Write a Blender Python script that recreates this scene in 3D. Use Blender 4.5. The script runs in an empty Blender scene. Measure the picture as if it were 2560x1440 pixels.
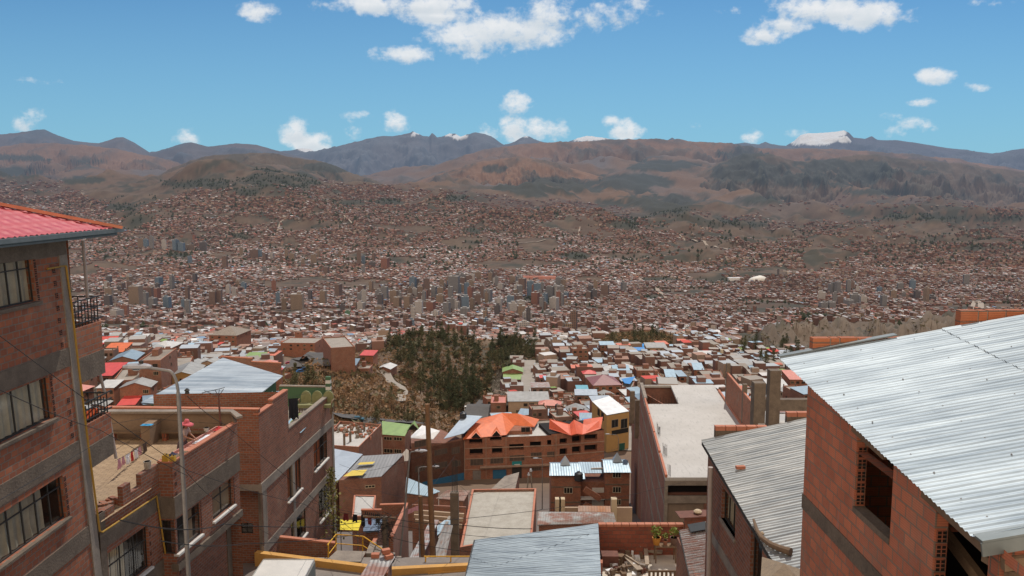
import bpy, math, random
import numpy as np
from mathutils import Vector
R = math.radians
random.seed(7); rng = np.random.default_rng(11)
SC = bpy.context.scene; COL = SC.collection
# ---------------------------------------------------------------- camera
F = 2050.0; TH = R(6.68); CS, SN = math.cos(TH), math.sin(TH)
cam = bpy.data.cameras.new('camera'); camo = bpy.data.objects.new('camera', cam); COL.objects.link(camo)
cam.sensor_width = 36; cam.lens = 36 * F / 2560; cam.clip_start = .2; cam.clip_end = 120000
camo.location = (0, 0, 0); camo.rotation_euler = (R(90) - TH, 0, 0); SC.camera = camo
SC.view_settings.view_transform = 'Standard'; SC.view_settings.look = 'None'; SC.view_settings.exposure = 0
def ray(px, py):
    v = 720 - py
    return np.array((px - 1280.0, F * CS + v * SN, -F * SN + v * CS))
def atY(px, py, Y): d = ray(px, py); return d * (Y / d[1])
def atX(px, py, X): d = ray(px, py); return d * (X / d[0])
def atZ(px, py, Z): d = ray(px, py); return d * (Z / d[2])
def onV(px, py, a, b):
    """point where the ray meets the vertical plane through plan points a, b"""
    d = ray(px, py); n = np.array((b[1] - a[1], a[0] - b[0])); return d * ((n[0] * a[0] + n[1] * a[1]) / (n[0] * d[0] + n[1] * d[1]))
def pix(x, y, z):
    f = y * CS - z * SN; u = y * SN + z * CS
    return 1280 + F * x / f, 720 - F * u / f
# ---------------------------------------------------------------- light and sky
SUN = Vector((0.16, 0.52, 0.84)).normalized()
sl = bpy.data.lights.new('sun', 'SUN'); sl.energy = 3.6; sl.angle = R(.55); sl.color = (1, .95, .87)
so = bpy.data.objects.new('sun', sl); COL.objects.link(so); so.rotation_euler = (-SUN).to_track_quat('-Z', 'Y').to_euler()
W = bpy.data.worlds.new('World'); SC.world = W; W.use_nodes = True
def mknodes(nt):
    nt.nodes.clear()
    def N(t, **kw):
        n = nt.nodes.new(t)
        for k, v in kw.items():
            if k == 'ins':
                for a, b in v.items(): n.inputs[a].default_value = b
            else: setattr(n, k, v)
        return n
    def L(a, b): nt.links.new(a, b)
    def M(op, a, b=None, c=None, clamp=False):
        n = nt.nodes.new('ShaderNodeMath'); n.operation = op; n.use_clamp = clamp
        for i, x in enumerate((a, b, c)):
            if x is None: continue
            if isinstance(x, (int, float)): n.inputs[i].default_value = x
            else: nt.links.new(x, n.inputs[i])
        return n.outputs[0]
    return N, L, M
def mixc(nt, fac, a, b, bt='MIX'):
    n = nt.nodes.new('ShaderNodeMix'); n.data_type = 'RGBA'; n.blend_type = bt; n.clamp_factor = True
    for i, x in ((0, fac), (6, a), (7, b)):
        if isinstance(x, (int, float)): n.inputs[i].default_value = x
        elif isinstance(x, tuple): n.inputs[i].default_value = (*x[:3], 1)
        else: nt.links.new(x, n.inputs[i])
    return n.outputs[2]
nt = W.node_tree; N, L, M = mknodes(nt)
sky = N('ShaderNodeTexSky', sky_type='NISHITA', sun_disc=False, sun_elevation=math.asin(SUN.z), sun_rotation=math.atan2(SUN.x, SUN.y), altitude=3900, air_density=1.25, dust_density=.6, ozone_density=2.0)
tc = N('ShaderNodeTexCoord'); sep = N('ShaderNodeSeparateXYZ'); L(tc.outputs['Generated'], sep.inputs[0])
yy = M('MAXIMUM', sep.outputs[1], .02)
U = M('DIVIDE', sep.outputs[0], yy); V = M('DIVIDE', sep.outputs[2], yy)   # tangent-plane directions, +Y ahead
tint = mixc(nt, 1.0, sky.outputs[0], (.41, .73, .89), 'MULTIPLY')
mh = N('ShaderNodeMapRange', ins={1: 0.0, 2: .30, 3: .85, 4: .0}); L(V, mh.inputs[0])
tint = mixc(nt, M('MULTIPLY', mh.outputs[0], M('GREATER_THAN', sep.outputs[1], 0.0)), tint, (2.5, 5.0, 6.5))
# bright warm area added to the unseen sky behind the viewpoint, filling shaded walls
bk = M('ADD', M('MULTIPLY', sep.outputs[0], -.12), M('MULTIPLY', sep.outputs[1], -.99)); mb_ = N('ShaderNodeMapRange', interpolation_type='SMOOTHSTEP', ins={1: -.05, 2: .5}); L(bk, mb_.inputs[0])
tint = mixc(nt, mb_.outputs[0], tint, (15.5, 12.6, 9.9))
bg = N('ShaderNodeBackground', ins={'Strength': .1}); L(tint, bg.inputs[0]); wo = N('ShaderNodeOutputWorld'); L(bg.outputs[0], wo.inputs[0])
# ---------------------------------------------------------------- materials
MATS = {}
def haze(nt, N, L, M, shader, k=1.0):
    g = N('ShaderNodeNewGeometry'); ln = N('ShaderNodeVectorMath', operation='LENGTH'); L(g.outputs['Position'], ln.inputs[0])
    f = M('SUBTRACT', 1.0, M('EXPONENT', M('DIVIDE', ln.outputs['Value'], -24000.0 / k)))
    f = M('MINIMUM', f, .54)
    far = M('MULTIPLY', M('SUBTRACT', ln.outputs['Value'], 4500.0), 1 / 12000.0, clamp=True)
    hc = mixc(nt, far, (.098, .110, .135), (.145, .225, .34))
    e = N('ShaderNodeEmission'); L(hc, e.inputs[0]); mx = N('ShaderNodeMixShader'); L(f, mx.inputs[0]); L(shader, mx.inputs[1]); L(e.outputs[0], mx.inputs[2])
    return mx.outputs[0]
def mat(name, c1, c2=None, rough=.85, metal=0.0, ns=1.5, nfac=1.0, kind=None, bump=.0, hz=True, stain=None, stainf=.5, attr=False, p=None, spec=.3, fine=0.0, streak=None):
    """kind: brick | corr (ribs across u) | tiles ; p: parameters"""
    if name in MATS: return MATS[name]
    m = bpy.data.materials.new(name); m.use_nodes = True; nt = m.node_tree; N, L, M = mknodes(nt); MATS[name] = m
    out = N('ShaderNodeOutputMaterial'); bs = N('ShaderNodeBsdfPrincipled', ins={'Roughness': rough, 'Metallic': metal}); bs.inputs['Specular IOR Level'].default_value = spec
    g = N('ShaderNodeTexCoord'); uv = N('ShaderNodeUVMap'); c2 = c2 or tuple(x * .72 for x in c1)
    geo = N('ShaderNodeNewGeometry')
    no = N('ShaderNodeTexNoise', ins={'Scale': ns, 'Detail': 7.0, 'Roughness': .65}); L(geo.outputs['Position'], no.inputs['Vector'])
    mrn = N('ShaderNodeMapRange', ins={1: .33, 2: .67}); L(no.outputs[0], mrn.inputs[0])
    nf = M('MULTIPLY', mrn.outputs[0], nfac)
    oi = N('ShaderNodeObjectInfo')
    h = None
    if attr:
        at = N('ShaderNodeVertexColor', layer_name='Col'); col = mixc(nt, M('MULTIPLY', nf, .35), at.outputs[0], mixc(nt, 1.0, at.outputs[0], (.55, .55, .6), 'MULTIPLY'))
    elif kind == 'brick':
        bw, rh, mo = (p or (.3, .2, .016))[:3]; mort = (p or (0,) * 4)[3] if p and len(p) > 3 else (.17, .14, .12)
        bt = N('ShaderNodeTexBrick', ins={'Scale': 1.0, 'Mortar Size': mo, 'Mortar Smooth': .2, 'Bias': 0.0, 'Brick Width': bw, 'Row Height': rh}); bt.offset = .5
        wn = N('ShaderNodeTexNoise', ins={'Scale': 2.2, 'Detail': 3.0}); L(geo.outputs['Position'], wn.inputs['Vector'])
        wv = N('ShaderNodeVectorMath', operation='MULTIPLY_ADD'); L(wn.outputs['Color'], wv.inputs[0]); wv.inputs[1].default_value = (.03, .035, 0); L(uv.outputs[0], wv.inputs[2])
        L(wv.outputs[0], bt.inputs['Vector']); bt.inputs['Color1'].default_value = (*c1, 1); bt.inputs['Color2'].default_value = (*c2, 1); bt.inputs['Mortar'].default_value = (*mort, 1)
        b_ = mixc(nt, M('MULTIPLY', nf, .6), bt.outputs[0], mixc(nt, 1.0, bt.outputs[0], (.60, .56, .54), 'MULTIPLY'))
        lw = N('ShaderNodeTexNoise', ins={'Scale': .45, 'Detail': 6.0, 'Roughness': .7}); L(geo.outputs['Position'], lw.inputs['Vector']); lr = N('ShaderNodeMapRange', ins={1: .52, 2: .72}); L(lw.outputs[0], lr.inputs[0]); col = mixc(nt, M('MULTIPLY', lr.outputs[0], .55), b_, (.30, .21, .155)); h = M('SUBTRACT', 1.0, bt.outputs['Fac'])
        # hollow-brick grooves
        if p and len(p) > 4 and p[4]:
            su = N('ShaderNodeSeparateXYZ'); L(uv.outputs[0], su.inputs[0]); gr = M('SINE', M('MULTIPLY', su.outputs[1], 2 * math.pi / .04)); gr2 = M('GREATER_THAN', gr, .93)
            col = mixc(nt, M('MULTIPLY', gr2, .55), col, (.1, .045, .03)); h = M('SUBTRACT', h, M('MULTIPLY', gr2, .35))
    else: col = mixc(nt, nf, c1, c2)
    if fine:
        nn = N('ShaderNodeTexNoise', ins={'Scale': ns * 14, 'Detail': 5.0, 'Roughness': .7}); L(geo.outputs['Position'], nn.inputs['Vector'])
        col = mixc(nt, M('MULTIPLY', M('SUBTRACT', nn.outputs[0], .35, clamp=True), fine * 2, clamp=True), col, tuple(x * .35 for x in c2))
    if streak:
        mp = N('ShaderNodeMapping'); mp.inputs['Scale'].default_value = streak; L(geo.outputs['Position'], mp.inputs[0]); sk = N('ShaderNodeTexNoise', ins={'Scale': 1.0, 'Detail': 5.0, 'Roughness': .6}); L(mp.outputs[0], sk.inputs['Vector'])
        sr = N('ShaderNodeMapRange', ins={1: .35, 2: .68}); L(sk.outputs[0], sr.inputs[0]); col = mixc(nt, sr.outputs[0], mixc(nt, 1.0, col, (.62, .66, .70), 'MULTIPLY'), mixc(nt, 1.0, col, (1.3, 1.28, 1.25), 'MULTIPLY'))
        fl = N('ShaderNodeSeparateXYZ'); L(geo.outputs['Position'], fl.inputs[0]); cb = N('ShaderNodeCombineXYZ'); L(M('FLOOR', M('DIVIDE', fl.outputs[1], .84)), cb.inputs[0]); L(M('FLOOR', M('DIVIDE', fl.outputs[0], 3.7)), cb.inputs[1]); wn = N('ShaderNodeTexWhiteNoise'); wn.noise_dimensions = '3D'; L(cb.outputs[0], wn.inputs[0]); col = mixc(nt, M('MULTIPLY', wn.outputs[0], .3), col, mixc(nt, 1.0, col, (.7, .72, .75), 'MULTIPLY'))
    if kind == 'corr':
        pitch = (p or (.18,))[0]; su = N('ShaderNodeSeparateXYZ'); L(uv.outputs[0], su.inputs[0])
        ax = su.outputs[0] if not (p and len(p) > 1) else su.outputs[p[1]]
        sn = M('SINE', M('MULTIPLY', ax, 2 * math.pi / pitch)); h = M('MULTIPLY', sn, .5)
        # sheets differ a little in tone
        fl = M('FLOOR', M('DIVIDE', ax, .9)); oth = su.outputs[1] if ax == su.outputs[0] else su.outputs[0]; fl2 = M('FLOOR', M('DIVIDE', oth, 2.4))
        cb = N('ShaderNodeCombineXYZ'); L(fl, cb.inputs[0]); L(fl2, cb.inputs[1]); wn = N('ShaderNodeTexWhiteNoise'); wn.noise_dimensions = '3D'; L(cb.outputs[0], wn.inputs[0])
        col = mixc(nt, M('MULTIPLY', wn.outputs[0], .35), col, mixc(nt, 1.0, col, (.62, .62, .64), 'MULTIPLY'))
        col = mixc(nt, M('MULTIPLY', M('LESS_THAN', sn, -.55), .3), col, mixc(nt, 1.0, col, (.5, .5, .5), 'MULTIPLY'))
    if stain:
        mp = N('ShaderNodeMapping'); mp.inputs['Scale'].default_value = (p[2] if (p and len(p) > 2 and kind == 'corr') else (3.0, .6, 1)); L(uv.outputs[0], mp.inputs[0])
        sn2 = N('ShaderNodeTexNoise', ins={'Scale': 1.0, 'Detail': 6.0, 'Roughness': .68}); L(mp.outputs[0], sn2.inputs['Vector'])
        mr2 = N('ShaderNodeMapRange', ins={1: .62 - .25 * stainf, 2: .72 - .2 * stainf}); L(sn2.outputs[0], mr2.inputs[0])
        sf = M('MULTIPLY', mr2.outputs[0], .85); col = mixc(nt, sf, col, stain)
        if metal: L(M('MULTIPLY', M('SUBTRACT', 1.0, sf), metal), bs.inputs['Metallic'])
    L(col, bs.inputs['Base Color'])
    if kind == 'corr' and metal:
        L(M('ADD', M('MULTIPLY', no.outputs[0], .25), rough - .1), bs.inputs['Roughness'])
    hb = None
    if h is not None:
        hb = N('ShaderNodeBump', ins={'Strength': .8, 'Distance': (.03 if kind == 'corr' else .02)}); L(h, hb.inputs['Height'])
    if bump:
        b2 = N('ShaderNodeBump', ins={'Strength': bump, 'Distance': .05}); nb = N('ShaderNodeTexNoise', ins={'Scale': ns * 8, 'Detail': 5.0}); L(geo.outputs['Position'], nb.inputs['Vector']); L(nb.outputs[0], b2.inputs['Height'])
        if hb: L(hb.outputs[0], b2.inputs['Normal'])
        hb = b2
    if hb: L(hb.outputs[0], bs.inputs['Normal'])
    sh = bs.outputs[0]
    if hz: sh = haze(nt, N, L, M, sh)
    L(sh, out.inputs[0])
    m.cycles.emission_sampling = 'NONE'
    return m
# ---------------------------------------------------------------- mesh builder
class MB:
    def __init__(s): s.v = []; s.f = []; s.mi = []
    def poly(s, pts, m=0):
        i = len(s.v); s.v += [tuple(map(float, p)) for p in pts]; s.f.append(tuple(range(i, i + len(pts)))); s.mi.append(m); return s
    def hexa(s, a, m=0, skip=()):
        """a: 4 bottom corners (ccw from above) + 4 top corners"""
        i = len(s.v); s.v += [tuple(map(float, p)) for p in a]
        for k, f in enumerate(((3, 2, 1, 0), (4, 5, 6, 7), (0, 1, 5, 4), (1, 2, 6, 5), (2, 3, 7, 6), (3, 0, 4, 7))):
            if k in skip: continue
            s.f.append(tuple(i + j for j in f)); s.mi.append(m[k] if isinstance(m, (tuple, list)) else m)
        return s
    def box(s, lo, hi, m=0):
        (a, b, c), (d, e, f) = lo, hi
        return s.hexa([(a, b, c), (d, b, c), (d, e, c), (a, e, c), (a, b, f), (d, b, f), (d, e, f), (a, e, f)], m)
    def obox(s, c, size, rz=0.0, m=0, rx=0.0):
        """box centred in plan at c, base at c.z"""
        w, d, h = size; ca, sa = math.cos(rz), math.sin(rz); P = []
        for z in (0, h):
            for (x, y) in ((-w / 2, -d / 2), (w / 2, -d / 2), (w / 2, d / 2), (-w / 2, d / 2)):
                P.append((c[0] + x * ca - y * sa, c[1] + x * sa + y * ca, c[2] + z))
        return s.hexa(P, m)
    def tube(s, pts, r, n=8, m=0, cap=True):
        pts = [Vector(p) for p in pts]; rs = r if isinstance(r, (list, tuple)) else [r] * len(pts); base = len(s.v); up = Vector((0, 0, 1))
        for k, p in enumerate(pts):
            t = (pts[min(k + 1, len(pts) - 1)] - pts[max(k - 1, 0)]).normalized()
            a = t.cross(up); a = a if a.length > .05 else t.cross(Vector((0, 1, 0))); a.normalize(); b = a.cross(t)
            for j in range(n):
                w = 2 * math.pi * j / n; q = p + (a * math.cos(w) + b * math.sin(w)) * rs[k]; s.v.append(tuple(q))
        for k in range(len(pts) - 1):
            for j in range(n):
                a0 = base + k * n + j; a1 = base + k * n + (j + 1) % n; s.f.append((a0, a1, a1 + n, a0 + n)); s.mi.append(m)
        if cap:
            s.f.append(tuple(base + j for j in range(n))); s.mi.append(m); e = base + (len(pts) - 1) * n; s.f.append(tuple(e + n - 1 - j for j in range(n))); s.mi.append(m)
        return s
    def lathe(s, c, prof, n=14, m=0):
        return s.tube([(c[0], c[1], c[2] + z) for (r, z) in prof], [max(r, .001) for (r, z) in prof], n, m)
    def bar(s, a, b, w, h=None, m=0):
        """square bar from a to b"""
        a = Vector(a); b = Vector(b); h = h or w; t = (b - a).normalized(); up = Vector((0, 0, 1)); x = t.cross(up)
        x = x.normalized() if x.length > .05 else Vector((1, 0, 0)); y = x.cross(t).normalized(); P = []
        for p in (a, b):
            P += [p - x * w / 2 - y * h / 2, p + x * w / 2 - y * h / 2, p + x * w / 2 + y * h / 2, p - x * w / 2 + y * h / 2]
        return s.hexa(P, m)
    def sheet(s, A, B, C, D, n, amp, m=0, th=None):
        """corrugated sheet, A-B one eave, D-C the other; ribs run A->D, n ribs across A->B"""
        A, B, C, D = map(Vector, (A, B, C, D)); nm = (B - A).cross(D - A).normalized(); nm = nm if nm.z > 0 else -nm; base = len(s.v); K = n * 6; ny = 6
        for j in range(ny + 1):
            for i in range(K + 1):
                t = i / K; ph = (i % 6) / 6 * 2 * math.pi; p = A.lerp(B, t).lerp(D.lerp(C, t), j / ny)
                wob = .012 * math.sin(i * .37 + j * 1.9) + .01 * math.sin(i * .083 + j)
                s.v.append(tuple(p + nm * (amp * math.cos(ph) + wob * (1 if amp > .015 else .5))))
        for j in range(ny):
            for i in range(K):
                a = base + j * (K + 1) + i; s.f.append((a, a + 1, a + K + 2, a + K + 1)); s.mi.append(m)
        return s
    def build(s, name, mats, parent=None, smooth=False, base=None):
        mats = mats if isinstance(mats, (list, tuple)) else [mats]
        me = bpy.data.meshes.new(name); V_ = np.array(s.v, dtype=float)
        o = bpy.data.objects.new(name, me)
        if parent is not None: off = Vector(parent['_w']) if '_w' in parent else parent.location.copy(); o.parent = parent
        elif base is not None: off = Vector(base); o.location = off
        else: off = Vector((V_[:, 0].mean(), V_[:, 1].mean(), V_[:, 2].min())); o.location = off
        WL[o.name] = tuple(off)
        me.from_pydata((V_ - np.array(off)).tolist(), [], s.f)
        for m in mats: me.materials.append(m)
        me.polygons.foreach_set('material_index', s.mi)
        uvl = me.uv_layers.new(name='UVMap'); n = len(me.loops); nor = np.zeros(len(me.polygons) * 3); me.polygons.foreach_get('normal', nor); nor = nor.reshape(-1, 3)
        ls = np.zeros(len(me.polygons), dtype=np.int32); me.polygons.foreach_get('loop_total', ls); lv = np.zeros(n, dtype=np.int32); me.loops.foreach_get('vertex_index', lv)
        nn = np.repeat(nor, ls, axis=0); T = np.stack([-nn[:, 1], nn[:, 0], np.zeros(n)], 1); tl = np.linalg.norm(T, axis=1, keepdims=True); flat = tl[:, 0] < .12
        T = np.where(flat[:, None], np.array([[1.0, 0, 0]]), T / np.maximum(tl, 1e-6)); B = np.cross(nn, T); P = V_[lv]
        uv = np.stack([(P * T).sum(1), (P * B).sum(1)], 1); uvl.data.foreach_set('uv', uv.astype(np.float32).ravel())
        if smooth: me.polygons.foreach_set('use_smooth', [True] * len(me.polygons))
        me.update(); COL.objects.link(o); return o
WL = {}
def bld(mb, name, mats, parent=None, **k):
    """build under a parent whose own world offset is known"""
    if parent is None: return mb.build(name, mats, None, **k)
    off = WL[parent.name]
    tmp = bpy.data.objects.new('tmp', None); tmp['_w'] = off
    o = mb.build(name, mats, tmp, **k); o.parent = parent; bpy.data.objects.remove(tmp); WL[o.name] = off; return o
def tag(o, label=None, cat=None, group=None, kind=None):
    for k, v in (('label', label), ('category', cat), ('group', group), ('kind', kind)):
        if v: o[k] = v
    return o
def thing(name, loc, label, cat, group=None):
    o = bpy.data.objects.new(name, None); o.location = tuple(map(float, loc)); o.empty_display_size = .3; COL.objects.link(o); WL[o.name] = tuple(o.location); return tag(o, label, cat, group)
# ---------------------------------------------------------------- numpy noise
_p = np.random.default_rng(3).permutation(256); _p = np.concatenate([_p, _p]); _g = np.random.default_rng(5).random(256)
def vn(x, y):
    xi = np.floor(x).astype(int); yi = np.floor(y).astype(int); fx = x - xi; fy = y - yi; fx = fx * fx * (3 - 2 * fx); fy = fy * fy * (3 - 2 * fy)
    h = lambda a, b: _g[_p[(_p[a & 255] + b) & 255]]
    return (h(xi, yi) * (1 - fx) + h(xi + 1, yi) * fx) * (1 - fy) + (h(xi, yi + 1) * (1 - fx) + h(xi + 1, yi + 1) * fx) * fy
def fbm(x, y, o=5, g=.5, l=2.03):
    s = 0; a = 1; t = 0
    for i in range(o): s = s + a * vn(x + i * 17.3, y + i * 9.1); t += a; a *= g; x = x * l; y = y * l
    return s / t
def ridged(x, y, o=5, g=.52):
    s = 0; a = 1; t = 0; w = 1
    for i in range(o):
        n = 1 - np.abs(2 * vn(x + i * 11.7, y + i * 5.3) - 1); n = n * n; s = s + a * n * w; t += a; w = np.clip(n * 1.6, 0, 1); a *= g; x = x * 2.07; y = y * 2.07
    return s / t
# ---------------------------------------------------------------- terrain
def tdep(py): return math.tan(math.atan((py - 720) / F) + TH)
def Z(Y, py): return -Y * tdep(py)
NEAR = [(4, -5.0), (12, -11.5), (22, -17.5), (29, -19.2), (41.6, -19.25), (43.5, -21.5), (52, -26), (60, -30.0), (75, -37.0), (100, -43.0), (150, -61.0), (205, -75.0)]
def colm(mid, far): return NEAR + [(a, b) for a, b in mid] + [(a, Z(a, b)) for a, b in far]
CITY = [(1450, 822), (1800, 808), (2200, 792), (2950, 750), (3750, 700), (4300, 652), (4800, 605)]
TAB = {
 -700: colm([(260, -72), (330, -72), (430, -82), (600, -110), (1000, -200)], CITY + [(5400, 555), (6300, 510), (7600, 470), (9000, 430), (10500, 385), (12000, 372), (13500, 372)]),
 0: colm([(260, -70), (330, -70), (430, -82), (600, -110), (1000, -200)], CITY + [(5400, 560), (6300, 515), (7600, 478), (8600, 440), (9600, 405), (11000, 372), (12500, 368), (13500, 372)]),
 220: colm([(260, -66), (330, -69), (430, -82), (600, -112), (1000, -200)], CITY + [(5400, 555), (6300, 512), (7400, 480), (8200, 448), (9300, 410), (10600, 366), (12000, 366), (13500, 372)]),
 380: colm([(260, -66), (330, -69), (430, -83), (600, -112), (1000, -200)], CITY + [(5300, 545), (5900, 490), (6500, 455), (7100, 470), (8600, 455), (9600, 420), (10800, 388), (12000, 385), (13500, 390)]),
 550: colm([(260, -70), (330, -76), (430, -88), (600, -118), (1000, -200)], CITY + [(5300, 535), (5900, 470), (6600, 420), (7200, 425), (8300, 412), (9300, 388), (10200, 395), (12000, 405), (13500, 400)]),
 700: colm([(240, -73), (290, -72), (340, -78), (390, -86), (450, -99), (600, -120), (1000, -200)], CITY + [(5300, 535), (5900, 478), (6600, 418), (7200, 428), (8300, 412), (9200, 386), (10200, 400), (12000, 410), (13500, 410)]),
 850: colm([(230, -76), (270, -81), (310, -78), (360, -73), (400, -84), (450, -97), (600, -122), (1000, -200)], CITY + [(5300, 548), (5900, 500), (6600, 458), (7200, 470), (8300, 440), (9000, 412), (10200, 425), (12000, 410), (13500, 400)]),
 960: colm([(230, -77), (280, -84), (320, -86), (370, -86), (430, -99), (500, -103), (600, -109), (700, -135), (1000, -200)], CITY + [(5300, 555), (5900, 515), (6600, 478), (7200, 485), (8300, 482), (9000, 478), (10200, 450), (12000, 410), (13500, 400)]),
 1100: colm([(230, -78), (280, -88), (330, -97), (400, -108), (470, -110), (540, -104), (600, -103), (680, -125), (1000, -200)], CITY + [(5300, 562), (5900, 522), (6500, 488), (7200, 505), (8000, 490), (9200, 440), (10800, 390), (12000, 365), (13500, 372)]),
 1200: colm([(230, -77), (280, -83), (340, -93), (410, -105), (480, -110), (560, -107), (620, -111), (700, -130), (1000, -200)], CITY + [(5300, 566), (5900, 528), (6400, 495), (7200, 512), (8000, 485), (9200, 430), (10800, 385), (12000, 356), (13500, 365)]),
 1340: colm([(240, -78), (290, -84), (360, -93), (420, -98), (480, -101), (560, -106), (640, -121), (1000, -200)], CITY + [(5300, 570), (5800, 540), (6300, 510), (7200, 525), (8000, 500), (9200, 445), (10800, 390), (12000, 352), (13500, 358)]),
 1600: colm([(240, -78), (290, -85), (360, -92), (480, -100), (560, -104), (620, -105), (690, -120), (1000, -200)], CITY[:-1] + [(4700, 618), (5300, 580), (5800, 555), (6300, 562), (7200, 540), (8200, 505), (9400, 448), (10800, 390), (12000, 350), (13500, 356)]),
 1850: colm([(240, -78), (290, -86), (360, -93), (480, -102), (560, -109), (640, -119), (760, -150), (1000, -192)], [(1250, 845), (1500, 830), (1800, 815), (2200, 790), (2950, 745), (3600, 700), (4100, 665), (4600, 625), (5100, 600), (5600, 592), (6300, 575), (7200, 545), (8200, 505), (9400, 450), (10800, 400), (12000, 362), (13500, 366)]),
 2150: colm([(240, -78), (290, -86), (360, -93), (480, -104), (560, -114), (640, -125), (760, -145)], [(900, 868), (1050, 850), (1250, 838), (1450, 805), (1700, 800), (2050, 790), (2600, 765), (3300, 718), (4000, 672), (4600, 635), (5300, 600), (6300, 568), (7200, 540), (8200, 505), (9200, 450), (10400, 385), (12000, 372), (13500, 376)]),
 2450: colm([(240, -78), (290, -86), (360, -93), (480, -104), (560, -114), (640, -125), (760, -145)], [(900, 858), (1050, 838), (1250, 818), (1450, 800), (1700, 795), (2050, 785), (2600, 762), (3300, 712), (4000, 662), (4600, 630), (5300, 600), (6300, 560), (7200, 530), (8200, 495), (9200, 460), (10600, 412), (12000, 408), (13500, 420)]),
 3300: colm([(240, -78), (290, -86), (360, -93), (480, -104), (560, -114), (640, -125), (760, -145)], [(900, 858), (1050, 838), (1250, 818), (1450, 800), (1700, 795), (2050, 785), (2600, 762), (3300, 712), (4000, 662), (4600, 630), (5300, 600), (6300, 560), (7200, 525), (8200, 488), (9200, 460), (10600, 435), (12000, 430), (13500, 430)]),
}
LY0, LY1, NLY = math.log(3.0), math.log(13500.0), 700
_ly = np.linspace(LY0, LY1, NLY); _px = np.linspace(-1100, 3660, 476)
_cols = sorted(TAB); _T = np.stack([np.interp(_ly, [math.log(a) for a, b in TAB[c]], [b for a, b in TAB[c]]) for c in _cols], 1)
_GR = np.stack([np.interp(_px, _cols, _T[i]) for i in range(NLY)], 0)
def _blur(a, k, ax):
    w = np.exp(-np.linspace(-2, 2, 2 * k + 1) ** 2 / 1.0); w /= w.sum(); pad = [(0, 0), (0, 0)]; pad[ax] = (k, k); b = np.pad(a, pad, mode='edge'); n0 = a.shape[ax]
    return sum(w[i] * np.take(b, range(i, i + n0), axis=ax) for i in range(2 * k + 1))
_GR = _blur(_blur(_GR, 4, 0), 9, 1)
def ground(x, y, detail=True):
    x = np.asarray(x, float); y = np.maximum(np.asarray(y, float), 3.2); c = 1280 + F * x / y
    a = (np.log(y) - LY0) / (LY1 - LY0) * (NLY - 1); b = (c + 1100) / 4760 * 475
    a = np.clip(a, 0, NLY - 1.001); b = np.clip(b, 0, 474.999); ai = a.astype(int); bi = b.astype(int); fa = a - ai; fb = b - bi
    z = (_GR[ai, bi] * (1 - fb) + _GR[ai, bi + 1] * fb) * (1 - fa) + (_GR[ai + 1, bi] * (1 - fb) + _GR[ai + 1, bi + 1] * fb) * fa
    if detail:
        # wooded gully, badlands, valley hills, mountains
        rav = np.clip((y - 270) / 60, 0, 1) * np.clip((720 - y) / 80, 0, 1) * np.clip((c - 700) / 60, 0, 1) * np.clip((1330 - c) / 60, 0, 1)
        z = z + rav * ((ridged(x / 70, y / 70, 4) - .45) * 15)
        bad = np.clip((y - 700) / 120, 0, 1) * np.clip((1450 - y) / 150, 0, 1) * np.clip((c - 1780) / 150, 0, 1)
        z = z + bad * ((ridged(x / 110, y / 110, 7, .66) - .4) * 75)
        v = np.clip((y - 1300) / 800, 0, 1); z = z + v * (fbm(x / 420, y / 420, 4) - .5) * 55 * np.clip(y / 3500, .3, 2)
        hill = np.clip((y - 4300) / 1200, 0, 1); z = z + hill * (ridged(x / 900 + 3, y / 900 + 1, 6) - .42) * 170
        rt = np.clip((y - 3500) / 800, 0, 1) * np.clip((c - 1500) / 200, 0, 1) * np.clip((8000 - y) / 900, 0, 1); z = z + rt * (ridged(x / 500, y / 430, 5) - .4) * 110
        mt = np.clip((y - 7600) / 1800, 0, 1); z = z - np.clip((y - 8300) / 1500, 0, 1) * 260; cr = 1 - .85 * np.clip((y - 8800) / 2000, 0, 1); wx = x + 500 * (fbm(x / 1500, y / 1500, 3) - .5); z = z + mt * cr * ((ridged(wx / 1250 + 1.3, y / 3000 + 2.2, 6, .56) - .55) * 470 + (ridged(wx / 380 + 5.3, y / 700 + 1.2, 5, .6) - .45) * 105)
    return z
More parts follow.
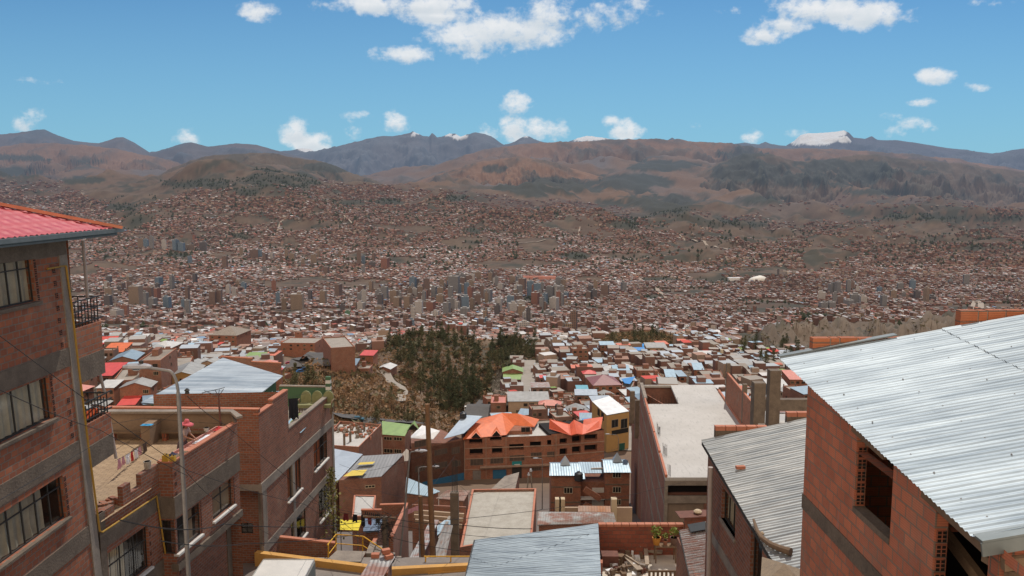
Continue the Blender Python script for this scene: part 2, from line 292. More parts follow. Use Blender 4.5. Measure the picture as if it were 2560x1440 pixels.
# pixel-space patches of land cover, DARK also painting cloud shadows (px, py, rx, ry)
BARE = [(820, 712, 230, 20), (1700, 560, 120, 30), (1340, 610, 60, 30), (1160, 605, 60, 26), (1260, 665, 90, 18), (1560, 640, 90, 14), (1480, 700, 60, 12), (1740, 620, 150, 34), (1880, 680, 150, 16), (2060, 640, 90, 30), (1700, 730, 120, 12), (1920, 770, 130, 34), (560, 640, 60, 14),
        (1640, 520, 110, 22), (1900, 590, 120, 20), (2080, 600, 120, 14), (2350, 600, 200, 10), (1750, 690, 70, 10), (900, 640, 40, 12), (420, 530, 90, 24), (640, 545, 60, 20), (2230, 825, 260, 30), (1400, 560, 60, 14), (2000, 540, 150, 14), (2250, 440, 200, 20), (320, 540, 40, 20), (1000, 650, 60, 12)]
DARK = [(345, 558, 60, 30), (300, 520, 45, 12), (700, 450, 130, 30), (1130, 497, 60, 10), (880, 506, 60, 8), (600, 590, 30, 12), (440, 640, 40, 12), (330, 700, 50, 10), (1350, 752, 70, 22), (1620, 505, 160, 30), (1420, 470, 170, 28), (1560, 460, 140, 24), (1900, 430, 130, 36), (2100, 430, 200, 34), (1860, 390, 60, 30), (1650, 415, 90, 16), (2300, 545, 160, 12), (2520, 548, 90, 8), (2140, 530, 80, 14),
        (1640, 700, 90, 8), (1620, 745, 60, 10), (2450, 620, 120, 8), (500, 460, 130, 14), (620, 480, 60, 12), (820, 420, 70, 12), (1440, 640, 40, 10), (40, 395, 90, 8), (30, 430, 100, 16), (200, 450, 60, 10), (220, 405, 50, 8), (1000, 385, 60, 12), (1230, 420, 50, 14), (1780, 700, 60, 10), (2040, 790, 60, 10), (1560, 560, 60, 16), (1830, 560, 100, 12), (1900, 500, 80, 12), (1560, 845, 50, 12), (960, 505, 60, 8), (1180, 575, 30, 10), (2200, 480, 80, 10)]
def patch(lst, X, Y_, Z_, sharp=1.6):
    f = Y_ * CS - Z_ * SN; u = Y_ * SN + Z_ * CS; cx = 1280 + F * X / f; cy = 720 - F * u / f
    n = np.where(Y_ > 6500, (fbm(X / 500, Y_ / 500, 5) - .5) * 2.4, (fbm(X / 130, Y_ / 130, 4) - .5) * 1.9); q = np.full(X.shape, -9.0)
    for (a, b, rx, ry) in lst: q = np.maximum(q, 1 - ((cx - a) / rx) ** 2 - ((cy - b) / ry) ** 2)
    return np.clip((q + n + np.where(Y_ > 6500, (fbm(X / 110, Y_ / 110, 3) - .5) * 1.2, 0)) * np.where(Y_ > 6500, sharp * 4, sharp), 0, 1)
def cityness(X, Y_, Z_):
    """1 where the city is dense"""
    c = 1280 + F * X / Y_; f = Y_ * CS - Z_ * SN; cy = 720 - F * (Y_ * SN + Z_ * CS) / f
    top = np.interp(c, [-400, 0, 150, 260, 340, 430, 560, 680, 800, 860, 1000, 1200, 1400, 1700, 1850, 1950, 2150, 2400, 2560, 2900], [440, 450, 440, 505, 530, 486, 462, 466, 448, 452, 468, 480, 498, 516, 540, 490, 485, 440, 425, 425])
    k = np.clip((cy - top) / 12 + .3 + (fbm(X / 260, Y_ / 260, 3) - .5) * 3, 0, 1)
    k = k * (1 - patch(BARE, X, Y_, Z_)) * (1 - patch(DARK, X, Y_, Z_)) * np.clip((fbm(X / 190 + 40, Y_ / 190, 3) - .27) * 9, 0.04, 1)
    left = ((c < 480) & (c > -300) & (Y_ > 6500) & (Y_ < 9500)); k = np.where(left, k * .8, k)
    right = np.clip((c - 1500) / 300, 0, 1) * np.clip((Y_ - 4300) / 800, 0, 1); k = k * (1 - right * .58)
    k = k * np.clip((fbm(X / 700 + 9, Y_ / 300 + 4, 3) - .36) * 8 + (1 - right), 0, 1)
    bad = (c > 1800) & (Y_ < 1400); k = np.where(bad, 0, k)
    return k
def grid_mesh(name, X, Y_, Z_, colr, m, parent=None, kind='structure', col=True):
    nr, nc = X.shape; me = bpy.data.meshes.new(name); n = nr * nc
    co = np.stack([X.ravel(), Y_.ravel(), Z_.ravel()], 1).astype(np.float32)
    i = np.arange(nr * nc).reshape(nr, nc); q = np.stack([i[:-1, :-1], i[:-1, 1:], i[1:, 1:], i[1:, :-1]], -1).reshape(-1, 4)
    setmesh(me, co, q, colr.reshape(-1, 3)[q.ravel()] if colr is not None else None)
    me.polygons.foreach_set('use_smooth', np.ones(len(q), dtype=bool)); me.materials.append(m); o = bpy.data.objects.new(name, me); COL.objects.link(o); tag(o, kind=kind); WL[name] = (0, 0, 0); return o
def setmesh(me, co, q, lc=None, mi=None):
    me.vertices.add(len(co)); me.vertices.foreach_set('co', np.ascontiguousarray(co, dtype=np.float32).ravel())
    me.loops.add(len(q) * 4); me.loops.foreach_set('vertex_index', np.ascontiguousarray(q, dtype=np.int32).ravel())
    me.polygons.add(len(q)); me.polygons.foreach_set('loop_start', np.arange(0, len(q) * 4, 4, dtype=np.int32))
    if mi is not None: me.polygons.foreach_set('material_index', np.asarray(mi, dtype=np.int32))
    me.update(calc_edges=True)
    if lc is not None:
        a = me.color_attributes.new('Col', 'FLOAT_COLOR', 'CORNER'); a.data.foreach_set('color', np.concatenate([lc, np.ones((len(lc), 1))], 1).astype(np.float32).ravel())
    me.polygons.foreach_set('use_smooth', np.zeros(len(q), dtype=bool)); me.validate()
ly = np.concatenate([np.linspace(math.log(3.2), math.log(250), 110), np.linspace(math.log(250), math.log(1500), 190)[1:], np.linspace(math.log(1500), math.log(13500), 330)[1:]])
pxs = np.linspace(-700, 3260, 700); YY = np.exp(ly)[:, None] * np.ones((1, 700)); XX = YY * (pxs[None, :] - 1280) / F; ZZ = ground(XX, YY)
# keep land under the foreground street flat and out of the buildings
cit = cityness(XX, YY, ZZ) * (YY > 1200); drk = patch(DARK, XX, YY, ZZ, 1.1) * (YY > 1200)
n1_ = fbm(XX / 60, YY / 60, 5); n2_ = fbm(XX / 900, YY / 900, 5)
c_dry = np.array((.150, .095, .062)); c_dry2 = np.array((.215, .15, .10)); c_city = np.array((.085, .056, .046)); c_forest_shadow = np.array((.028, .036, .024)); c_mt = np.array((.175, .100, .056)); c_rock = np.array((.12, .10, .095)); c_bad = np.array((.150, .115, .085))
cc = c_dry + (c_dry2 - c_dry) * np.clip((n1_ - .35) * 3, 0, 1)[..., None]
mt_ = np.clip((YY - 7000) / 1500, 0, 1)[..., None]; cc = cc * (1 - mt_) + (c_mt * (.75 + .5 * n2_[..., None]) + (c_rock - c_mt) * np.clip((n2_ - .52) * 5, 0, 1)[..., None]) * mt_
pxg = 1280 + F * XX / YY; bad_ = (np.clip((YY - 650) / 100, 0, 1) * np.clip((1600 - YY) / 200, 0, 1) * np.clip((pxg - 1750) / 100, 0, 1))[..., None]; cc = cc * (1 - bad_) + c_bad * bad_ * (.7 + .6 * n1_[..., None])
fard = np.clip((YY - 1300) / 500, 0, 1)[..., None] * np.clip((8500 - YY) / 1500, 0, 1)[..., None]; cc = cc * (1 - fard * .36)
cc = cc * (1 - cit[..., None] * .85) + c_city * cit[..., None] * .85
veg = np.clip((fbm(XX / 45 + 7, YY / 45, 4) - .52) * 7, 0, .75) * (YY > 230) * (YY < 1300); veg = np.maximum(veg, np.clip((fbm(XX / 120 + 7, YY / 120, 6, .6) - .5) * 7, 0, .85) * (YY > 1300) * (YY < 7500)); veg = np.maximum(veg, np.clip((fbm(XX / 420 + 2, YY / 420, 6, .6) - .52) * 6, 0, .6) * (YY >= 7000))
drk = np.maximum(drk, veg)[..., None]; cc = cc * (1 - drk * .9) + c_forest_shadow * drk * .9  # dark tone for vegetation and for cloud shadows painted into the land
near_ = np.clip((200 - YY) / 60, 0, 1)[..., None]; cc = cc * (1 - near_) + np.array((.17, .14, .12)) * near_
m_land = mat('dry_land', (.2, .14, .1), attr=True, ns=.02, bump=.0, rough=.95, fine=.35)
nt = m_land.node_tree
TER = grid_mesh('terrain', XX, YY, ZZ, cc, m_land)
# ---------------------------------------------------------------- far ranges
def mrange(name, D, pts, cbase, crock, snow=None, depth=.22, amp=.02, nx=700, ny=70, base_py=520, seed=0, jag=1.0, gully=None, dark=False):
    px_ = np.linspace(pts[0][0], pts[-1][0], nx); top = np.interp(px_, [p[0] for p in pts], [p[1] for p in pts])
    t = np.linspace(0, 1.0, ny)[:, None]; Yr = D * (1 - depth * (1 - t)) + np.zeros((1, nx)); Xr = Yr * (px_[None, :] - 1280) / F
    tt = np.tan(np.arctan((top - 720) / F) + TH); bt = math.tan(math.atan((base_py - 720) / F) + TH)
    crest = -D * tt; basez = -D * bt; wx = Xr + D * .05 * (fbm(Xr / (D * .12) + seed, Yr / (D * .12), 3) - .5); rn = ridged(Xr / (D * .06) + seed, Yr / (D * .05) + seed * .7, 7, .58) if gully is None else .62 * ridged(wx / (D * gully) + seed, Yr / (D * gully * 3.2) + seed * .7, 6, .55) + .38 * ridged(wx / (D * .012), Yr / (D * .02), 5, .6)
    prof = t ** .8; Zr = basez + (crest[None, :] - basez) * prof + (rn - .5) * D * amp * (np.sin(np.pi * np.clip(t, 0, 1) ** .9) + .12 * jag)
    back = 4; 
    n = fbm(Xr / (D * .03), Yr / (D * .03), 5)[..., None]; C = cbase * (.7 + .6 * n) + (crock - cbase) * np.clip((rn - .42) * 4, 0, 1)[..., None]
    if dark: dk = np.maximum(patch(DARK, Xr, Yr, Zr, 1.3), np.clip((fbm(Xr / (D * .03) + seed, Yr / (D * .045), 5, .6) - .55) * 6, 0, .55))[..., None]; C = C * (1 - dk * .85) + np.array((.034, .040, .026)) * dk * .85  # woodland tone, with cloud shadows painted into the slopes
    if snow:
        h = np.zeros(Xr.shape)
        f = Yr * CS - Zr * SN; cx = 1280 + F * Xr / f; cy = 720 - F * (Yr * SN + Zr * CS) / f
        for (a, b, rx, ry, k) in snow: h = np.maximum(h, np.clip((1 - ((cx - a) / rx) ** 2 - ((cy - b) / ry) ** 2 + (rn - .5) * k) * 5, 0, 1))
        C = C * (1 - h[..., None]) + np.array((.95, .97, .98)) * h[..., None]
    # close the back so that it is a hill, not a card
    Yb = Yr[-1:] * 1.12; Xb = Yb * (px_[None, :] - 1280) / F; Zb = Zr[-1:] - D * .05
    Xr = np.concatenate([Xr, Xb]); Yr = np.concatenate([Yr, Yb]); Zr = np.concatenate([Zr, Zb]); C = np.concatenate([C, C[-1:]])
    return grid_mesh(name, Xr, Yr, Zr, C, m_land)
A = np.array
BR_, RK_ = A((.215, .112, .056)), A((.135, .088, .062))
mrange('brown_hills', 12600, [(-700, 376), (-300, 372), (0, 366), (60, 358), (110, 355), (150, 357), (230, 361), (300, 371), (350, 380), (400, 392), (450, 404), (500, 425), (560, 455), (620, 480)], BR_, RK_, depth=.3, gully=.035, amp=.038, seed=3.3, dark=True, base_py=570)
mrange('long_brown_ridge', 13200, [(820, 500), (950, 462), (1050, 428), (1100, 408), (1150, 389), (1200, 377), (1260, 366), (1300, 358), (1350, 353), (1430, 354), (1500, 350), (1580, 347), (1700, 349), (1790, 354), (1850, 363), (1900, 368), (2000, 370), (2080, 370), (2140, 373), (2250, 383), (2350, 392), (2450, 407), (2560, 424), (2700, 440), (3200, 450)], BR_, RK_, depth=.27, gully=.035, amp=.042, seed=6.1, dark=True, base_py=570)
mrange('central_dark_hill', 9500, [(330, 480), (400, 440), (440, 418), (470, 406), (510, 393), (560, 386), (600, 382), (640, 380), (690, 383), (740, 392), (800, 401), (850, 416), (890, 432), (940, 450), (1000, 474)], A((.125, .085, .05)), A((.085, .065, .045)), depth=.24, gully=.03, amp=.034, seed=1.7, dark=True, base_py=570, nx=360)
mrange('middle_spur', 10700, [(930, 500), (1000, 468), (1060, 448), (1110, 430), (1160, 414), (1210, 402), (1250, 396), (1290, 391), (1340, 397), (1380, 404), (1420, 414), (1470, 430), (1530, 448), (1600, 464), (1700, 484)], BR_, A((.10, .075, .052)), depth=.22, gully=.032, amp=.038, seed=8.2, dark=True, base_py=570, nx=420)
mrange('forested_ridge', 10900, [(1620, 490), (1700, 452), (1760, 420), (1800, 402), (1850, 384), (1890, 380), (1930, 386), (1980, 400), (2040, 398), (2090, 390), (2130, 386), (2200, 388), (2280, 396), (2360, 403), (2440, 413), (2520, 424), (2620, 436), (3000, 450)], A((.13, .088, .055)), A((.08, .065, .045)), depth=.2, gully=.03, amp=.038, seed=5.4, dark=True, base_py=570, nx=560)
mrange('distant_hills', 15000, [(-700, 345), (-200, 340), (0, 335), (60, 330), (130, 324), (160, 338), (200, 352), (262, 356), (292, 346), (305, 341), (322, 340), (350, 355), (385, 378), (402, 376), (450, 363), (490, 356), (530, 366), (560, 363), (600, 356), (650, 359), (720, 380), (800, 400), (900, 440), (1000, 470)], A((.13, .10, .09)), A((.10, .10, .11)), seed=1.2, amp=.026)
mrange('rocky_mountains', 18500, [(500, 470), (640, 420), (700, 392), (790, 380), (840, 365), (890, 352), (930, 342), (960, 336), (985, 338), (1010, 335), (1035, 329), (1050, 334), (1060, 340), (1075, 345), (1083, 334), (1095, 344), (1110, 340), (1125, 333), (1140, 331), (1152, 338), (1165, 334), (1190, 332), (1215, 338), (1235, 345), (1260, 359), (1285, 352), (1300, 342), (1315, 336), (1330, 341), (1345, 347), (1365, 352), (1405, 353), (1440, 346), (1480, 341), (1510, 343), (1545, 348), (1580, 353), (1665, 350), (1675, 343), (1685, 350), (1780, 356), (1890, 362), (1905, 356), (1920, 362), (2100, 395), (2400, 450)],
       A((.12, .10, .095)), A((.13, .125, .13)), snow=[(1150, 342, 20, 8, .6), (1120, 336, 14, 4, 1.6), (1040, 333, 12, 4, 1.5), (1470, 346, 60, 7, 2.2), (1315, 340, 8, 4, 1), (1500, 347, 40, 3, 2)], seed=4.1, amp=.03, jag=1.6)
mrange('snowy_foothills', 22000, [(560, 400), (700, 380), (735, 376), (760, 371), (785, 373), (800, 384), (900, 420)], A((.12, .11, .11)), A((.13, .13, .14)), snow=[(770, 375, 26, 6, 2.4)], seed=2.0, nx=160)
mrange('snow_capped_mountains', 30000, [(1700, 450), (1850, 400), (1950, 366), (1975, 352), (1990, 338), (2010, 332), (2060, 329), (2098, 324), (2110, 330), (2122, 343), (2150, 346), (2166, 339), (2180, 348), (2240, 351), (2260, 354), (2330, 366), (2400, 375), (2470, 385), (2520, 374), (2560, 369), (2700, 360), (2900, 372), (3300, 390)],
       A((.11, .10, .12)), A((.12, .12, .14)), snow=[(2040, 344, 66, 21, .5), (2088, 332, 34, 12, .5), (1992, 350, 20, 14, .9), (2110, 350, 22, 10, 1.6)], seed=7.7, amp=.022, base_py=470)
# ---------------------------------------------------------------- cloud layer of the sky dome (thick clouds, clear between)
clouds = [(650,30,42,20,.55),(1000,12,190,24,1),(1080,38,90,18,.9),(1000,140,72,22,1),(1190,95,95,42,1),(1290,70,110,50,1.1),(1420,35,130,42,1.1),(1540,28,85,40,1),(1190,135,40,12,.7),
 (1900,88,58,22,.9),(1960,60,60,20,.8),(2050,25,130,30,1),(2190,35,95,36,1.05),(1830,25,34,12,.5),(2340,192,42,18,.9),(2430,218,40,10,.5),(2310,256,36,9,.45),(2480,5,50,10,.5),(60,202,45,8,.35),
 (75,300,48,34,1),(465,342,42,26,.85),(740,325,42,36,1),(775,352,48,32,1),(895,292,38,14,.55),(985,308,38,30,.9),(885,330,20,16,.4),(1285,265,45,36,1),(1290,310,42,45,1),(1335,320,38,32,.85),(1390,322,34,30,.75),(1210,328,36,24,.65),
 (1525,305,26,18,.7),(1560,322,42,24,.85),(1745,312,28,15,.6),(1872,342,26,17,.65),(2000,332,40,12,.4),(2225,290,30,12,.35),(2265,305,40,14,.4),(2315,312,24,16,.4),(2225,332,30,18,.35)]

def clouddome():
    a0, a1, e0, e1 = -38, 38, 1.0, 22.5; na, ne = 300, 110
    az = np.radians(np.linspace(a0, a1, na))[None, :] * np.ones((ne, 1)); el = np.radians(np.linspace(e0, e1, ne))[:, None] * np.ones((1, na)); RR = 60000
    X = RR * np.cos(el) * np.sin(az); Y_ = RR * np.cos(el) * np.cos(az); Z_ = RR * np.sin(el); f = Y_ * CS - Z_ * SN; cx = 1280 + F * X / f; cy = 720 - F * (Y_ * SN + Z_ * CS) / f
    rx_k = lambda y: .88 if y > 230 else 1.0
    de = np.full(X.shape, -1.5); sh = np.zeros(X.shape)
    for (px, py, rx, ry, w) in clouds:
        A_ = (cx - px) / (rx * 1.28 * rx_k(py)); B_ = (py - cy) / (ry * 1.25 * rx_k(py)); q = (1 - A_ ** 2 - B_ ** 2) * w; de = np.maximum(de, q); sh = np.maximum(sh, -B_ * np.maximum(q, 0) * 1.2)
    C = np.stack([de * .25 + .5, np.clip(sh, 0, 1), 0 * de], -1)
    m = bpy.data.materials.new('cloud_vapour'); m.use_nodes = True; nt = m.node_tree; N, L, M = mknodes(nt)
    at = N('ShaderNodeVertexColor', layer_name='Col'); sp = N('ShaderNodeSeparateColor'); L(at.outputs[0], sp.inputs[0]); g = N('ShaderNodeNewGeometry'); mp = N('ShaderNodeMapping'); mp.inputs['Scale'].default_value = (1 / 60000, 1 / 60000, 1.3 / 60000); L(g.outputs['Position'], mp.inputs[0])
    n1 = N('ShaderNodeTexNoise', ins={'Scale': 19.0, 'Detail': 9.0, 'Roughness': .62}); L(mp.outputs[0], n1.inputs['Vector']); n2 = N('ShaderNodeTexNoise', ins={'Scale': 70.0, 'Detail': 6.0, 'Roughness': .6}); L(mp.outputs[0], n2.inputs['Vector'])
    dd = M('MULTIPLY', M('SUBTRACT', sp.outputs[0], .5), 4.0); nz = M('ADD', M('MULTIPLY', M('SUBTRACT', n1.outputs[0], .5), 4.2), M('MULTIPLY', M('SUBTRACT', n2.outputs[0], .5), 1.8)); den = M('ADD', dd, nz)
    mr = N('ShaderNodeMapRange', interpolation_type='SMOOTHSTEP', ins={1: -.02, 2: 1.15}); L(den, mr.inputs[0]); cov = M('MULTIPLY', mr.outputs[0], .94)
    c = mixc(nt, M('MULTIPLY', sp.outputs[1], 1.2, clamp=True), (.86, .87, .88), (.50, .58, .65)); c = mixc(nt, M('MULTIPLY', M('SUBTRACT', n2.outputs[0], .4), 1.3, clamp=True), c, (.58, .67, .74))
    e = N('ShaderNodeEmission'); L(c, e.inputs[0]); tr = N('ShaderNodeBsdfTransparent'); mx = N('ShaderNodeMixShader'); L(cov, mx.inputs[0]); L(tr.outputs[0], mx.inputs[1]); L(e.outputs[0], mx.inputs[2]); o = N('ShaderNodeOutputMaterial'); L(mx.outputs[0], o.inputs[0]); m.cycles.emission_sampling = 'NONE'
    grid_mesh('sky', X, Y_, Z_, C, m)
clouddome()
# ---------------------------------------------------------------- the far city, too many houses to count
PAL_R = A([(.58, .58, .57), (.72, .72, .71), (.36, .35, .35), (.26, .15, .11), (.29, .155, .12), (.24, .20, .18), (.36, .29, .25), (.38, .14, .085), (.20, .125, .105), (.36, .10, .08), (.55, .48, .40), (.20, .30, .42)]); PW = A([.055, .035, .10, .17, .14, .15, .08, .06, .10, .018, .012, .012]); PW = PW / PW.sum()
PAL_W = A([(.22, .12, .095), (.19, .105, .085), (.25, .14, .105), (.34, .25, .19), (.42, .37, .32), (.17, .12, .10), (.25, .17, .13)]); WW = A([.30, .2, .16, .12, .06, .08, .08])
def boxes(name, x, y, z, w, d, h, rz, rc, wc, m, pitched=None):
    n = len(x); ca, sa = np.cos(rz), np.sin(rz); co = np.zeros((n, 8, 3)); k = 0
    for zz in (0, 1):
        for (a, b) in ((-.5, -.5), (.5, -.5), (.5, .5), (-.5, .5)):
            lx = a * w; lyy = b * d; co[:, k, 0] = x + lx * ca - lyy * sa; co[:, k, 1] = y + lx * sa + lyy * ca; co[:, k, 2] = z + h * zz - (4 * (1 - zz)); k += 1
    if pitched is not None: co[:, 6:8, 2] += pitched[:, None]
    fs = A([(4, 5, 6, 7), (0, 1, 5, 4), (1, 2, 6, 5), (2, 3, 7, 6), (3, 0, 4, 7)]); q = (np.arange(n)[:, None, None] * 8 + fs[None]).reshape(-1, 4)
    C = np.zeros((n, 5, 4, 3)); C[:, 0] = rc[:, None, :]; C[:, 1:] = wc[:, None, None, :]
    me = bpy.data.meshes.new(name); setmesh(me, co.reshape(-1, 3), q, C.reshape(-1, 3)); me.materials.append(m); o = bpy.data.objects.new(name, me); COL.objects.link(o); WL[name] = (0, 0, 0); return o
def scatter(n, Y0, Y1, smin, smax, seed):
    r = np.random.default_rng(seed); out = []
    ymn = r.random(n) ; Ys = np.sqrt(Y0 ** 2 + (Y1 ** 2 - Y0 ** 2) * ymn); c = r.uniform(-80 if Y0 > 1000 else -60, 2640, n); Xs = Ys * (c - 1280) / F
    Zs = ground(Xs, Ys); k = cityness(Xs, Ys, Zs); keep = r.random(n) < k; return Xs[keep], Ys[keep], Zs[keep], r
m_city = mat('far_house_plaster', (.3, .2, .15), attr=True, ns=.03, rough=.9)
EX = [[], [], [], [], [], [], [], [], []]
for (n, a, b, s0, s1, sd) in ((28000, 1250, 2000, 5.5, 10.5, 1), (68000, 2000, 3600, 7, 13, 2), (76000, 3600, 5400, 9, 17, 3), (56000, 5400, 7200, 12, 22, 4), (18000, 7200, 9600, 16, 26, 5)):
    x, y, z, r = scatter(n, a, b, s0, s1, sd); n = len(x); w = r.uniform(s0, s1, n); d = r.uniform(s0, s1, n); h = r.uniform(3.5, 9, n) * np.where(y > 3600, .9, 1); tall = r.random(n) < .05; h = np.where(tall & (y < 4200), h * 2.2, h)
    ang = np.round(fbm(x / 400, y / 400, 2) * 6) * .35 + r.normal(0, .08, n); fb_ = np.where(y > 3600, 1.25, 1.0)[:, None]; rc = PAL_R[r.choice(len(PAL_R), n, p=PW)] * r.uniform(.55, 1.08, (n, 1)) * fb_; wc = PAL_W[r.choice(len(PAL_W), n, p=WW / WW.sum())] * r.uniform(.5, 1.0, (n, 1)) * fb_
    for L_, v in zip(EX, (x, y, z, w, d, h, ang, rc, wc)): L_.append(v)
EXA = [np.concatenate(v) for v in EX]; print('far houses', len(EXA[0]))
pt = rng.uniform(-1, 2.5, len(EXA[0]))
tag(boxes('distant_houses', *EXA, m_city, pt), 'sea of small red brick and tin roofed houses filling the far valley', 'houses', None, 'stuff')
# dark tree clumps in the far city
x, y, z, r = scatter(22000, 1300, 6000, 1, 1, 9); n = len(x); k = r.random(n) < .6; x, y, z = x[k], y[k], z[k]; n = len(x); s = r.uniform(5, 13, n)
tx, ty = r.uniform(-60, 2620, 16000), 0
def tree_spots(n, Y0, Y1, sd, dens):
    r = np.random.default_rng(sd); Ys = np.sqrt(r.uniform(Y0 ** 2, Y1 ** 2, n)); Xs = Ys * (r.uniform(-60, 2620, n) - 1280) / F; Zs = ground(Xs, Ys); k = r.random(n) < dens(Xs, Ys, Zs); return Xs[k], Ys[k], Zs[k]
dx, dy, dz = tree_spots(30000, 1300, 7400, 21, lambda X, Y_, Z_: np.clip(patch(DARK, X, Y_, Z_, 1.2), 0, 1))
ex, ey, ez = tree_spots(26000, 1300, 6500, 22, lambda X, Y_, Z_: np.clip((fbm(X / 160 + 7, Y_ / 160, 5) - .56) * 8, 0, .9) * .6)
x = np.concatenate([x, dx, ex]); y = np.concatenate([y, dy, ey]); z = np.concatenate([z, dz, ez]); n = len(x); r = np.random.default_rng(5); s = r.uniform(4, 9, n) * np.where(y > 4000, 1.5, 1)
co = np.zeros((n, 6, 3)); dirs = A([(1, 0, 0), (0, 1, 0), (-1, 0, 0), (0, -1, 0)])
for k in range(4): co[:, k] = np.stack([x, y, z + s * .5], 1) + (dirs[k] * 1.0) * s[:, None] * r.uniform(.4, .9, (n, 1)) + np.stack([0 * x, 0 * x, r.uniform(-.2, .3, n) * s], 1)
co[:, 4] = np.stack([x, y, z - 1], 1); co[:, 5] = np.stack([x + r.normal(0, 1, n), y, z + s * r.uniform(1, 1.9, n)], 1)
fs = A([(0, 1, 5, 5), (1, 2, 5, 5), (2, 3, 5, 5), (3, 0, 5, 5), (1, 0, 4, 4), (2, 1, 4, 4), (3, 2, 4, 4), (0, 3, 4, 4)])
me = bpy.data.meshes.new('distant_trees'); q3 = (np.arange(n)[:, None, None] * 6 + fs[None, :, :3]).reshape(-1, 3); me.from_pydata(co.reshape(-1, 3).tolist(), [], q3.tolist())
me.materials.append(mat('far_tree_leaves', (.035, .045, .028), (.06, .07, .035), ns=.05, rough=.95)); o = bpy.data.objects.new('distant_trees', me); COL.objects.link(o); tag(o, 'dark clumps of trees scattered over the far valley and hills', 'trees', None, 'stuff')
# ---------------------------------------------------------------- near materials
BR = mat('brick', (.40, .135, .066), (.26, .092, .052), kind='brick', p=(.32, .2, .018, (.24, .19, .15)), ns=.5, fine=.3)
BRD = mat('old_brick', (.34, .115, .06), (.215, .08, .048), kind='brick', p=(.3, .13, .018, (.26, .2, .16)), ns=.7, fine=.35)
BRN = mat('hollow_brick', (.46, .155, .082), (.35, .12, .07), kind='brick', p=(.36, .225, .016, (.17, .13, .10), 1), ns=1.1, fine=.25)
COPE = mat('brick_coping', (.50, .20, .12), (.40, .15, .09), ns=2.0, rough=.8, fine=.3)
CON = mat('concrete', (.32, .27, .22), (.20, .165, .135), ns=.9, bump=.25, fine=.5)
COND = mat('weathered_concrete', (.20, .155, .115), (.12, .092, .07), ns=1.6, bump=.4, fine=.7)
CONW = mat('pale_concrete', (.50, .48, .45), (.43, .41, .38), ns=.25, bump=.1, fine=.18, stain=(.33, .32, .30), stainf=.3)
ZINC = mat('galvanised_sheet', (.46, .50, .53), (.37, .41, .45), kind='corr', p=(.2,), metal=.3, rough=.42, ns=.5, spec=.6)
ZINCH = mat('new_galvanised_sheet', (.35, .41, .45), (.28, .335, .375), metal=.2, rough=.55, ns=.9, spec=.35, fine=.1, streak=(.35, 4.5, 1), hz=False)
ZINCO = mat('dull_galvanised_sheet', (.335, .345, .34), (.27, .28, .28), metal=.2, rough=.55, ns=1.2, fine=.25, streak=(.4, 5.0, 1), hz=False)
ZINCB = mat('blue_grey_sheet', (.36, .41, .46), (.30, .35, .40), metal=.4, rough=.5, ns=.8, fine=.2)
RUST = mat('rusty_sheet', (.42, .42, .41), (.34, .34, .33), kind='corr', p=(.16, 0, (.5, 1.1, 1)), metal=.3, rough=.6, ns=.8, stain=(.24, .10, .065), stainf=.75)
RUSTR = mat('rusted_iron', (.20, .085, .06), (.13, .06, .045), ns=4, rough=.85, fine=.4)
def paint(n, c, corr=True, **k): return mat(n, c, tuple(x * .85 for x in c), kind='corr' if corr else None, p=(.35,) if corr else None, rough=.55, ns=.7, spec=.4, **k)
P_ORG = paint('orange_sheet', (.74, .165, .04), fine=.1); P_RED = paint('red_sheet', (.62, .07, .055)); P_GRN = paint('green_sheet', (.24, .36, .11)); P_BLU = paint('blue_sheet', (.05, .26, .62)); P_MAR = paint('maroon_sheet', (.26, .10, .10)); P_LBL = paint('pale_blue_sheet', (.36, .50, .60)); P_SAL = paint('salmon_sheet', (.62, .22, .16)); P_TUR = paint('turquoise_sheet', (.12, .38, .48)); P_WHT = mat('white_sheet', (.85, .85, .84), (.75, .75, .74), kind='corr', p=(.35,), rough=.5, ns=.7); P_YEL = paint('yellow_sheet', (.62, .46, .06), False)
TILE = mat('red_roof_tiles', (.46, .055, .07), (.38, .045, .055), rough=.42, ns=.8, spec=.6, hz=False, fine=.1)
HIP = mat('orange_ridge_cap', (.62, .22, .12), rough=.5, hz=False)
GUT = mat('grey_gutter', (.17, .19, .19), (.13, .15, .15), rough=.5, metal=.3, ns=3, hz=False)
WOOD = mat('weathered_wood', (.23, .15, .09), (.15, .10, .065), ns=3, rough=.9, fine=.5); WOODP = mat('pole_wood', (.24, .13, .065), (.16, .09, .05), ns=2.0, rough=.9, fine=.5, stain=(.12, .07, .045), stainf=.3)
IRON = mat('black_iron', (.035, .033, .03), rough=.6); WIRE = mat('black_cable', (.025, .023, .022), rough=.7); STEEL = mat('grey_steel', (.24, .23, .22), (.18, .17, .165), metal=.3, rough=.5, ns=4, fine=.3); LAMPG = mat('lamp_housing', (.34, .34, .36), (.27, .27, .29), rough=.45, ns=5); LENS = mat('lamp_lens', (.55, .58, .6), rough=.2)
YPIPE = mat('yellow_pipe', (.42, .24, .035), (.33, .19, .03), rough=.5, ns=4, fine=.3); YRAIL = mat('yellow_railing', (.72, .40, .03), (.60, .32, .03), rough=.45, ns=3, fine=.3); YKERB = mat('yellow_kerb', (.62, .33, .08), (.50, .27, .08), rough=.7, ns=1.5, fine=.4)
PVC = mat('pale_pipe', (.40, .33, .30), (.33, .28, .25), rough=.6, ns=4)
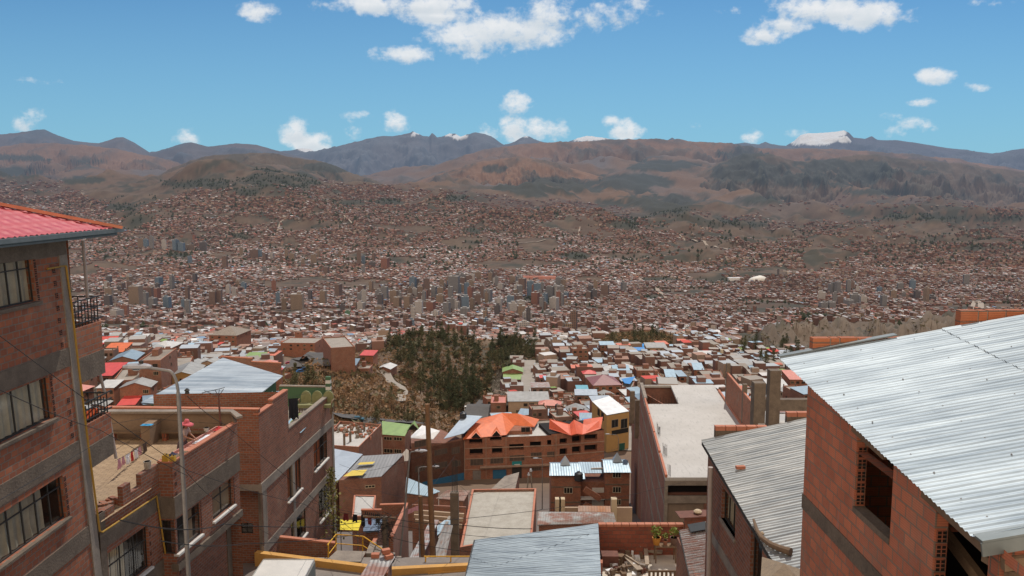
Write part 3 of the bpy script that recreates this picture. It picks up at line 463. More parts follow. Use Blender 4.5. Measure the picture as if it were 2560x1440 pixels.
DARKI = mat('dark_interior', (.018, .015, .013), rough=.95); WFR = mat('window_frame', (.045, .042, .038), rough=.6); CURT = mat('curtain', (.60, .52, .40), (.42, .36, .27), ns=1.8, rough=.95, fine=.2); CURT2 = mat('orange_curtain', (.42, .12, .05), (.30, .10, .05), ns=1.8, rough=.95); CURTW = mat('pale_curtain', (.66, .62, .58), (.46, .42, .40), ns=3, rough=.95); RUSTC = mat('stained_curtain', (.30, .19, .13), (.38, .30, .23), ns=1.1, rough=.95)
def cloth(n, c): return mat(n, c, tuple(x * .75 for x in c), ns=6, rough=.9)
ASPH = mat('asphalt', (.11, .105, .10), (.085, .08, .078), ns=.8, rough=.9, fine=.3); PAVE = mat('paving', (.30, .26, .22), (.24, .21, .18), ns=.7, fine=.3); DIRT = mat('dirt', (.24, .17, .12), (.17, .12, .08), ns=.9, fine=.5, bump=.3)
COBB = mat('cobbled_floor', (.47, .33, .20), (.40, .28, .165), ns=3, kind='brick', p=(.3, .16, .012, (.30, .21, .13)), fine=.4)
PLAS = mat('brown_plaster', (.27, .185, .12), (.20, .14, .095), ns=.8, fine=.3, bump=.15); TAN = mat('tan_plaster', (.42, .30, .2), (.34, .24, .17), ns=.8, fine=.25); GPL = mat('green_plaster', (.06, .12, .06), (.05, .1, .05), ns=1, rough=.8); WPL = mat('white_plaster', (.62, .60, .56), (.5, .48, .45), ns=1, fine=.2); YPL = mat('yellow_plaster', (.40, .235, .085), (.34, .20, .075), ns=.8, fine=.15); BPL = mat('blue_plaster', (.03, .12, .22), (.025, .1, .18), ns=1); CREAM = mat('cream_plaster', (.50, .40, .27), (.42, .33, .22), ns=.6)
TANKM = mat('black_plastic', (.02, .02, .022), rough=.45, spec=.5)
def glassm():
    m = bpy.data.materials.new('window_glass'); m.use_nodes = True; nt = m.node_tree; N, L, M = mknodes(nt); o = N('ShaderNodeOutputMaterial'); t = N('ShaderNodeBsdfTransparent', ins={'Color': (.82, .84, .82, 1)}); g = N('ShaderNodeBsdfGlossy', ins={'Roughness': .06}); mx = N('ShaderNodeMixShader', ins={0: .12}); L(t.outputs[0], mx.inputs[1]); L(g.outputs[0], mx.inputs[2]); L(mx.outputs[0], o.inputs[0]); return m
GLS = glassm()
# ---------------------------------------------------------------- facade helpers
class Face:
    def __init__(s, a, b, k=0.0, v0=0.0):
        s.a = A(a[:2], float); s.b = A(b[:2], float); d = s.b - s.a; s.len = float(np.hypot(*d)); s.t = d / s.len; s.k = k; s.v0 = v0
        n = A((s.t[1], -s.t[0])); s.n = n if n @ (-(s.a + s.b) / 2) > 0 else -n
    def P(s, u, v, o=0.0):
        uu = u - s.k * (v - s.v0); q = s.a + s.t * uu + s.n * o; return (q[0], q[1], v)
    def uv(s, px, py):
        p = onV(px, py, s.a, s.b); return float((p[:2] - s.a) @ s.t) + s.k * (p[2] - s.v0), float(p[2])
    def rect(s, x0, y0, x1, y1):
        """pixel rect -> u0,u1,v0,v1 using its centre lines"""
        cx, cy = (x0 + x1) / 2, (y0 + y1) / 2; ua, ub = s.uv(x0, cy)[0], s.uv(x1, cy)[0]; va, vb = s.uv(cx, y1)[1], s.uv(cx, y0)[1]; return min(ua, ub), max(ua, ub), va, vb
def fbox(mb, f, u0, u1, v0, v1, o0, o1, m=0):
    P = f.P; return mb.hexa([P(u0, v0, o1), P(u1, v0, o1), P(u1, v0, o0), P(u0, v0, o0), P(u0, v1, o1), P(u1, v1, o1), P(u1, v1, o0), P(u0, v1, o0)], m)
def holes(mb, f, u0, u1, v0, v1, hs, m=0, dep=.22, mr=None):
    us = sorted({u0, u1, *[min(max(h[i], u0), u1) for h in hs for i in (0, 1)]}); vs = sorted({v0, v1, *[min(max(h[i], v0), v1) for h in hs for i in (2, 3)]})
    for i in range(len(us) - 1):
        for j in range(len(vs) - 1):
            uc, vc = (us[i] + us[i + 1]) / 2, (vs[j] + vs[j + 1]) / 2
            if any(h[0] < uc < h[1] and h[2] < vc < h[3] for h in hs): continue
            mb.poly([f.P(us[i], vs[j]), f.P(us[i + 1], vs[j]), f.P(us[i + 1], vs[j + 1]), f.P(us[i], vs[j + 1])], m)
    mr = m if mr is None else mr
    for (a, b, c, d) in [h[:4] for h in hs]:
        mb.poly([f.P(a, c), f.P(b, c), f.P(b, c, -dep), f.P(a, c, -dep)], mr); mb.poly([f.P(a, d), f.P(b, d), f.P(b, d, -dep), f.P(a, d, -dep)], mr)
        mb.poly([f.P(a, c), f.P(a, d), f.P(a, d, -dep), f.P(a, c, -dep)], mr); mb.poly([f.P(b, c), f.P(b, d), f.P(b, d, -dep), f.P(b, c, -dep)], mr)
def window(root, f, h, cols=3, transom=.72, curtain=None, cf=(0, 1), rec=.12, grille=False, sill=None, fr=.035, gl=True, label=None, lower=False):
    u0, u1, v0, v1 = h; mb = MB(); o = -rec
    fbox(mb, f, u0, u1, v0, v0 + fr * 1.3, o - .03, o + .02); fbox(mb, f, u0, u1, v1 - fr * 1.3, v1, o - .03, o + .02)
    for i in range(cols + 1):
        u = u0 + (u1 - u0) * i / cols; a = max(u0, u - fr / 2); fbox(mb, f, a, min(u1, a + fr), v0 + fr, v1 - fr, o - .028, o + .018)
    if transom: vt = v0 + (v1 - v0) * transom; fbox(mb, f, u0 + fr, u1 - fr, vt - fr / 2, vt + fr / 2, o - .026, o + .016)
    if grille:
        for i in range(cols * 2): u = u0 + (u1 - u0) * (i + .5) / (cols * 2); fbox(mb, f, u - .008, u + .008, v0 + fr, v1 - fr, o + .03, o + .045)
    # dark room behind
    mb.poly([f.P(u0, v0, o - .9), f.P(u1, v0, o - .9), f.P(u1, v1, o - .9), f.P(u0, v1, o - .9)], 1)
    for (a, b) in (((u0, v0), (u1, v0)), ((u0, v1), (u1, v1)), ((u0, v0), (u0, v1)), ((u1, v0), (u1, v1))): mb.poly([f.P(*a, -.23), f.P(*b, -.23), f.P(*b, o - .9), f.P(*a, o - .9)], 1)
    w = bld(mb, 'window', [WFR, DARKI], root); tag(w, label)
    if gl: g = MB(); g.poly([f.P(u0, v0, o - .005), f.P(u1, v0, o - .005), f.P(u1, v1, o - .005), f.P(u0, v1, o - .005)]); bld(g, 'pane', GLS, w)
    if curtain is not None:
        c = MB(); n = 40; a, b = u0 + (u1 - u0) * cf[0], u0 + (u1 - u0) * cf[1]; amp = .035
        for i in range(n):
            ua, ub = a + (b - a) * i / n, a + (b - a) * (i + 1) / n; oa = o - .12 + amp * math.sin(i * 1.9) ; ob = o - .12 + amp * math.sin((i + 1) * 1.9)
            c.poly([f.P(ua, v0 + .02, oa), f.P(ub, v0 + .02, ob), f.P(ub, v1 - .02, ob * .5 + (o - .12) * .5), f.P(ua, v1 - .02, oa * .5 + (o - .12) * .5)])
        bld(c, 'curtain', curtain, w)
    if sill is not None: s_ = MB(); fbox(s_, f, u0 - .08, u1 + .08, v0 - .09, v0 - .002, -.1, .13); bld(s_, 'sill', sill, w)
    return w
def hollow_ends(root, f, u, v0, v1, w=.16, h=.2, step=2):
    """open ends of hollow bricks beside a window: bricks with dark cells"""
    mb = MB(); v = v0
    while v < v1 - h * .5:
        fbox(mb, f, u, u + w, v, v + h * .9, -.02, .012, 0)
        for i in range(2):
            for j in range(3): fbox(mb, f, u + w * (.12 + .45 * i), u + w * (.12 + .45 * i + .32), v + h * (.08 + .28 * j), v + h * (.08 + .28 * j + .2), .0, .016, 1)
        v += h * step
    return tag(bld(mb, 'brick_ends', [BRN, DARKI], root), kind='stuff')
def cable(pts, r=.012, sag=.3, name='cable', label=None, n=14, parent=None, group=None):
    out = []
    for a, b in zip(pts[:-1], pts[1:]):
        a, b = Vector(a), Vector(b)
        for i in range(n + (1 if b == Vector(pts[-1]) else 0)): t = i / n; p = a.lerp(b, t); p.z -= sag * 4 * t * (1 - t) * ((b - a).length / 15); out.append(p)
    o = bld(MB().tube(out, r, 5), name, WIRE, parent)
    if parent is None: tag(o, label, 'cable', group)
    return o
# ================================================================ left foreground block of flats (red tiled roof)
f1 = Face((-14.4, 14.0), (-14.4, 26.6), k=.085, v0=-5.0)
L1 = thing('apartment_building', (-14.4, 26.6, -21.5), 'tall brick block at the left edge with a pinkish red tiled roof', 'building')
h1 = [f1.rect(-150, 642, 82, 772), f1.rect(-120, 950, 128, 1085), f1.rect(-160, 1225, 162, 1345)]
h1 = [(h1[0][0], f1.uv(86, 700)[0], -3.28, -1.83), (h1[1][0], f1.uv(128, 1000)[0], -7.05, -5.68), (h1[2][0], f1.uv(162, 1240)[0], -10.45, -9.0), (9.2, 10.0, -14.2, -12.4)]
mb = MB(); holes(mb, f1, 0, 12.6, -23, -1.5, h1)
for (a, b) in (((-14.4, 26.6), (-22, 26.6)), ((-22, 26.6), (-22, 14)), ((-22, 14), (-14.4, 14))): mb.poly([(*a, -23), (*b, -23), (*b, -1.5), (*a, -1.5)])
bld(mb, 'wall', BR, L1)
mb = MB(); top = f1.P
for (a, b) in ((-2.0, -1.45), (-5.62, -5.03), (-8.78, -8.18), (-11.9, -11.25), (-15.2, -14.6)):
    fbox(mb, f1, -.02, 12.62, a, b, -.1, .03 if a < -3 else .05)
for v in (-2.05, -5.65, -8.8, -11.92, -15.2):
    pass
bld(mb, 'slab_band', COND, L1)
mb = MB(); vs = [-23, -18, -14, -11.3, -8.2, -5.1, -1.46]
for a, b in zip(vs[:-1], vs[1:]): mb.hexa([f1.P(12.2, a, .045), f1.P(12.66, a, .045), f1.P(12.66, a, -.3), f1.P(12.2, a, -.3), f1.P(12.2, b, .045), f1.P(12.66, b, .045), f1.P(12.66, b, -.3), f1.P(12.2, b, -.3)])
bld(mb, 'corner_column', CON, L1)
window(L1, f1, h1[0], 7, .70, CURT, (0, 1), sill=COND, label='top floor window with beige curtains')
window(L1, f1, h1[1], 5, None, CURT, (0, .97), sill=COND)
window(L1, f1, h1[2], 8, .74, CURT, (0, .84), sill=COND, label='wide window with beige curtains drawn to one side')
window(L1, f1, h1[3], 1, None)
for hh in h1[:3]: hollow_ends(L1, f1, hh[1] + .02, hh[2], hh[3] - .05, .14, .2, 1)
hollow_ends(L1, f1, 11.75, -4.95, -2.2, .2, .2); hollow_ends(L1, f1, 11.75, -8.0, -6.5, .2, .2)
# tiled roof : wavy metal tiles, hip cap, gutter
ex, ey, ez, sl_ = -13.4, 27.8, -1.24, .33
mb = MB(); nu, nv = 150, 60; Lr = 15.5
def roofz(s): return ez + sl_ * s
for face in (0, 1):
    base = len(mb.v)
    for j in range(nv + 1):
        s = 5.8 * j / nv; st = (s / .36) % 1.0; lift = .035 * (1 - st)
        for i in range(nu + 1):
            w = Lr * i / nu
            if face == 0: y = (ey - s) - w * (1 - 0 * s); x = ex - s
            else: x = (ex - s) - w * .6; y = ey - s
            q = y if face == 0 else x
            mb.v.append((x, y, roofz(s) + lift + .022 * math.cos(2 * math.pi * q / .26)))
    for j in range(nv):
        for i in range(nu): a = base + j * (nu + 1) + i; mb.f.append((a, a + 1, a + nu + 2, a + nu + 1)); mb.mi.append(0)
bld(mb, 'roof', TILE, L1, smooth=True)
mb = MB(); mb.bar((ex + .05, ey + .05, ez + .06), (ex - 5.8, ey - 5.8, roofz(5.8) + .1), .2, .08); mb.bar((ex + .25, ey - .1, ez + .05), (ex - 5.6, ey - 5.95, roofz(5.8) + .07), .1, .1)
bld(mb, 'ridge_cap', HIP, L1)
mb = MB(); mb.bar((ex + .06, ey + .3, ez - .05), (ex + .06, 12, ez - .05), .13, .13); mb.bar((ex - .06, ey + .14, ez - .1), (ex - .06, 12, ez - .1), .05, .24); mb.bar((ex + .1, ey + .12, ez - .05), (ex - 8, ey + .12, ez - .05), .13, .13)
mb.poly([(ex, ey, ez - .16), (ex, 12, ez - .16), (ex - 1.2, 12, ez - .18), (ex - 1.2, ey, ez - .18)]); mb.poly([(ex - 1.2, ey, ez - .18), (ex - 8, ey, ez - .18), (ex - 8, ey - 1.3, ez - .18), (ex - 1.2, ey - 1.3, ez - .18)])
bld(mb, 'gutter', GUT, L1)
# balconies on the far end, rails, posts
for (zt, zb, zs, yr) in ((-4.5, -5.5, -6.35, -3.62), (-7.85, -8.62, -9.4, -7.12)):
    b = MB(); y0 = 26.75 + .085 * (-5 - zt); y1 = y0 + 1.75; x0 = -14.42
    b.box((x0 - .15, y0 - .1, zb), (x0, y1, zt)); b.box((x0 - 3.2, y1 - .15, zb), (x0 - .15, y1, zt)); bal = bld(b, 'balcony', BR, L1)
    b = MB(); b.box((x0 - 3.2, y0 - .2, zs), (x0 + .03, y1 + .03, zb)); bld(b, 'balcony_slab', COND, bal)
    b = MB()
    for k in range(9): yv = y0 + 1.66 * k / 8; b.bar((x0 - .07, yv, zt), (x0 - .07, yv, yr - (.1 if k % 3 else 0)), .028)
    for k in range(10): xv = x0 - .07 - 3 * k / 9; b.bar((xv, y1 - .08, zt), (xv, y1 - .08, yr), .028)
    for zz in (yr, zt + .12, (yr + zt) / 2 + .1): b.bar((x0 - .07, y0, zz), (x0 - .07, y1 + .25, zz), .04); b.bar((x0 - .07, y1 - .08, zz), (x0 - 3.2, y1 - .08, zz), .04)
    bld(b, 'railing', IRON, bal)
o_ = MB(); o_.bar((-15.2, 27.6, -8.1), (-14.7, 28.3, -7.6), .5, .05); tag(bld(o_, 'cloth', cloth('orange_cloth', (.65, .11, .03)), None), 'orange cloth lying on the lower balcony behind its black railing', 'cloth')
for (a, b) in (((207, 600, 27.9), (219, 748, 28.2)), ((240, 893, 28.6), (262, 985, 28.8)), ((272, 1040, 29.0), (290, 1146, 29.2))):
    bld(MB().tube([atY(*a), atY(*b)], .055, 8), 'post', PVC, L1)
pp = [f1.P(*f1.uv(x, y), .09) for (x, y) in ((112, 672), (158, 664), (172, 760), (188, 900), (214, 1110), (243, 1328))]
fa = Face((-14.4, 27.4), (-13.95, 31.3)); fb = Face((-13.38, 31.25), (-12.7, 36.9))
p2_ = [fa.P(*fa.uv(x, y), .09) for (x, y) in ((250, 1330), (320, 1284), (386, 1240), (400, 1330), (418, 1450))]
gp = bld(MB().tube(pp + p2_, .034, 7), 'gas_pipe', YPIPE); tag(gp, 'yellow gas pipe running down and across the brick facades', 'pipe')
# ================================================================ second building with roof terrace
L2 = thing('terrace_house', (-14, 31.3, -21.5), 'brick house with an open roof terrace where clothes are washed', 'house')
fl = Face((-13.97, 31.3), (-13.38, 31.25))
hD = fa.rect(268, 1300, 372, 1420); hD = (hD[0], hD[1], -14.45, -12.75)
mb = MB(); holes(mb, fa, 0, fa.len, -23, -11.5, [hD])
fbox(mb, fa, 0, .95, -11.5, -11.15, -.2, 0); fbox(mb, fa, 1.5, 2.0, -11.5, -10.7, -.2, 0); fbox(mb, fa, 1.98, fa.len, -11.5, -11.1, -.2, 0); fbox(mb, fa, 2.7, fa.len, -11.12, -10.65, -.2, 0)
hb = [fb.rect(444, 1235, 500, 1360), fb.rect(530, 1180, 583, 1290), ]
hb = [(0.06, hb[0][1], -14.35, -12.95), (hb[1][0], hb[1][1], -14.25, -12.95)]
holes(mb, fb, 0, fb.len, -15.0, -10.6, hb); hl = (.03, .55, -14.35, -12.95); holes(mb, fl, 0, fl.len, -23, -10.6, [hl])
fbl = Face(fb.P(0, 0, -.5)[:2], fb.P(fb.len, 0, -.5)[:2]); holes(mb, fbl, 0, fb.len, -23, -15.0, [(1.2, 2.2, -19, -17)])
e = fb.P(fb.len, 0); mb.poly([(e[0], e[1], -23), (-19, 37.6, -23), (-19, 37.6, -10.9), (e[0], e[1], -10.9)]); mb.poly([fb.P(0, -15, 0), fb.P(fb.len, -15, 0), fbl.P(fb.len, -15), fbl.P(0, -15)])
mb.poly([fb.P(0, -11.4, -.2), fb.P(fb.len, -11.4, -.2), fb.P(fb.len, -10.6, -.2), fb.P(0, -10.6, -.2)])
bld(mb, 'wall', BRD, L2)
mb = MB(); fbox(mb, fa, 0, fa.len, -12.45, -11.82, -.1, .035); fbox(mb, fb, -.04, fb.len + .03, -12.85, -12.0, -.1, .05); fbox(mb, fl, -.02, fl.len, -12.85, -12.0, -.1, .04); fbox(mb, fa, 0, fa.len, -15.2, -14.55, -.1, .03); fbox(mb, fb, -.05, fb.len + .05, -15.05, -14.75, -.2, .1)
fbox(mb, fa, .0, .35, -23, -11.15, -.1, .03); fbox(mb, fbl, fb.len - .5, fb.len - .1, -23, -15.1, -.1, .04); fbox(mb, fbl, .1, .5, -23, -15.1, -.1, .04)
bld(mb, 'slab_band', COND, L2)
mb = MB(); fbox(mb, fb, -.02, fb.len + .02, -10.6, -10.54, -.24, .02); fbox(mb, fl, -.02, fl.len + .0, -10.602, -10.542, -.2, .02); bld(mb, 'coping', COPE, L2)
window(L2, fa, hD, 3, .66, CURT, (0, .5), sill=WPL, grille=True)
window(L2, fb, hb[0], 2, .7, RUSTC, (0, .8), sill=WPL, rec=.05); window(L2, fl, hl, 1, .7, RUSTC, (0, 1), rec=.05); window(L2, fb, hb[1], 2, .7, RUSTC, (0, 1), sill=WPL)
for hh in (hD, ): hollow_ends(L2, fa, hh[1] + .02, hh[2], hh[3], .13)
hollow_ends(L2, fb, 0.1, -12.0, -10.8, .17); hollow_ends(L2, fb, .1, -16.5, -15.2, .17)
for hh in hb: hollow_ends(L2, fb, hh[1] + .02, hh[2], hh[3], .12, .16, 1)
mb = MB(); mb.poly([(-14.3, 27.4, -11.42), (-13.9, 31.3, -11.42), (-13.4, 31.3, -11.42), (-12.7, 37, -11.42), (-19.5, 37.6, -11.42), (-19.5, 29, -11.42), (-15.2, 28.9, -11.42)]); bld(mb, 'terrace_floor', COBB, L2)
mb = MB(); mb.box((-19.5, 37.2, -11.42), (-13.1, 37.4, -10.2)); mb.box((-16.75, 36.0, -11.42), (-16.35, 37.2, -10.45)); mb.hexa([(-13.1, 37.2, -11.42), (-12.75, 36.7, -11.42), (-12.7, 36.9, -11.42), (-12.9, 37.4, -11.42), (-13.1, 37.2, -10.2), (-12.75, 36.7, -10.5), (-12.7, 36.9, -10.5), (-12.9, 37.4, -10.2)]); bld(mb, 'back_wall', PLAS, L2)
mb = MB(); mb.box((-19.6, 37.05, -10.2), (-13.05, 37.45, -10.1)); mb.hexa([(-13.05, 37.05, -10.2), (-12.6, 36.55, -10.32), (-12.4, 36.8, -10.32), (-13.05, 37.45, -10.2), (-13.05, 37.05, -10.1), (-12.6, 36.55, -10.22), (-12.4, 36.8, -10.22), (-13.05, 37.45, -10.1)]); bld(mb, 'back_wall_coping', CON, L2)
def bench(x0, x1, y, lab):
    t = thing('bench', ((x0 + x1) / 2, y, -11.42), lab, 'bench'); bld(MB().box((x0, y - .14, -11.06), (x1, y + .14, -10.99)), 'seat', WOOD, t)
    for x in (x0 + .15, x1 - .15): bld(MB().box((x - .1, y - .12, -11.42), (x + .1, y + .12, -11.062)), 'leg', BRN, t)
bench(-18.6, -16.9, 36.9, 'plank bench against the terrace wall, left of the short dividing wall'); bench(-16.2, -13.9, 36.9, 'plank bench against the terrace wall behind the woman')
# stone wash basin along the parapet
B0 = fb.P(.4, 0, -.22); B1 = fb.P(5.1, 0, -.22); fs_ = Face(B0[:2], B1[:2]); t = thing('wash_basin', (*fs_.P(2.3, 0)[:2], -11.42), 'long pink tiled wash basin built along the terrace parapet', 'wash basin')
mb = MB(); fbox(mb, fs_, 0, 4.7, -11.42, -10.72, -.5, -.02, 0); fbox(mb, fs_, 0, 4.7, -10.72, -10.6, -.5, -.44, 0); fbox(mb, fs_, 0, .08, -10.72, -10.6, -.44, -.02, 0); fbox(mb, fs_, 4.62, 4.7, -10.72, -10.6, -.44, -.02, 0); bld(mb, 'basin', mat('pink_tiles', (.5, .25, .2), (.42, .2, .16), ns=3, fine=.2), t)
def rag(name, c, size, colr, lab, cat='laundry', rz=0, h=.1, seed=0):
    r = random.Random(seed); mb = MB(); n = 7; V_ = []
    for j in range(n + 1):
        for i in range(n + 1):
            x = (i / n - .5) * size[0]; y = (j / n - .5) * size[1]; e_ = 1 - max(abs(i / n - .5), abs(j / n - .5)) * 2; V_.append((c[0] + x * math.cos(rz) - y * math.sin(rz) + r.uniform(-.02, .02), c[1] + x * math.sin(rz) + y * math.cos(rz) + r.uniform(-.02, .02), c[2] + h * e_ * (.6 + .6 * r.random())))
    mb.v = V_; mb.f = [(j * (n + 1) + i, j * (n + 1) + i + 1, (j + 1) * (n + 1) + i + 1, (j + 1) * (n + 1) + i) for j in range(n) for i in range(n)]; mb.mi = [0] * len(mb.f)
    return tag(bld(mb, name, cloth(colr[0], colr[1]), None), lab, cat)
CL = {'white': ('white_cloth', (.75, .76, .8)), 'red': ('red_cloth', (.5, .05, .05)), 'navy': ('navy_cloth', (.04, .045, .08)), 'pink': ('pink_cloth', (.6, .32, .38)), 'blue': ('blue_cloth', (.05, .3, .55)), 'brown': ('brown_cloth', (.09, .06, .05)), 'black': ('dark_cloth', (.02, .022, .03)), 'maroon': ('maroon_cloth', (.2, .035, .04)), 'yellow': ('yellow_cloth', (.8, .6, .03))}
rag('washing_pile', fs_.P(3.0, -10.68, -.24), (1.3, .34), CL['white'], 'pile of wet white washing in the basin before the woman', rz=1.45, seed=1)
rag('washing_pile', fs_.P(4.4, -10.66, -.24), (.5, .3), CL['red'], 'small red heap of washing at the far end of the basin', rz=1.45, seed=2, h=.16)
rag('washing_pile', fs_.P(.5, -10.6, -.26), (.5, .35), CL['navy'], 'dark blue garment heaped on the near end of the basin', rz=1.4, seed=3, h=.16)
rag('washing_pile', fs_.P(.2, -10.62, -.1), (.45, .3), CL['red'], 'crumpled red garment on the parapet beside the dark blue one', rz=1.4, seed=4, h=.12)
rag('hanging_cloth', (-16.45, 35.98, -10.42), (.5, .3), CL['blue'], 'blue cloth thrown over the short dividing wall of the terrace', seed=5, h=.05)
mb = MB(); mb.poly([(-16.7, 35.97, -10.44), (-16.3, 35.97, -10.44), (-16.22, 35.96, -10.8), (-16.38, 35.93, -11.0), (-16.5, 35.96, -10.78)]); 
# ---- person washing
def skin(name, nodes, edges, m, parent, sub=2, root=0):
    me = bpy.data.meshes.new(name); me.from_pydata([n[0] for n in nodes], edges, []); o = bpy.data.objects.new(name, me); COL.objects.link(o); me.materials.append(m)
    md = o.modifiers.new('skin', 'SKIN'); md.use_smooth_shade = True; sb = o.modifiers.new('sub', 'SUBSURF'); sb.levels = sb.render_levels = sub
    me.skin_vertices.new() if not me.skin_vertices else None
    for i, n in enumerate(nodes): r_ = n[1]; me.skin_vertices[0].data[i].radius = r_ if isinstance(r_, tuple) else (r_, r_)
    me.skin_vertices[0].data[root].use_root = True; me.skin_vertices[0].data[0].use_root = (root == 0); o.parent = parent; WL[name] = (0, 0, 0); return o
SKIN = mat('skin', (.38, .19, .12), (.32, .16, .1), ns=9, rough=.6)
pc = fs_.P(2.35, -11.42, -.82); per = thing('person', pc, 'woman in a pink sun hat and beige top bending over the wash basin', 'person'); ang = math.atan2(fs_.n[1], fs_.n[0]) - math.pi / 2; per.rotation_euler = (0, 0, ang)
# local frame: +Y towards the basin
body = [((0, -.02, .84), .14), ((0, 0, 1.0), .135), ((0, .07, 1.2), (.17, .12)), ((0, .13, 1.33), (.14, .09)), ((0, .17, 1.42), .05), ((0, .2, 1.53), (.085, .1)), ((0, .22, 1.6), (.08, .09)),
        ((-.18, .13, 1.32), .055), ((-.25, .2, 1.08), .042), ((-.2, .42, .93), .033), ((-.17, .5, .88), .026), ((.18, .13, 1.32), .055), ((.24, .24, 1.09), .042), ((.14, .47, .97), .033), ((.1, .56, .93), .026),
        ((-.1, -.02, .72), .1), ((-.1, .02, .45), .075), ((-.1, -.02, .1), .05), ((-.1, .1, .04), .04), ((.1, -.02, .72), .1), ((.1, .03, .45), .075), ((.1, -.02, .1), .05), ((.1, .1, .04), .04)]
ed = [(0, 1), (1, 2), (2, 3), (3, 4), (4, 5), (5, 6), (3, 7), (7, 8), (8, 9), (9, 10), (3, 11), (11, 12), (12, 13), (13, 14), (0, 15), (15, 16), (16, 17), (17, 18), (0, 19), (19, 20), (20, 21), (21, 22)]
nb = len(body)
for (hx, hy, hz, s) in ((-.17, .5, .88, 10), (.1, .56, .93, 14)):
    k = len(body)
    for j, (dx_, ln) in enumerate(((-.03, .075), (-.01, .085), (.01, .08), (.028, .065), (-.045, .05))):
        a_ = len(body); body += [((hx + dx_, hy + .04 - (.03 if j == 4 else 0), hz - .015), .009), ((hx + dx_ * 1.25, hy + .04 + ln * .8 - (.03 if j == 4 else 0), hz - .05), .008)]; ed += [(s, a_), (a_, a_ + 1)]
skin('body', body, ed, SKIN, per)
skin('blouse', [((0, -.02, .86), .165), ((0, 0, 1.0), .16), ((0, .07, 1.2), (.195, .145)), ((0, .13, 1.335), (.16, .11)), ((0, .16, 1.4), .07), ((-.19, .13, 1.32), .08), ((-.25, .19, 1.12), .066), ((.19, .13, 1.32), .08), ((.245, .22, 1.13), .066)], [(0, 1), (1, 2), (2, 3), (3, 4), (3, 5), (5, 6), (3, 7), (7, 8)], cloth('beige_blouse', (.46, .34, .29)), per)
skin('skirt', [((0, -.02, .9), .18), ((0, -.02, .7), .24), ((0, -.01, .45), .29), ((0, 0, .25), .32)], [(0, 1), (1, 2), (2, 3)], CL and cloth('dark_skirt', (.12, .07, .07)), per)
mb = MB()
for j, (r_, z_) in enumerate(((.0, .2), (.07, .195), (.105, .15), (.115, .06), (.12, .045), (.2, .01), (.27, -.035))): pass
prof = [(.001, .2), (.07, .195), (.105, .15), (.115, .06), (.125, .045), (.2, .012), (.28, -.035), (.285, -.03), (.2, .02), (.12, .055)]
hat = MB(); nn_ = 24; c0 = Vector((0, .215, 1.6))
for (r_, z_) in prof:
    for k in range(nn_): a_ = 2 * math.pi * k / nn_; w_ = .018 * math.sin(3 * a_ + 1) * (r_ / .28) ** 2; hat.v.append(tuple(c0 + Vector((r_ * math.cos(a_), r_ * math.sin(a_) * .95, z_ + w_ - r_ * .15 * math.sin(a_)))))
for j in range(len(prof) - 1):
    for k in range(nn_): hat.f.append((j * nn_ + k, j * nn_ + (k + 1) % nn_, (j + 1) * nn_ + (k + 1) % nn_, (j + 1) * nn_ + k)); hat.mi.append(0)
def localpart(mb, name, m, parent):
    WL['_id'] = (0, 0, 0); me = bpy.data.meshes.new(name); me.from_pydata(mb.v, [], mb.f); me.materials.append(m); o = bpy.data.objects.new(name, me); COL.objects.link(o); o.parent = parent; me.polygons.foreach_set('use_smooth', [True] * len(me.polygons)); me.uv_layers.new(name='UVMap'); return o
localpart(hat, 'sun_hat', cloth('pink_hat', (.62, .13, .15)), per)
fm = MB(); fm.box((-.045, .285, 1.585), (-.025, .3, 1.6)); localpart(fm, 'eye', cloth('dark_hair', (.02, .015, .012)), per); fm = MB(); fm.box((.025, .285, 1.585), (.045, .3, 1.6)); localpart(fm, 'eye', cloth('dark_hair', (.02, .015, .012)), per); fm = MB(); fm.box((-.025, .29, 1.52), (.025, .302, 1.53)); localpart(fm, 'mouth', cloth('dark_hair', (.02, .015, .012)), per)
hr = MB(); hr.tube([(0, .16, 1.62), (0, .1, 1.5), (0, .06, 1.35), (.02, .03, 1.2)], [.08, .05, .03, .02], 8); localpart(hr, 'hair', cloth('dark_hair', (.02, .015, .012)), per)
ms = fs_.P(3.7, -10.58, -.45); tag(bld(MB().lathe(ms, [(.06, 0), (.11, .1), (.12, .2), (.115, .2), (.1, .11), (.05, .03)], 14), 'bucket', mat('pale_plastic', (.5, .45, .38), rough=.5)), 'small pale tub standing at the basin beyond the woman', 'bucket')
# washing line on the terrace
la = atY(288, 1152, 31.6); lb = atY(376, 1098, 35.9); cable([la, lb], .008, .12, 'washing_line', 'washing line with small clothes across the roof terrace', 10)
def garment(c, w, h, colr, lab, name='garment', shirt=False, dirv=None, group=None):
    d = Vector(dirv).normalized() if dirv is not None else Vector((1, 0, 0)); n_ = d.cross(Vector((0, 0, 1))); mb = MB(); K = 8; c = Vector(c); r = random.Random(hash(lab) % 999)
    rows = [(0, 1), (.3, .92), (.65, .98), (1, 1.02)] if not shirt else [(0, 1.4), (.25, 1.45), (.3, .9), (1, .95)]
    ph = len(lab) * .7
    for (v, ws) in rows:
        for i in range(K + 1): t = i / K - .5; mb.v.append(tuple(c + d * (t * w * ws) + n_ * (.04 * math.sin(i * 2.1 + v * 2 + ph) * (v + .2)) - Vector((0, 0, v * h * (1 + .08 * math.sin(i * 1.3 + ph))))))
    for j in range(len(rows) - 1):
        for i in range(K): a = j * (K + 1) + i; mb.f.append((a, a + 1, a + K + 2, a + K + 1)); mb.mi.append(0)
    return tag(bld(mb, name, cloth(*colr), None), lab, 'laundry', group)
dl = Vector(lb) - Vector(la)
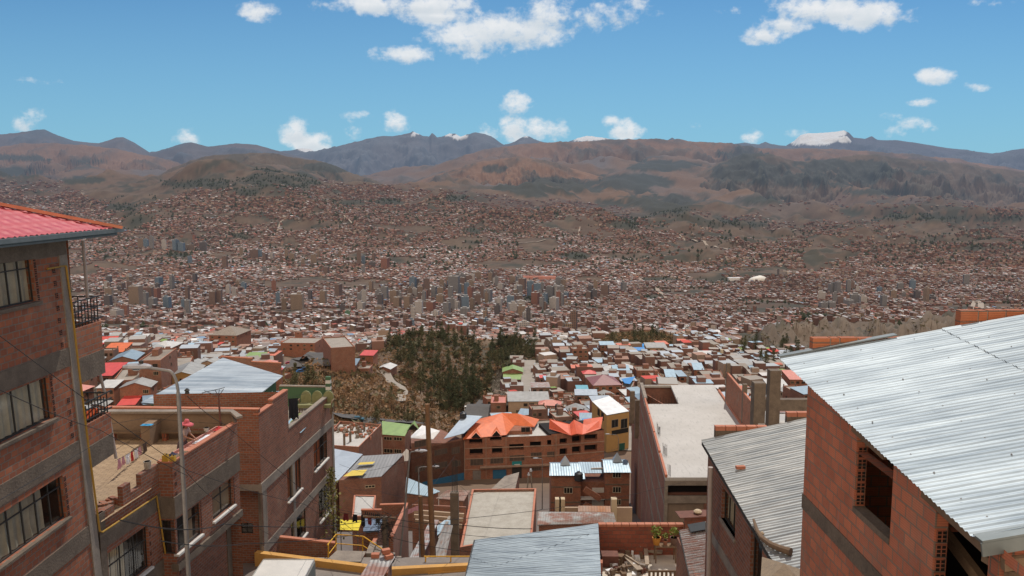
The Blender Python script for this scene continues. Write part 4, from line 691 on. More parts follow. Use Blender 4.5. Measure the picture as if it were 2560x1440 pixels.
for (t_, w, h, ck, lab) in ((.10, .30, .30, 'pink', 'pink striped garment at the near end of the terrace washing line'), (.2, .22, .25, 'pink', 'second pink garment from the near end of the terrace washing line'), (.32, .3, .32, 'white', 'white printed shirt on the terrace washing line'), (.44, .16, .3, 'red', 'small red garment between white and striped ones on the line'), (.56, .3, .3, 'white', 'pale striped garment beside the red one on the line'), (.66, .24, .26, 'pink', 'pale pink garment beside the dark patterned one'), (.82, .45, .5, 'brown', 'large dark patterned garment at the far end of the line')):
    p = Vector(la).lerp(Vector(lb), t_); p.z -= .12 * 4 * t_ * (1 - t_) * dl.length / 15 + .01; garment(p, w * 1.3, h * 1.3, CL[ck], lab, shirt='shirt' in lab, dirv=dl)
# buckets and cans on the parapet corner
def at_top(u, o=-.1): return fb.P(u, -10.54, o)
q = fa.P(3.35, -10.65, -.1); tag(bld(MB().lathe(q, [(.11, 0), (.14, .28), (.145, .3), (.12, .3), (.1, .04)], 14), 'bucket', mat('dirty_white_plastic', (.42, .38, .32), (.28, .22, .17), ns=6)), 'dirty white bucket on the parapet corner next to yellow jerrycans', 'bucket')
jm = mat('yellow_plastic', (.45, .27, .03), (.38, .22, .03), ns=5, rough=.5)
for (px_, lab) in ((415, 'larger yellow jerrycan on the parapet corner beside the bucket'), (433, 'smaller yellow jerrycan at the right on the parapet corner')):
    q = atZ(px_, 1152, -10.54); s = .125 if 'larger' in lab else .1; t = thing('jerrycan', q, lab, 'jerrycan', None); mb = MB(); mb.hexa([(q[0] - s, q[1] - .1, q[2]), (q[0] + s, q[1] - .1, q[2]), (q[0] + s, q[1] + .1, q[2]), (q[0] - s, q[1] + .1, q[2]), (q[0] - s * .95, q[1] - .09, q[2] + s * 1.8), (q[0] + s * .6, q[1] - .09, q[2] + s * 2.1), (q[0] + s * .6, q[1] + .09, q[2] + s * 2.1), (q[0] - s * .95, q[1] + .09, q[2] + s * 1.8)]); bld(mb, 'body', jm, t)
    bld(MB().tube([(q[0] + s * .3, q[1], q[2] + s * 2.0), (q[0] + s * .3, q[1], q[2] + s * 2.35)], .03, 8), 'cap', IRON, t); bld(MB().tube([(q[0] - s * .7, q[1], q[2] + s * 1.85), (q[0] - s * .6, q[1], q[2] + s * 2.3), (q[0] - s * .05, q[1], q[2] + s * 2.35), (q[0], q[1], q[2] + s * 2.0)], .015, 6), 'handle', jm, t)
tag(bld(MB().bar(at_top(.1, -.2), at_top(1.3, -.1), .2, .04), 'plank', WOOD), 'short plank lying on top of the brick parapet corner', 'plank')
# debris at the near end of the terrace
mb = MB(); r = random.Random(4)
for k in range(14): x, y = r.uniform(-14.9, -14.4), r.uniform(27.8, 30.0); mb.obox((x, y, -11.42), (.3, .18, .16 + .1 * r.random()), r.uniform(0, 3), 0)
tag(bld(mb, 'rubble', BR, None), 'loose bricks and scraps heaped at the near end of the terrace', 'rubble', None, 'stuff')
# antenna
ab = atY(552, 1052, 36.8); at_ = atY(546, 985, 36.8); t = thing('antenna_mast', (ab[0], ab[1], -11.42), 'rusty iron mast with a v shaped antenna at the terrace corner', 'antenna')
bld(MB().tube([(ab[0], ab[1], -11.4), at_], [.055, .04], 7), 'mast', RUSTR, t); at_ = Vector(at_); mb = MB()
for (dx_, dz_) in ((-.65, .28), (.25, .42), (-.15, .35), (.05, .38)): mb.tube([at_ - Vector((0, 0, .1)), at_ + Vector((dx_, 0, dz_ * .55))], .015, 5)
mb.tube([at_ + Vector((-.75, 0, .05)), at_ + Vector((.3, 0, .3))], .015, 5); bld(mb, 'arms', IRON, t)
# ================================================================ third building on the left
L3 = thing('corner_house', (-13, 41, -22), 'tall brick house behind the terrace with sofa and blue tarp on its roof', 'house')
f3 = Face((-13.0, 41.0), (-12.0, 53.6)); f3c = Face((-13.0, 41.0), (-21.0, 41.4)); u_st = f3.uv(721, 1040)[0]
wn3 = [f3.rect(784, 1098, 818, 1152), f3.rect(718, 1168, 752, 1228), f3.rect(797, 1218, 830, 1278), f3.rect(728, 1298, 765, 1344)]
wn3 = [(a, b, c - .25, d + .25) for (a, b, c, d) in wn3]
mb = MB(); holes(mb, f3, 0, f3.len, -24.5, -13.35, wn3); fbox(mb, f3, 0, 2.0, -13.35, -11.35, -.25, 0); fbox(mb, f3, 1.98, u_st, -13.35, -11.12, -.25, -.002)
fbox(mb, f3, u_st - .02, f3.len, -14.3, -13.352, -.25, -.2); fbox(mb, f3c, 0, 8.0, -15.05, -11.1, -.25, 0)
hc_ = [(.25, 1.05, -12.9, -12.9)]; f3d = Face(f3c.P(0, 0, -.6)[:2], f3c.P(8, 0, -.6)[:2]); holes(mb, f3d, 0, 8, -24.5, -15.05, [(.75, 1.4, -18.0, -17.4)])
mb.poly([f3.P(f3.len, -24.5), (-21, 54.3, -24.5), (-21, 54.3, -14.3), f3.P(f3.len, -14.3)]); mb.poly([f3.P(u_st, -14.3, -.25), (-20, 44.7, -14.3), (-20, 44.7, -11.2), f3.P(u_st, -11.2, -.25)])
bld(mb, 'wall', BRD, L3)
mb = MB(); fbox(mb, f3, -.05, f3.len, -15.5, -15.0, -.1, .05); fbox(mb, f3c, -.05, 8, -15.4, -15.05, -.6, .04); fbox(mb, f3, 0, f3.len, -18.9, -18.4, -.1, .03); fbox(mb, f3, 4.6, 5.0, -24, -15.5, -.1, .028); fbox(mb, f3, f3.len - .35, f3.len + .03, -24, -13.4, -.1, .034); fbox(mb, f3, .1, .5, -24, -15.5, -.1, .028); fbox(mb, f3d, -.03, .4, -24, -15.41, -.1, .03); bld(mb, 'slab_band', CON, L3)
mb = MB(); fbox(mb, f3c, -.02, 8, -11.1, -11.04, -.27, .02, 0); fbox(mb, f3, -.02, 2.0, -11.35, -11.28, -.27, .02, 0); fbox(mb, f3, 2.0, u_st + .02, -11.12, -11.05, -.27, .02, 0); fbox(mb, f3, u_st, f3.len, -13.352, -13.28, -.27, .03, 1); bld(mb, 'coping', [COPE, CON], L3)
for i, w_ in enumerate(wn3): window(L3, f3, w_, 4 if i != 3 else 3, .6 if i == 0 else None, (CURT2 if i in (0, 1) else None), (0, .6 if i == 0 else 1), sill=WPL, gl=True, lower=True, label='window with orange curtains' if i in (0, 1) else None, rec=.04)
window(L3, f3d, (.75, 1.4, -18.0, -17.4), 2, .5, CURTW)
mb = MB(); mb.poly([f3.P(u_st, -14.3, -.25), f3.P(f3.len, -14.3, -.25), (-20, 54.3, -14.3), (-20, 44.7, -14.3)]); mb.poly([f3.P(0, -12.1, -.25), f3.P(u_st, -12.1, -.25), (-20, 44.7, -12.1), (-20, 41.2, -12.1)]); bld(mb, 'roof_floor', CON, L3)
mb = MB(); gw = Face((-15.6, 53.8), (-12.0, 53.5)); fbox(mb, gw, 0, 3.5, -14.3, -12.95, -.2, 0); bld(mb, 'green_parapet', GPL, L3); mb = MB(); fbox(mb, gw, 0, 3.5, -12.95, -12.87, -.22, .03); bld(mb, 'parapet_coping', CON, L3)
q = atY(822, 998, 53.5); mb = MB()
for k in range(7): mb.box((q[0] - .16, q[1] - .16, q[2] + k * .22), (q[0] + .16, q[1] + .16, q[2] + k * .22 + .22), k % 2)
bld(mb, 'striped_pillar', [GPL, WPL], L3)
# sofa
sq = atZ(785, 1032, -14.28); t = thing('sofa', (sq[0], sq[1], -14.28), 'old green wicker sofa standing on the roof behind the parapet', 'sofa'); sm = mat('olive_upholstery', (.22, .22, .11), (.17, .17, .08), ns=3)
X0, Y0_, Z0 = sq[0] - .95, sq[1], -14.28; z_ = Z0 + .75
bld(MB().box((X0, Y0_ - .4, Z0 + .42), (X0 + 2.2, Y0_ + .35, Z0 + .62)), 'seat', sm, t)
for k in range(3):
    mb = MB(); xc = X0 + .37 + .73 * k; pts = [(xc + .34 * math.cos(a), Y0_ + .32, Z0 + .95 + .42 * math.sin(a)) for a in [math.pi * i / 10 for i in range(11)]]; pts = [(xc + .34, Y0_ + .32, Z0 + .6)] + pts + [(xc - .34, Y0_ + .32, Z0 + .6)]; mb.poly(pts); mb.poly([(p[0], p[1] + .12, p[2]) for p in pts])
    for a, b in zip(pts, pts[1:] + pts[:1]): mb.poly([a, b, (b[0], b[1] + .12, b[2]), (a[0], a[1] + .12, a[2])])
    bld(mb, 'backrest', sm, t)
for xx in (X0 - .06, X0 + 2.2): bld(MB().tube([(xx, Y0_ - .4, Z0), (xx, Y0_ - .4, Z0 + .75), (xx, Y0_ - .3, Z0 + .85), (xx, Y0_ + .3, Z0 + .85), (xx, Y0_ + .35, Z0)], .045, 7), 'armrest', WOOD, t)
for i, xx in enumerate((X0 + .1, X0 + 2.1)):
    for yy_ in (Y0_ - .35, Y0_ + .3): bld(MB().box((xx - .03, yy_ - .03, Z0), (xx + .03, yy_ + .03, Z0 + .42)), 'leg', WOOD, t)
q = atY(733, 1000, 47); t0 = atY(722, 994, 45.5); t1 = atY(830, 960, 53); cable([t0, t1], .008, .15, 'washing_line', 'washing line above the sofa on the roof of the corner house', 8)
garment((q[0], q[1], q[2] + .1), .55, 1.25, CL['black'], 'black garment hanging on the roof beside the sofa', dirv=(1, .3, 0))
q = atZ(745, 1058, -14.1); rag('tarpaulin', (q[0], q[1], -14.1), (1.4, 4.0), ('blue_tarp', (.30, .48, .62)), 'pale blue tarpaulin spread on the roof in front of the sofa', 'tarpaulin', seed=8, h=.12)
q = atZ(735, 1066, -13.9); tag(bld(MB().lathe((q[0], q[1], -14.0), [(.25, 0), (.38, .2), (.4, .22), (.36, .2), (.23, .04)], 16), 'basin', mat('turquoise_plastic', (.02, .30, .42), rough=.4)), 'turquoise plastic basin on the roof tarpaulin', 'basin')
q = atZ(752, 1046, -14.0); rag('blanket', (q[0], q[1], -13.96), (.8, 2.2), ('olive_blanket', (.25, .27, .12)), 'green and purple blanket laid on the roof by the sofa', 'blanket', seed=9, h=.14)
# ================================================================ helpers for blocks
def prism(mb, P, z0, z1, m=0, mt=None, top=True):
    n = len(P)
    for i in range(n): a, b = P[i], P[(i + 1) % n]; mb.poly([(a[0], a[1], z0), (b[0], b[1], z0), (b[0], b[1], z1), (a[0], a[1], z1)], m)
    if top: mb.poly([(p[0], p[1], z1) for p in P], m if mt is None else mt)
    return mb
def inset(P, d):
    c = A([p[:2] for p in P]).mean(0); out = []
    for i in range(len(P)):
        p0, p1, p2 = A(P[i - 1][:2]), A(P[i][:2]), A(P[(i + 1) % len(P)][:2]); e1 = (p1 - p0) / np.linalg.norm(p1 - p0); e2 = (p2 - p1) / np.linalg.norm(p2 - p1); n1 = A((-e1[1], e1[0])); n2 = A((-e2[1], e2[0]))
        if n1 @ (c - p1) < 0: n1 = -n1
        if n2 @ (c - p1) < 0: n2 = -n2
        out.append(p1 + d * (n1 + n2) / (1 + n1 @ n2))
    return out
def parapet(root, P, z, h, t=.16, wm=BRD, cm=COPE, name='parapet'):
    I = inset(P, t); mb = MB(); n = len(P)
    for i in range(n):
        a, b, c, d = P[i], P[(i + 1) % n], I[(i + 1) % n], I[i]
        mb.poly([(a[0], a[1], z), (b[0], b[1], z), (b[0], b[1], z + h), (a[0], a[1], z + h)], 0); mb.poly([(d[0], d[1], z), (c[0], c[1], z), (c[0], c[1], z + h), (d[0], d[1], z + h)], 0)
        mb.poly([(a[0], a[1], z + h), (b[0], b[1], z + h), (c[0], c[1], z + h), (d[0], d[1], z + h)], 1)
    return bld(mb, name, [wm, cm], root)
def swin(root, f, h, cols=3, fr=CREAM, glass=DARKI, rows=1):
    """small window of a distant house: frame proud of the wall, dark glass, one object"""
    u0, u1, v0, v1 = h; mb = MB(); mb.hexa([f.P(u0, v0, .03), f.P(u1, v0, .03), f.P(u1, v0, .0), f.P(u0, v0, .0), f.P(u0, v1, .03), f.P(u1, v1, .03), f.P(u1, v1, 0), f.P(u0, v1, 0)], 1)
    w = (u1 - u0); t = min(.07, w * .06)
    for i in range(cols + 1): u = u0 + w * i / cols; fbox(mb, f, u - t / 2, u + t / 2, v0 - t / 2, v1 + t / 2, .031, .07, 0)
    for v in (v0, v1): fbox(mb, f, u0 - t / 2, u1 + t / 2, v - t / 2, v + t / 2, .031, .075, 0)
    return bld(mb, 'window', [fr, glass], root)
def roofpoly(root, polys, m, name='roof', th=.08):
    mb = MB()
    for P in polys: mb.poly(P); mb.poly([(p[0], p[1], p[2] - th) for p in P][::-1])
    return bld(mb, name, m, root)
def tank(loc, s, lab, m=TANKM, stand=.8):
    t = thing('water_tank', loc, lab, 'water tank'); x, y, z = loc; mb = MB()
    if stand: mb.box((x - s * .5, y - s * .5, z), (x + s * .5, y + s * .5, z + stand)); bld(mb, 'stand', BRD, t)
    bld(MB().lathe((x, y, z + stand), [(s * .5, 0), (s * .55, s * .12), (s * .52, s * .3), (s * .56, s * .42), (s * .52, s * .6), (s * .56, s * .72), (s * .5, s * .95), (s * .2, s * 1.12), (s * .18, s * 1.2), (.01, s * 1.22)], 14), 'body', m, t, smooth=False); return t
def lamp_post(base, h, arm, lab, r=.09, head=.55, rise=.35, name='street_lamp', tilt=(0, 0)):
    """arm: horizontal vector of the arm"""
    b = Vector(base); t = thing(name, b, lab, 'street lamp'); a = Vector((arm[0], arm[1], 0)); L_ = a.length; n_ = a.normalized(); top = b + Vector((tilt[0], tilt[1], h))
    pts = [b, b.lerp(top, .35), b.lerp(top, .36), b.lerp(top, .88), top]; bld(MB().tube(pts, [r * 1.35, r * 1.3, r, r * .85, r * .8], 10), 'pole', STEEL, t)
    arc = [top + n_ * (L_ * (1 - math.cos(w)) * .32) + Vector((0, 0, rise * math.sin(w))) for w in [math.pi / 2 * k / 7 for k in range(8)]] + [top + n_ * L_ + Vector((0, 0, rise * 1.12))]
    bld(MB().tube(arc, [r * .78] + [r * .6] * (len(arc) - 1), 9), 'arm', STEEL, t); e = arc[-1]; f_ = n_; s_ = n_.cross(Vector((0, 0, 1))); mb = MB(); base_ = 0
    secs = [(-.1, .07, .06), (0.05, .13, .1), (.35, .2, .13), (.75, .17, .12), (1.0, .08, .06)]; k0 = len(mb.v)
    for (d, w_, hh) in secs:
        c = e + f_ * (d * head) + Vector((0, 0, .02)); w_ *= head / .8; hh *= head / .8
        for k in range(10): an = 2 * math.pi * k / 10; zz = math.sin(an) * hh; zz = zz if zz > 0 else zz * .45; mb.v.append(tuple(c + s_ * (math.cos(an) * w_) + Vector((0, 0, zz))))
    for j in range(len(secs) - 1):
        for k in range(10): mb.f.append((k0 + j * 10 + k, k0 + j * 10 + (k + 1) % 10, k0 + (j + 1) * 10 + (k + 1) % 10, k0 + (j + 1) * 10 + k)); mb.mi.append(0)
    mb.f.append(tuple(k0 + k for k in range(10))); mb.mi.append(0); mb.f.append(tuple(k0 + 40 + 9 - k for k in range(10))); mb.mi.append(0)
    hd = bld(mb, 'lamp_head', LAMPG, t, smooth=False); c = e + f_ * (.5 * head) + Vector((0, 0, -.05 * head)); bld(MB().lathe(c, [(.02, -.07 * head), (.13 * head, -.04 * head), (.17 * head, 0.0)], 10), 'lens', LENS, hd)
    c = e + f_ * (.3 * head) + Vector((0, 0, .13 * head)); bld(MB().lathe(c, [(.05, 0), (.055, .09), (.045, .1)], 8), 'photocell', IRON, hd); return t
# ================================================================ right foreground : brick house under new zinc roof
R1 = thing('brick_house', (6.3, 17.1, -19), 'unfinished hollow brick house at the right edge under a shiny corrugated roof', 'house')
fr = Face((6.3, 17.1), (6.3, 8.6)); U_ = lambda Y: 17.1 - Y
o1 = (U_(14.55), U_(13.1), -5.85, -4.32); o2 = (U_(11.72), U_(10.35), -6.9, -4.62)
mb = MB(); holes(mb, fr, 0, 6.9, -20, -4.72, [(o1[0], o1[1], o1[2], -4.72), (o2[0], o2[1], o2[2], -4.72)], dep=.2)
ztop = lambda Y: -3.78 - (18 - Y) * .0965
for (ya, yb) in ((17.1, 14.55), (13.1, 11.72), (10.35, 8.6)):
    mb.poly([(6.3, ya, -4.72), (6.3, yb, -4.72), (6.3, yb, max(ztop(yb), -4.72)), (6.3, ya, ztop(ya))])
    mb.poly([(6.3, yb, -4.72), (6.5, yb, -4.72), (6.6, yb, max(ztop(yb), -4.72)), (6.3, yb, max(ztop(yb), -4.72))])
mb.poly([(6.3, 17.1, -20), (6.3, 17.1, ztop(17.1)), (16, 17.1, ztop(17.1) + 1.7), (16, 17.1, -20)])
bld(mb, 'wall', mat('stained_hollow_brick', (.60, .205, .11), (.44, .155, .092), kind='brick', p=(.36, .225, .016, (.27, .20, .15), 1), ns=1.1, fine=.2, stain=(.27, .22, .22), stainf=.0, hz=False), R1)
mb = MB(); mb.box((6.28, 10.1, -20), (16, 10.3, -4.55), 0); mb.box((6.5, 10.3, -7.4), (16, 17.0, -7.3), 1); mb.box((11, 10.3, -7.3), (11.1, 17.0, -3.3), 1); bld(mb, 'inner_wall', [BRN, DARKI], R1)
mb = MB(); fbox(mb, fr, -.02, 6.9, -6.8, -6.48, -.1, .02); fbox(mb, fr, o1[0], o1[1], o1[2], o1[2] + .1, -.2, .02); bld(mb, 'concrete_band', COND, R1)
mb = MB()
for (ya, yb) in ((14.6, 13.3), (12.0, 10.3)): mb.bar((6.28, ya, ztop(ya) - .16), (6.28, yb, ztop(yb) - .14), .14, .16)
mb.bar((6.25, 17.2, ztop(17.1) - .03), (6.25, 10.2, ztop(10.2) - .02), .07, .09); bld(mb, 'wall_beam', WOOD, R1)
for y in (10.9, 11.9, 13.0, 14.1, 15.5, 16.7): mb = MB(); mb.bar((6.2, y, ztop(y) - .03), (12, y, ztop(y) + .98), .09, .11); bld(mb, 'rafter', WOOD, R1)
mb = MB(); mb.bar((7.2, 10.6, -6.3), (6.75, 13.3, -5.0), .12, .16); bld(mb, 'prop', WOOD, R1)
mb = MB(); mb.bar((6.36, 10.5, -4.86), (6.62, 9.1, -4.93), .15, .1); mb.bar((6.3, 10.05, -4.75), (9, 10.05, -4.45), .1, .16); mb.bar((6.3, 10.0, -5.05), (9.0, 10.0, -4.95), .08, .16); bld(mb, 'end_beam', WOOD, R1)
for hh, Yj in ((o1, 14.54), (o2, 11.71)):
    fj = Face((6.3, Yj), (6.6, Yj)); hollow_ends(R1, fj, .02, hh[2] + .12, hh[3] - .25, .17, .225, 1)
for v in (-5.3, -4.9, -6.4): pass
def rz1(X, Y): return -3.7 - (18 - Y) * .0965 + (X - 6.0) * .178
mb = MB(); mb.sheet((5.98, 10.2, rz1(5.98, 10.2)), (5.98, 18.08, rz1(5.98, 18.08)), (9.9, 18.08, rz1(9.9, 18.08)), (9.9, 10.2, rz1(9.9, 10.2)), 66, .012)
mb.sheet((9.6, 10.2, rz1(9.6, 10.2) + .012), (9.6, 18.08, rz1(9.6, 18.08) + .012), (17, 18.08, rz1(17, 18.08) + .012), (17, 10.2, rz1(17, 10.2) + .012), 66, .012)
bld(mb, 'roof', ZINCH, R1, smooth=True)
mb = MB(); r = random.Random(2)
for xr in (6.35, 7.6, 8.85, 10.1, 11.3):
    for k in range(11): y = 10.5 + k * .7 + r.uniform(-.1, .1) + (.2 if xr > 7 else 0); mb.lathe((xr + r.uniform(-.04, .04), y, rz1(xr, y) + .014), [(.015, 0), (.016, .006), (.006, .01), (.006, .016)], 8)
tag(bld(mb, 'roof_screws', STEEL, R1), kind='stuff')
mb = MB(); mb.bar((6.02, 10.15, rz1(6.02, 10.15) + .0), (17, 10.15, rz1(17, 10.15) + .0), .22, .04); mb.bar((6.02, 10.05, rz1(6.02, 10.1) - .1), (17, 10.05, rz1(17, 10.1) - .1), .03, .18); bld(mb, 'ridge_flashing', GUT, R1)
for (x0, x1, zt) in ((6.78, 10.3, -3.27), (10.07, 18.0, -2.64)):
    mb = MB(); x = x0; i = 0; r = random.Random(int(x0 * 9))
    while x < x1: w = .38 if i % 3 != 1 else .18; mb.box((x, 18.2, zt - .8), (x + w, 18.42, zt + r.uniform(-.008, .008)), 0); mb.box((x + w, 18.215, zt - .8), (x + w + .03, 18.405, zt - .015), 1); x += w + .03; i += 1
    bld(mb, 'parapet', [mat('sunlit_hollow_brick', (.48, .165, .075), (.40, .13, .06), kind='brick', p=(9.0, .24, .012, (.17, .13, .10), 1), ns=2, hz=False), CON], R1)
bld(MB().bar((6.0, 18.15, rz1(6, 18.15) + .02), (8.6, 18.15, rz1(8.6, 18.15) + .05), .2, .03), 'edge_strip', GUT, R1)
# ================================================================ second roof on the right
R2 = thing('brick_house', (7.15, 29, -19), 'brick house with dull corrugated roof carrying a bent log', 'house')
def rz2(X, Y): return -9.0 + .085 * (Y - 29) + .213 * (X - 6.9)
fr2 = Face((7.15, 29.0), (7.15, 17.5)); w1 = (29 - 26.9, 29 - 25.2, -11.05, -9.93); w2 = (29 - 23.5, 29 - 22.4, -11.6, -9.95)
mb = MB(); holes(mb, fr2, 0, 11.5, -20, -9.92, [w1, w2]); mb.poly([(7.15, 29, -9.92), (7.15, 18.5, -9.92), (7.15, 29, rz2(7.15, 29) - .1)]); mb.poly([(7.15, 29, -20), (14, 29, -20), (14, 29, -8), (7.15, 29, -9.1)]); bld(mb, 'wall', BRD, R2)
mb = MB(); fbox(mb, fr2, 0, 11.5, -12.4, -12.05, -.1, .03); fbox(mb, fr2, w1[0] - .1, w1[1] + .1, w1[2] - .12, w1[2], -.1, .06); bld(mb, 'concrete_band', CON, R2)
window(R2, fr2, w1, 3, None, CURT, (0, 1)); window(R2, fr2, w2, 1, None, None)
mb = MB(); a_, b_ = (6.9, 18.2), (6.9, 29.05); mb.sheet((*a_, rz2(*a_)), (*b_, rz2(*b_)), (14, 29.05, rz2(14, 29.05)), (14, 18.2, rz2(14, 18.2)), 74, .022); bld(mb, 'roof', ZINCO, R2, smooth=True)
mb = MB(); mb.bar((6.93, 29.0, rz2(6.93, 29) - .1), (6.93, 18.2, rz2(6.93, 18.2) - .1), .05, .12); mb.bar((7.06, 29, rz2(7.06, 29) - .14), (7.06, 18.2, rz2(7.06, 18.2) - .14), .1, .1); bld(mb, 'eave_beam', IRON, R2)
def hit2(px, py, off=0.0):
    d = ray(px, py); k = (-9.0 - .085 * 29 - .213 * 6.9 + off) / (d[2] - .085 * d[1] - .213 * d[0]); return d * k
for (x0, x1, zt) in ((7.45, 9.35, -8.52), (10.05, 13.5, -8.0)):
    mb = MB(); mb.box((x0, 29.2, -10), (x1, 29.42, zt - .16), 0); x = x0
    while x < x1 - .1: mb.box((x, 29.2, zt - .16), (min(x + .36, x1), 29.42, zt), 1); x += .385
    bld(mb, 'parapet', [COND, COPE], R2)
lg = [hit2(x, y, o) for (x, y, o) in ((1884, 1299, .12), (1892, 1325, .12), (1905, 1345, .12), (1928, 1362, .12), (1952, 1372, .13), (1977, 1380, .12))]
lo_ = tag(bld(MB().tube(lg, [.035, .055, .07, .085, .095, .11], 9), 'log', WOOD), 'bent dead log lying across the dull corrugated roof', 'log')
q = hit2(1905, 1338, .05); tag(bld(MB().lathe(q, [(.01, 0), (.06, .02), (.065, .06), (.03, .1)], 7), 'stone', CREAM), 'small stone beside the bent log', 'stone'); q = hit2(1851, 1172, .04); tag(bld(MB().obox(q, (.3, .14, .1), .1), 'brick', COPE), 'single orange brick lying on the dull corrugated roof', 'brick')
mb = MB(); r = random.Random(5); cs = [hit2(x, y, .03) for (x, y) in ((1905, 1392), (1940, 1402), (1985, 1418), (2016, 1428), (2018, 1470), (1900, 1470))]
c0 = sum(cs) / 6; 
for k in range(6): mb.poly([cs[k], cs[(k + 1) % 6], (c0[0], c0[1], c0[2] + .22)])
tag(bld(mb, 'sand_heap', mat('coarse_sand', (.36, .27, .18), (.26, .2, .14), ns=8, fine=.6, bump=.5), None, smooth=False), 'heap of coarse sand spread at the low end of the dull roof', 'sand')
pb = atY(1777, 1150, 27); tag(bld(MB().tube([(pb[0] - .0, 27, -9.3), (pb[0] + .03, 26.9, -14), (pb[0] + .06, 26.8, -20)], .085, 12), 'pole', PVC), 'tall pale pole standing before the dull corrugated roof', 'pole')
# ================================================================ concrete roofed block
TW = thing('concrete_roofed_building', (18.9, 97.8, -45), 'long brick block with a bare pale concrete roof and rebar stubs', 'building')
FL, BL, BRt, FRt = A((18.9, 97.8)), A((23.4, 146.6)), A((36.8, 146.8)), A((32.5, 97.8)); ft = Face(BL, FL); ff = Face(FL, FRt)
hz_ = -35.0; mb = MB(); ext = FL + (BL - FL) * (171 - 97.8) / 48.8
holes(mb, ft, 0, ft.len, -70, -35.4, []); fo = Face(FL, FRt); op = [(.15, 6.4, -37.3, -36.0), (7.2, 13.0, -37.3, -36.0), (.2, 4.9, -41.6, -38.3), (2.4, 3.6, -45.5, -42.0)]
holes(mb, fo, 0, fo.len, -50, -35.4, op, dep=1.2); mb.poly([(*BRt, -70), (*BL, -70), (*BL, -35.4), (*BRt, -35.4)]); mb.poly([(*FRt, -50), (*BRt, -70), (*BRt, -35.4), (*FRt, -35.4)])
bld(mb, 'wall', mat('dim_brick', (.36, .155, .105), (.28, .125, .09), kind='brick', p=(.3, .18, .014, (.2, .14, .11)), ns=.25, fine=.3), TW)
t_ = ft.t; nrm = A((t_[1], -t_[0])); q0 = A(atZ(1612, 1010, hz_))[:2]; q1 = A(atZ(1697, 1010, hz_))[:2]; q2 = A(atZ(1677, 963.5, hz_))[:2]; q3 = A(atZ(1601, 963.5, hz_))[:2]
fld = lambda Y: FL + (BL - FL) * (Y - 97.8) / 48.8; frd = lambda Y: FRt + (BRt - FRt) * (Y - 97.8) / 49.0
mb = MB()
for P in ([FL, FRt, frd(q1[1]), q1, q0, fld(q0[1])], [q1, frd(q1[1]), BRt, q2], [q0, q3, BL, fld(q0[1])], [q2, BRt, BL, q3]):
    P3 = [(p[0], p[1]) for p in P]; mb.poly([(x, y, hz_) for x, y in P3]); mb.poly([(x, y, hz_ - .4) for x, y in P3][::-1])
P4 = [FL, FRt, BRt, BL]; H4 = [q0, q1, q2, q3]
for P in (P4, H4):
    for a, b in zip(P, P[1:] + P[:1]): mb.poly([(*a, hz_ - .4), (*b, hz_ - .4), (*b, hz_), (*a, hz_)])
bld(mb, 'roof', CONW, TW)
mb = MB(); 
for (zz, h_) in ((-38.6, .4), (-42.6, .45), (-47, .45)): fbox(mb, ft, 0, ft.len, zz, zz + h_, -.1, .06)
for u in (0, 10, 20, 30, 40, ft.len - .4): fbox(mb, ft, u, u + .4, -70, -35.4, -.1, .05)
fbox(mb, ff, -.02, ff.len, -36.0, -35.4, -.1, .08); fbox(mb, ff, -.02, .35, -50, -36, -.2, .07); fbox(mb, ff, 6.4, 7.2, -50, -36, -.2, .07); fbox(mb, ff, .0, 6.6, -38.3, -37.3, -.3, .03); fbox(mb, ft, -.05, 11, -35.0, -34.55, -.5, .05); bld(mb, 'concrete_frame', CON, TW)
mb = MB(); fbox(mb, ff, .2, 4.9, -41.6, -38.3, -.25, -.2); bld(mb, 'shutter', mat('roller_shutter', (.30, .22, .16), (.24, .18, .13), kind='corr', p=(.12, 1), ns=1, rough=.7), TW)
mb = MB(); fbox(mb, ff, -.2, 2.3, -46, -41.9, .3, .34); bld(mb, 'sheet_fence', mat('striped_sheet', (.26, .22, .17), (.16, .13, .1), kind='corr', p=(.3,), rough=.7), TW)
mb = MB(); mb.poly([(*(FL + 1.2 * A((.1, 1))), -50), (*(FRt + 1.2 * A((0, 1))), -50), (*(FRt + 1.2 * A((0, 1))), -35.5), (*(FL + 1.2 * A((.1, 1))), -35.5)]); bld(mb, 'interior', DARKI, TW)
mb = MB(); U0 = ft.len
for (a, b) in ((11.0, 20.5), (21, 30.5), (31, 39.5), (40.5, ft.len)): fbox(mb, ft, a, b, -35.0, -34.62, -.28, .02)
fr3 = Face(FRt, BRt); fbox(mb, fr3, 20, 44, -35.0, -34.6, -.3, 0); bld(mb, 'edge_bricks', COPE, TW)
mb = MB(); r = random.Random(8)
for (u, o) in ((30, -.6), (30.8, -.7), (39.6, -.6), (40.2, -.8), (48, -.5), (12, -1.2)):
    for k in range(3): p = ft.P(u + .25 * k, 0, o - .1 * k); mb.tube([(p[0], p[1], -35), (p[0] + r.uniform(-.1, .1), p[1], -33.7 + r.uniform(-.3, .3))], .03, 5)
for k in range(12): p = q0 + (q1 - q0) * (k + .5) / 12; mb.tube([(p[0], p[1], -35), (p[0], p[1] + .1, -34.1 + r.uniform(-.3, .4))], .025, 5)
tag(bld(mb, 'rebar', IRON, TW), kind='stuff')
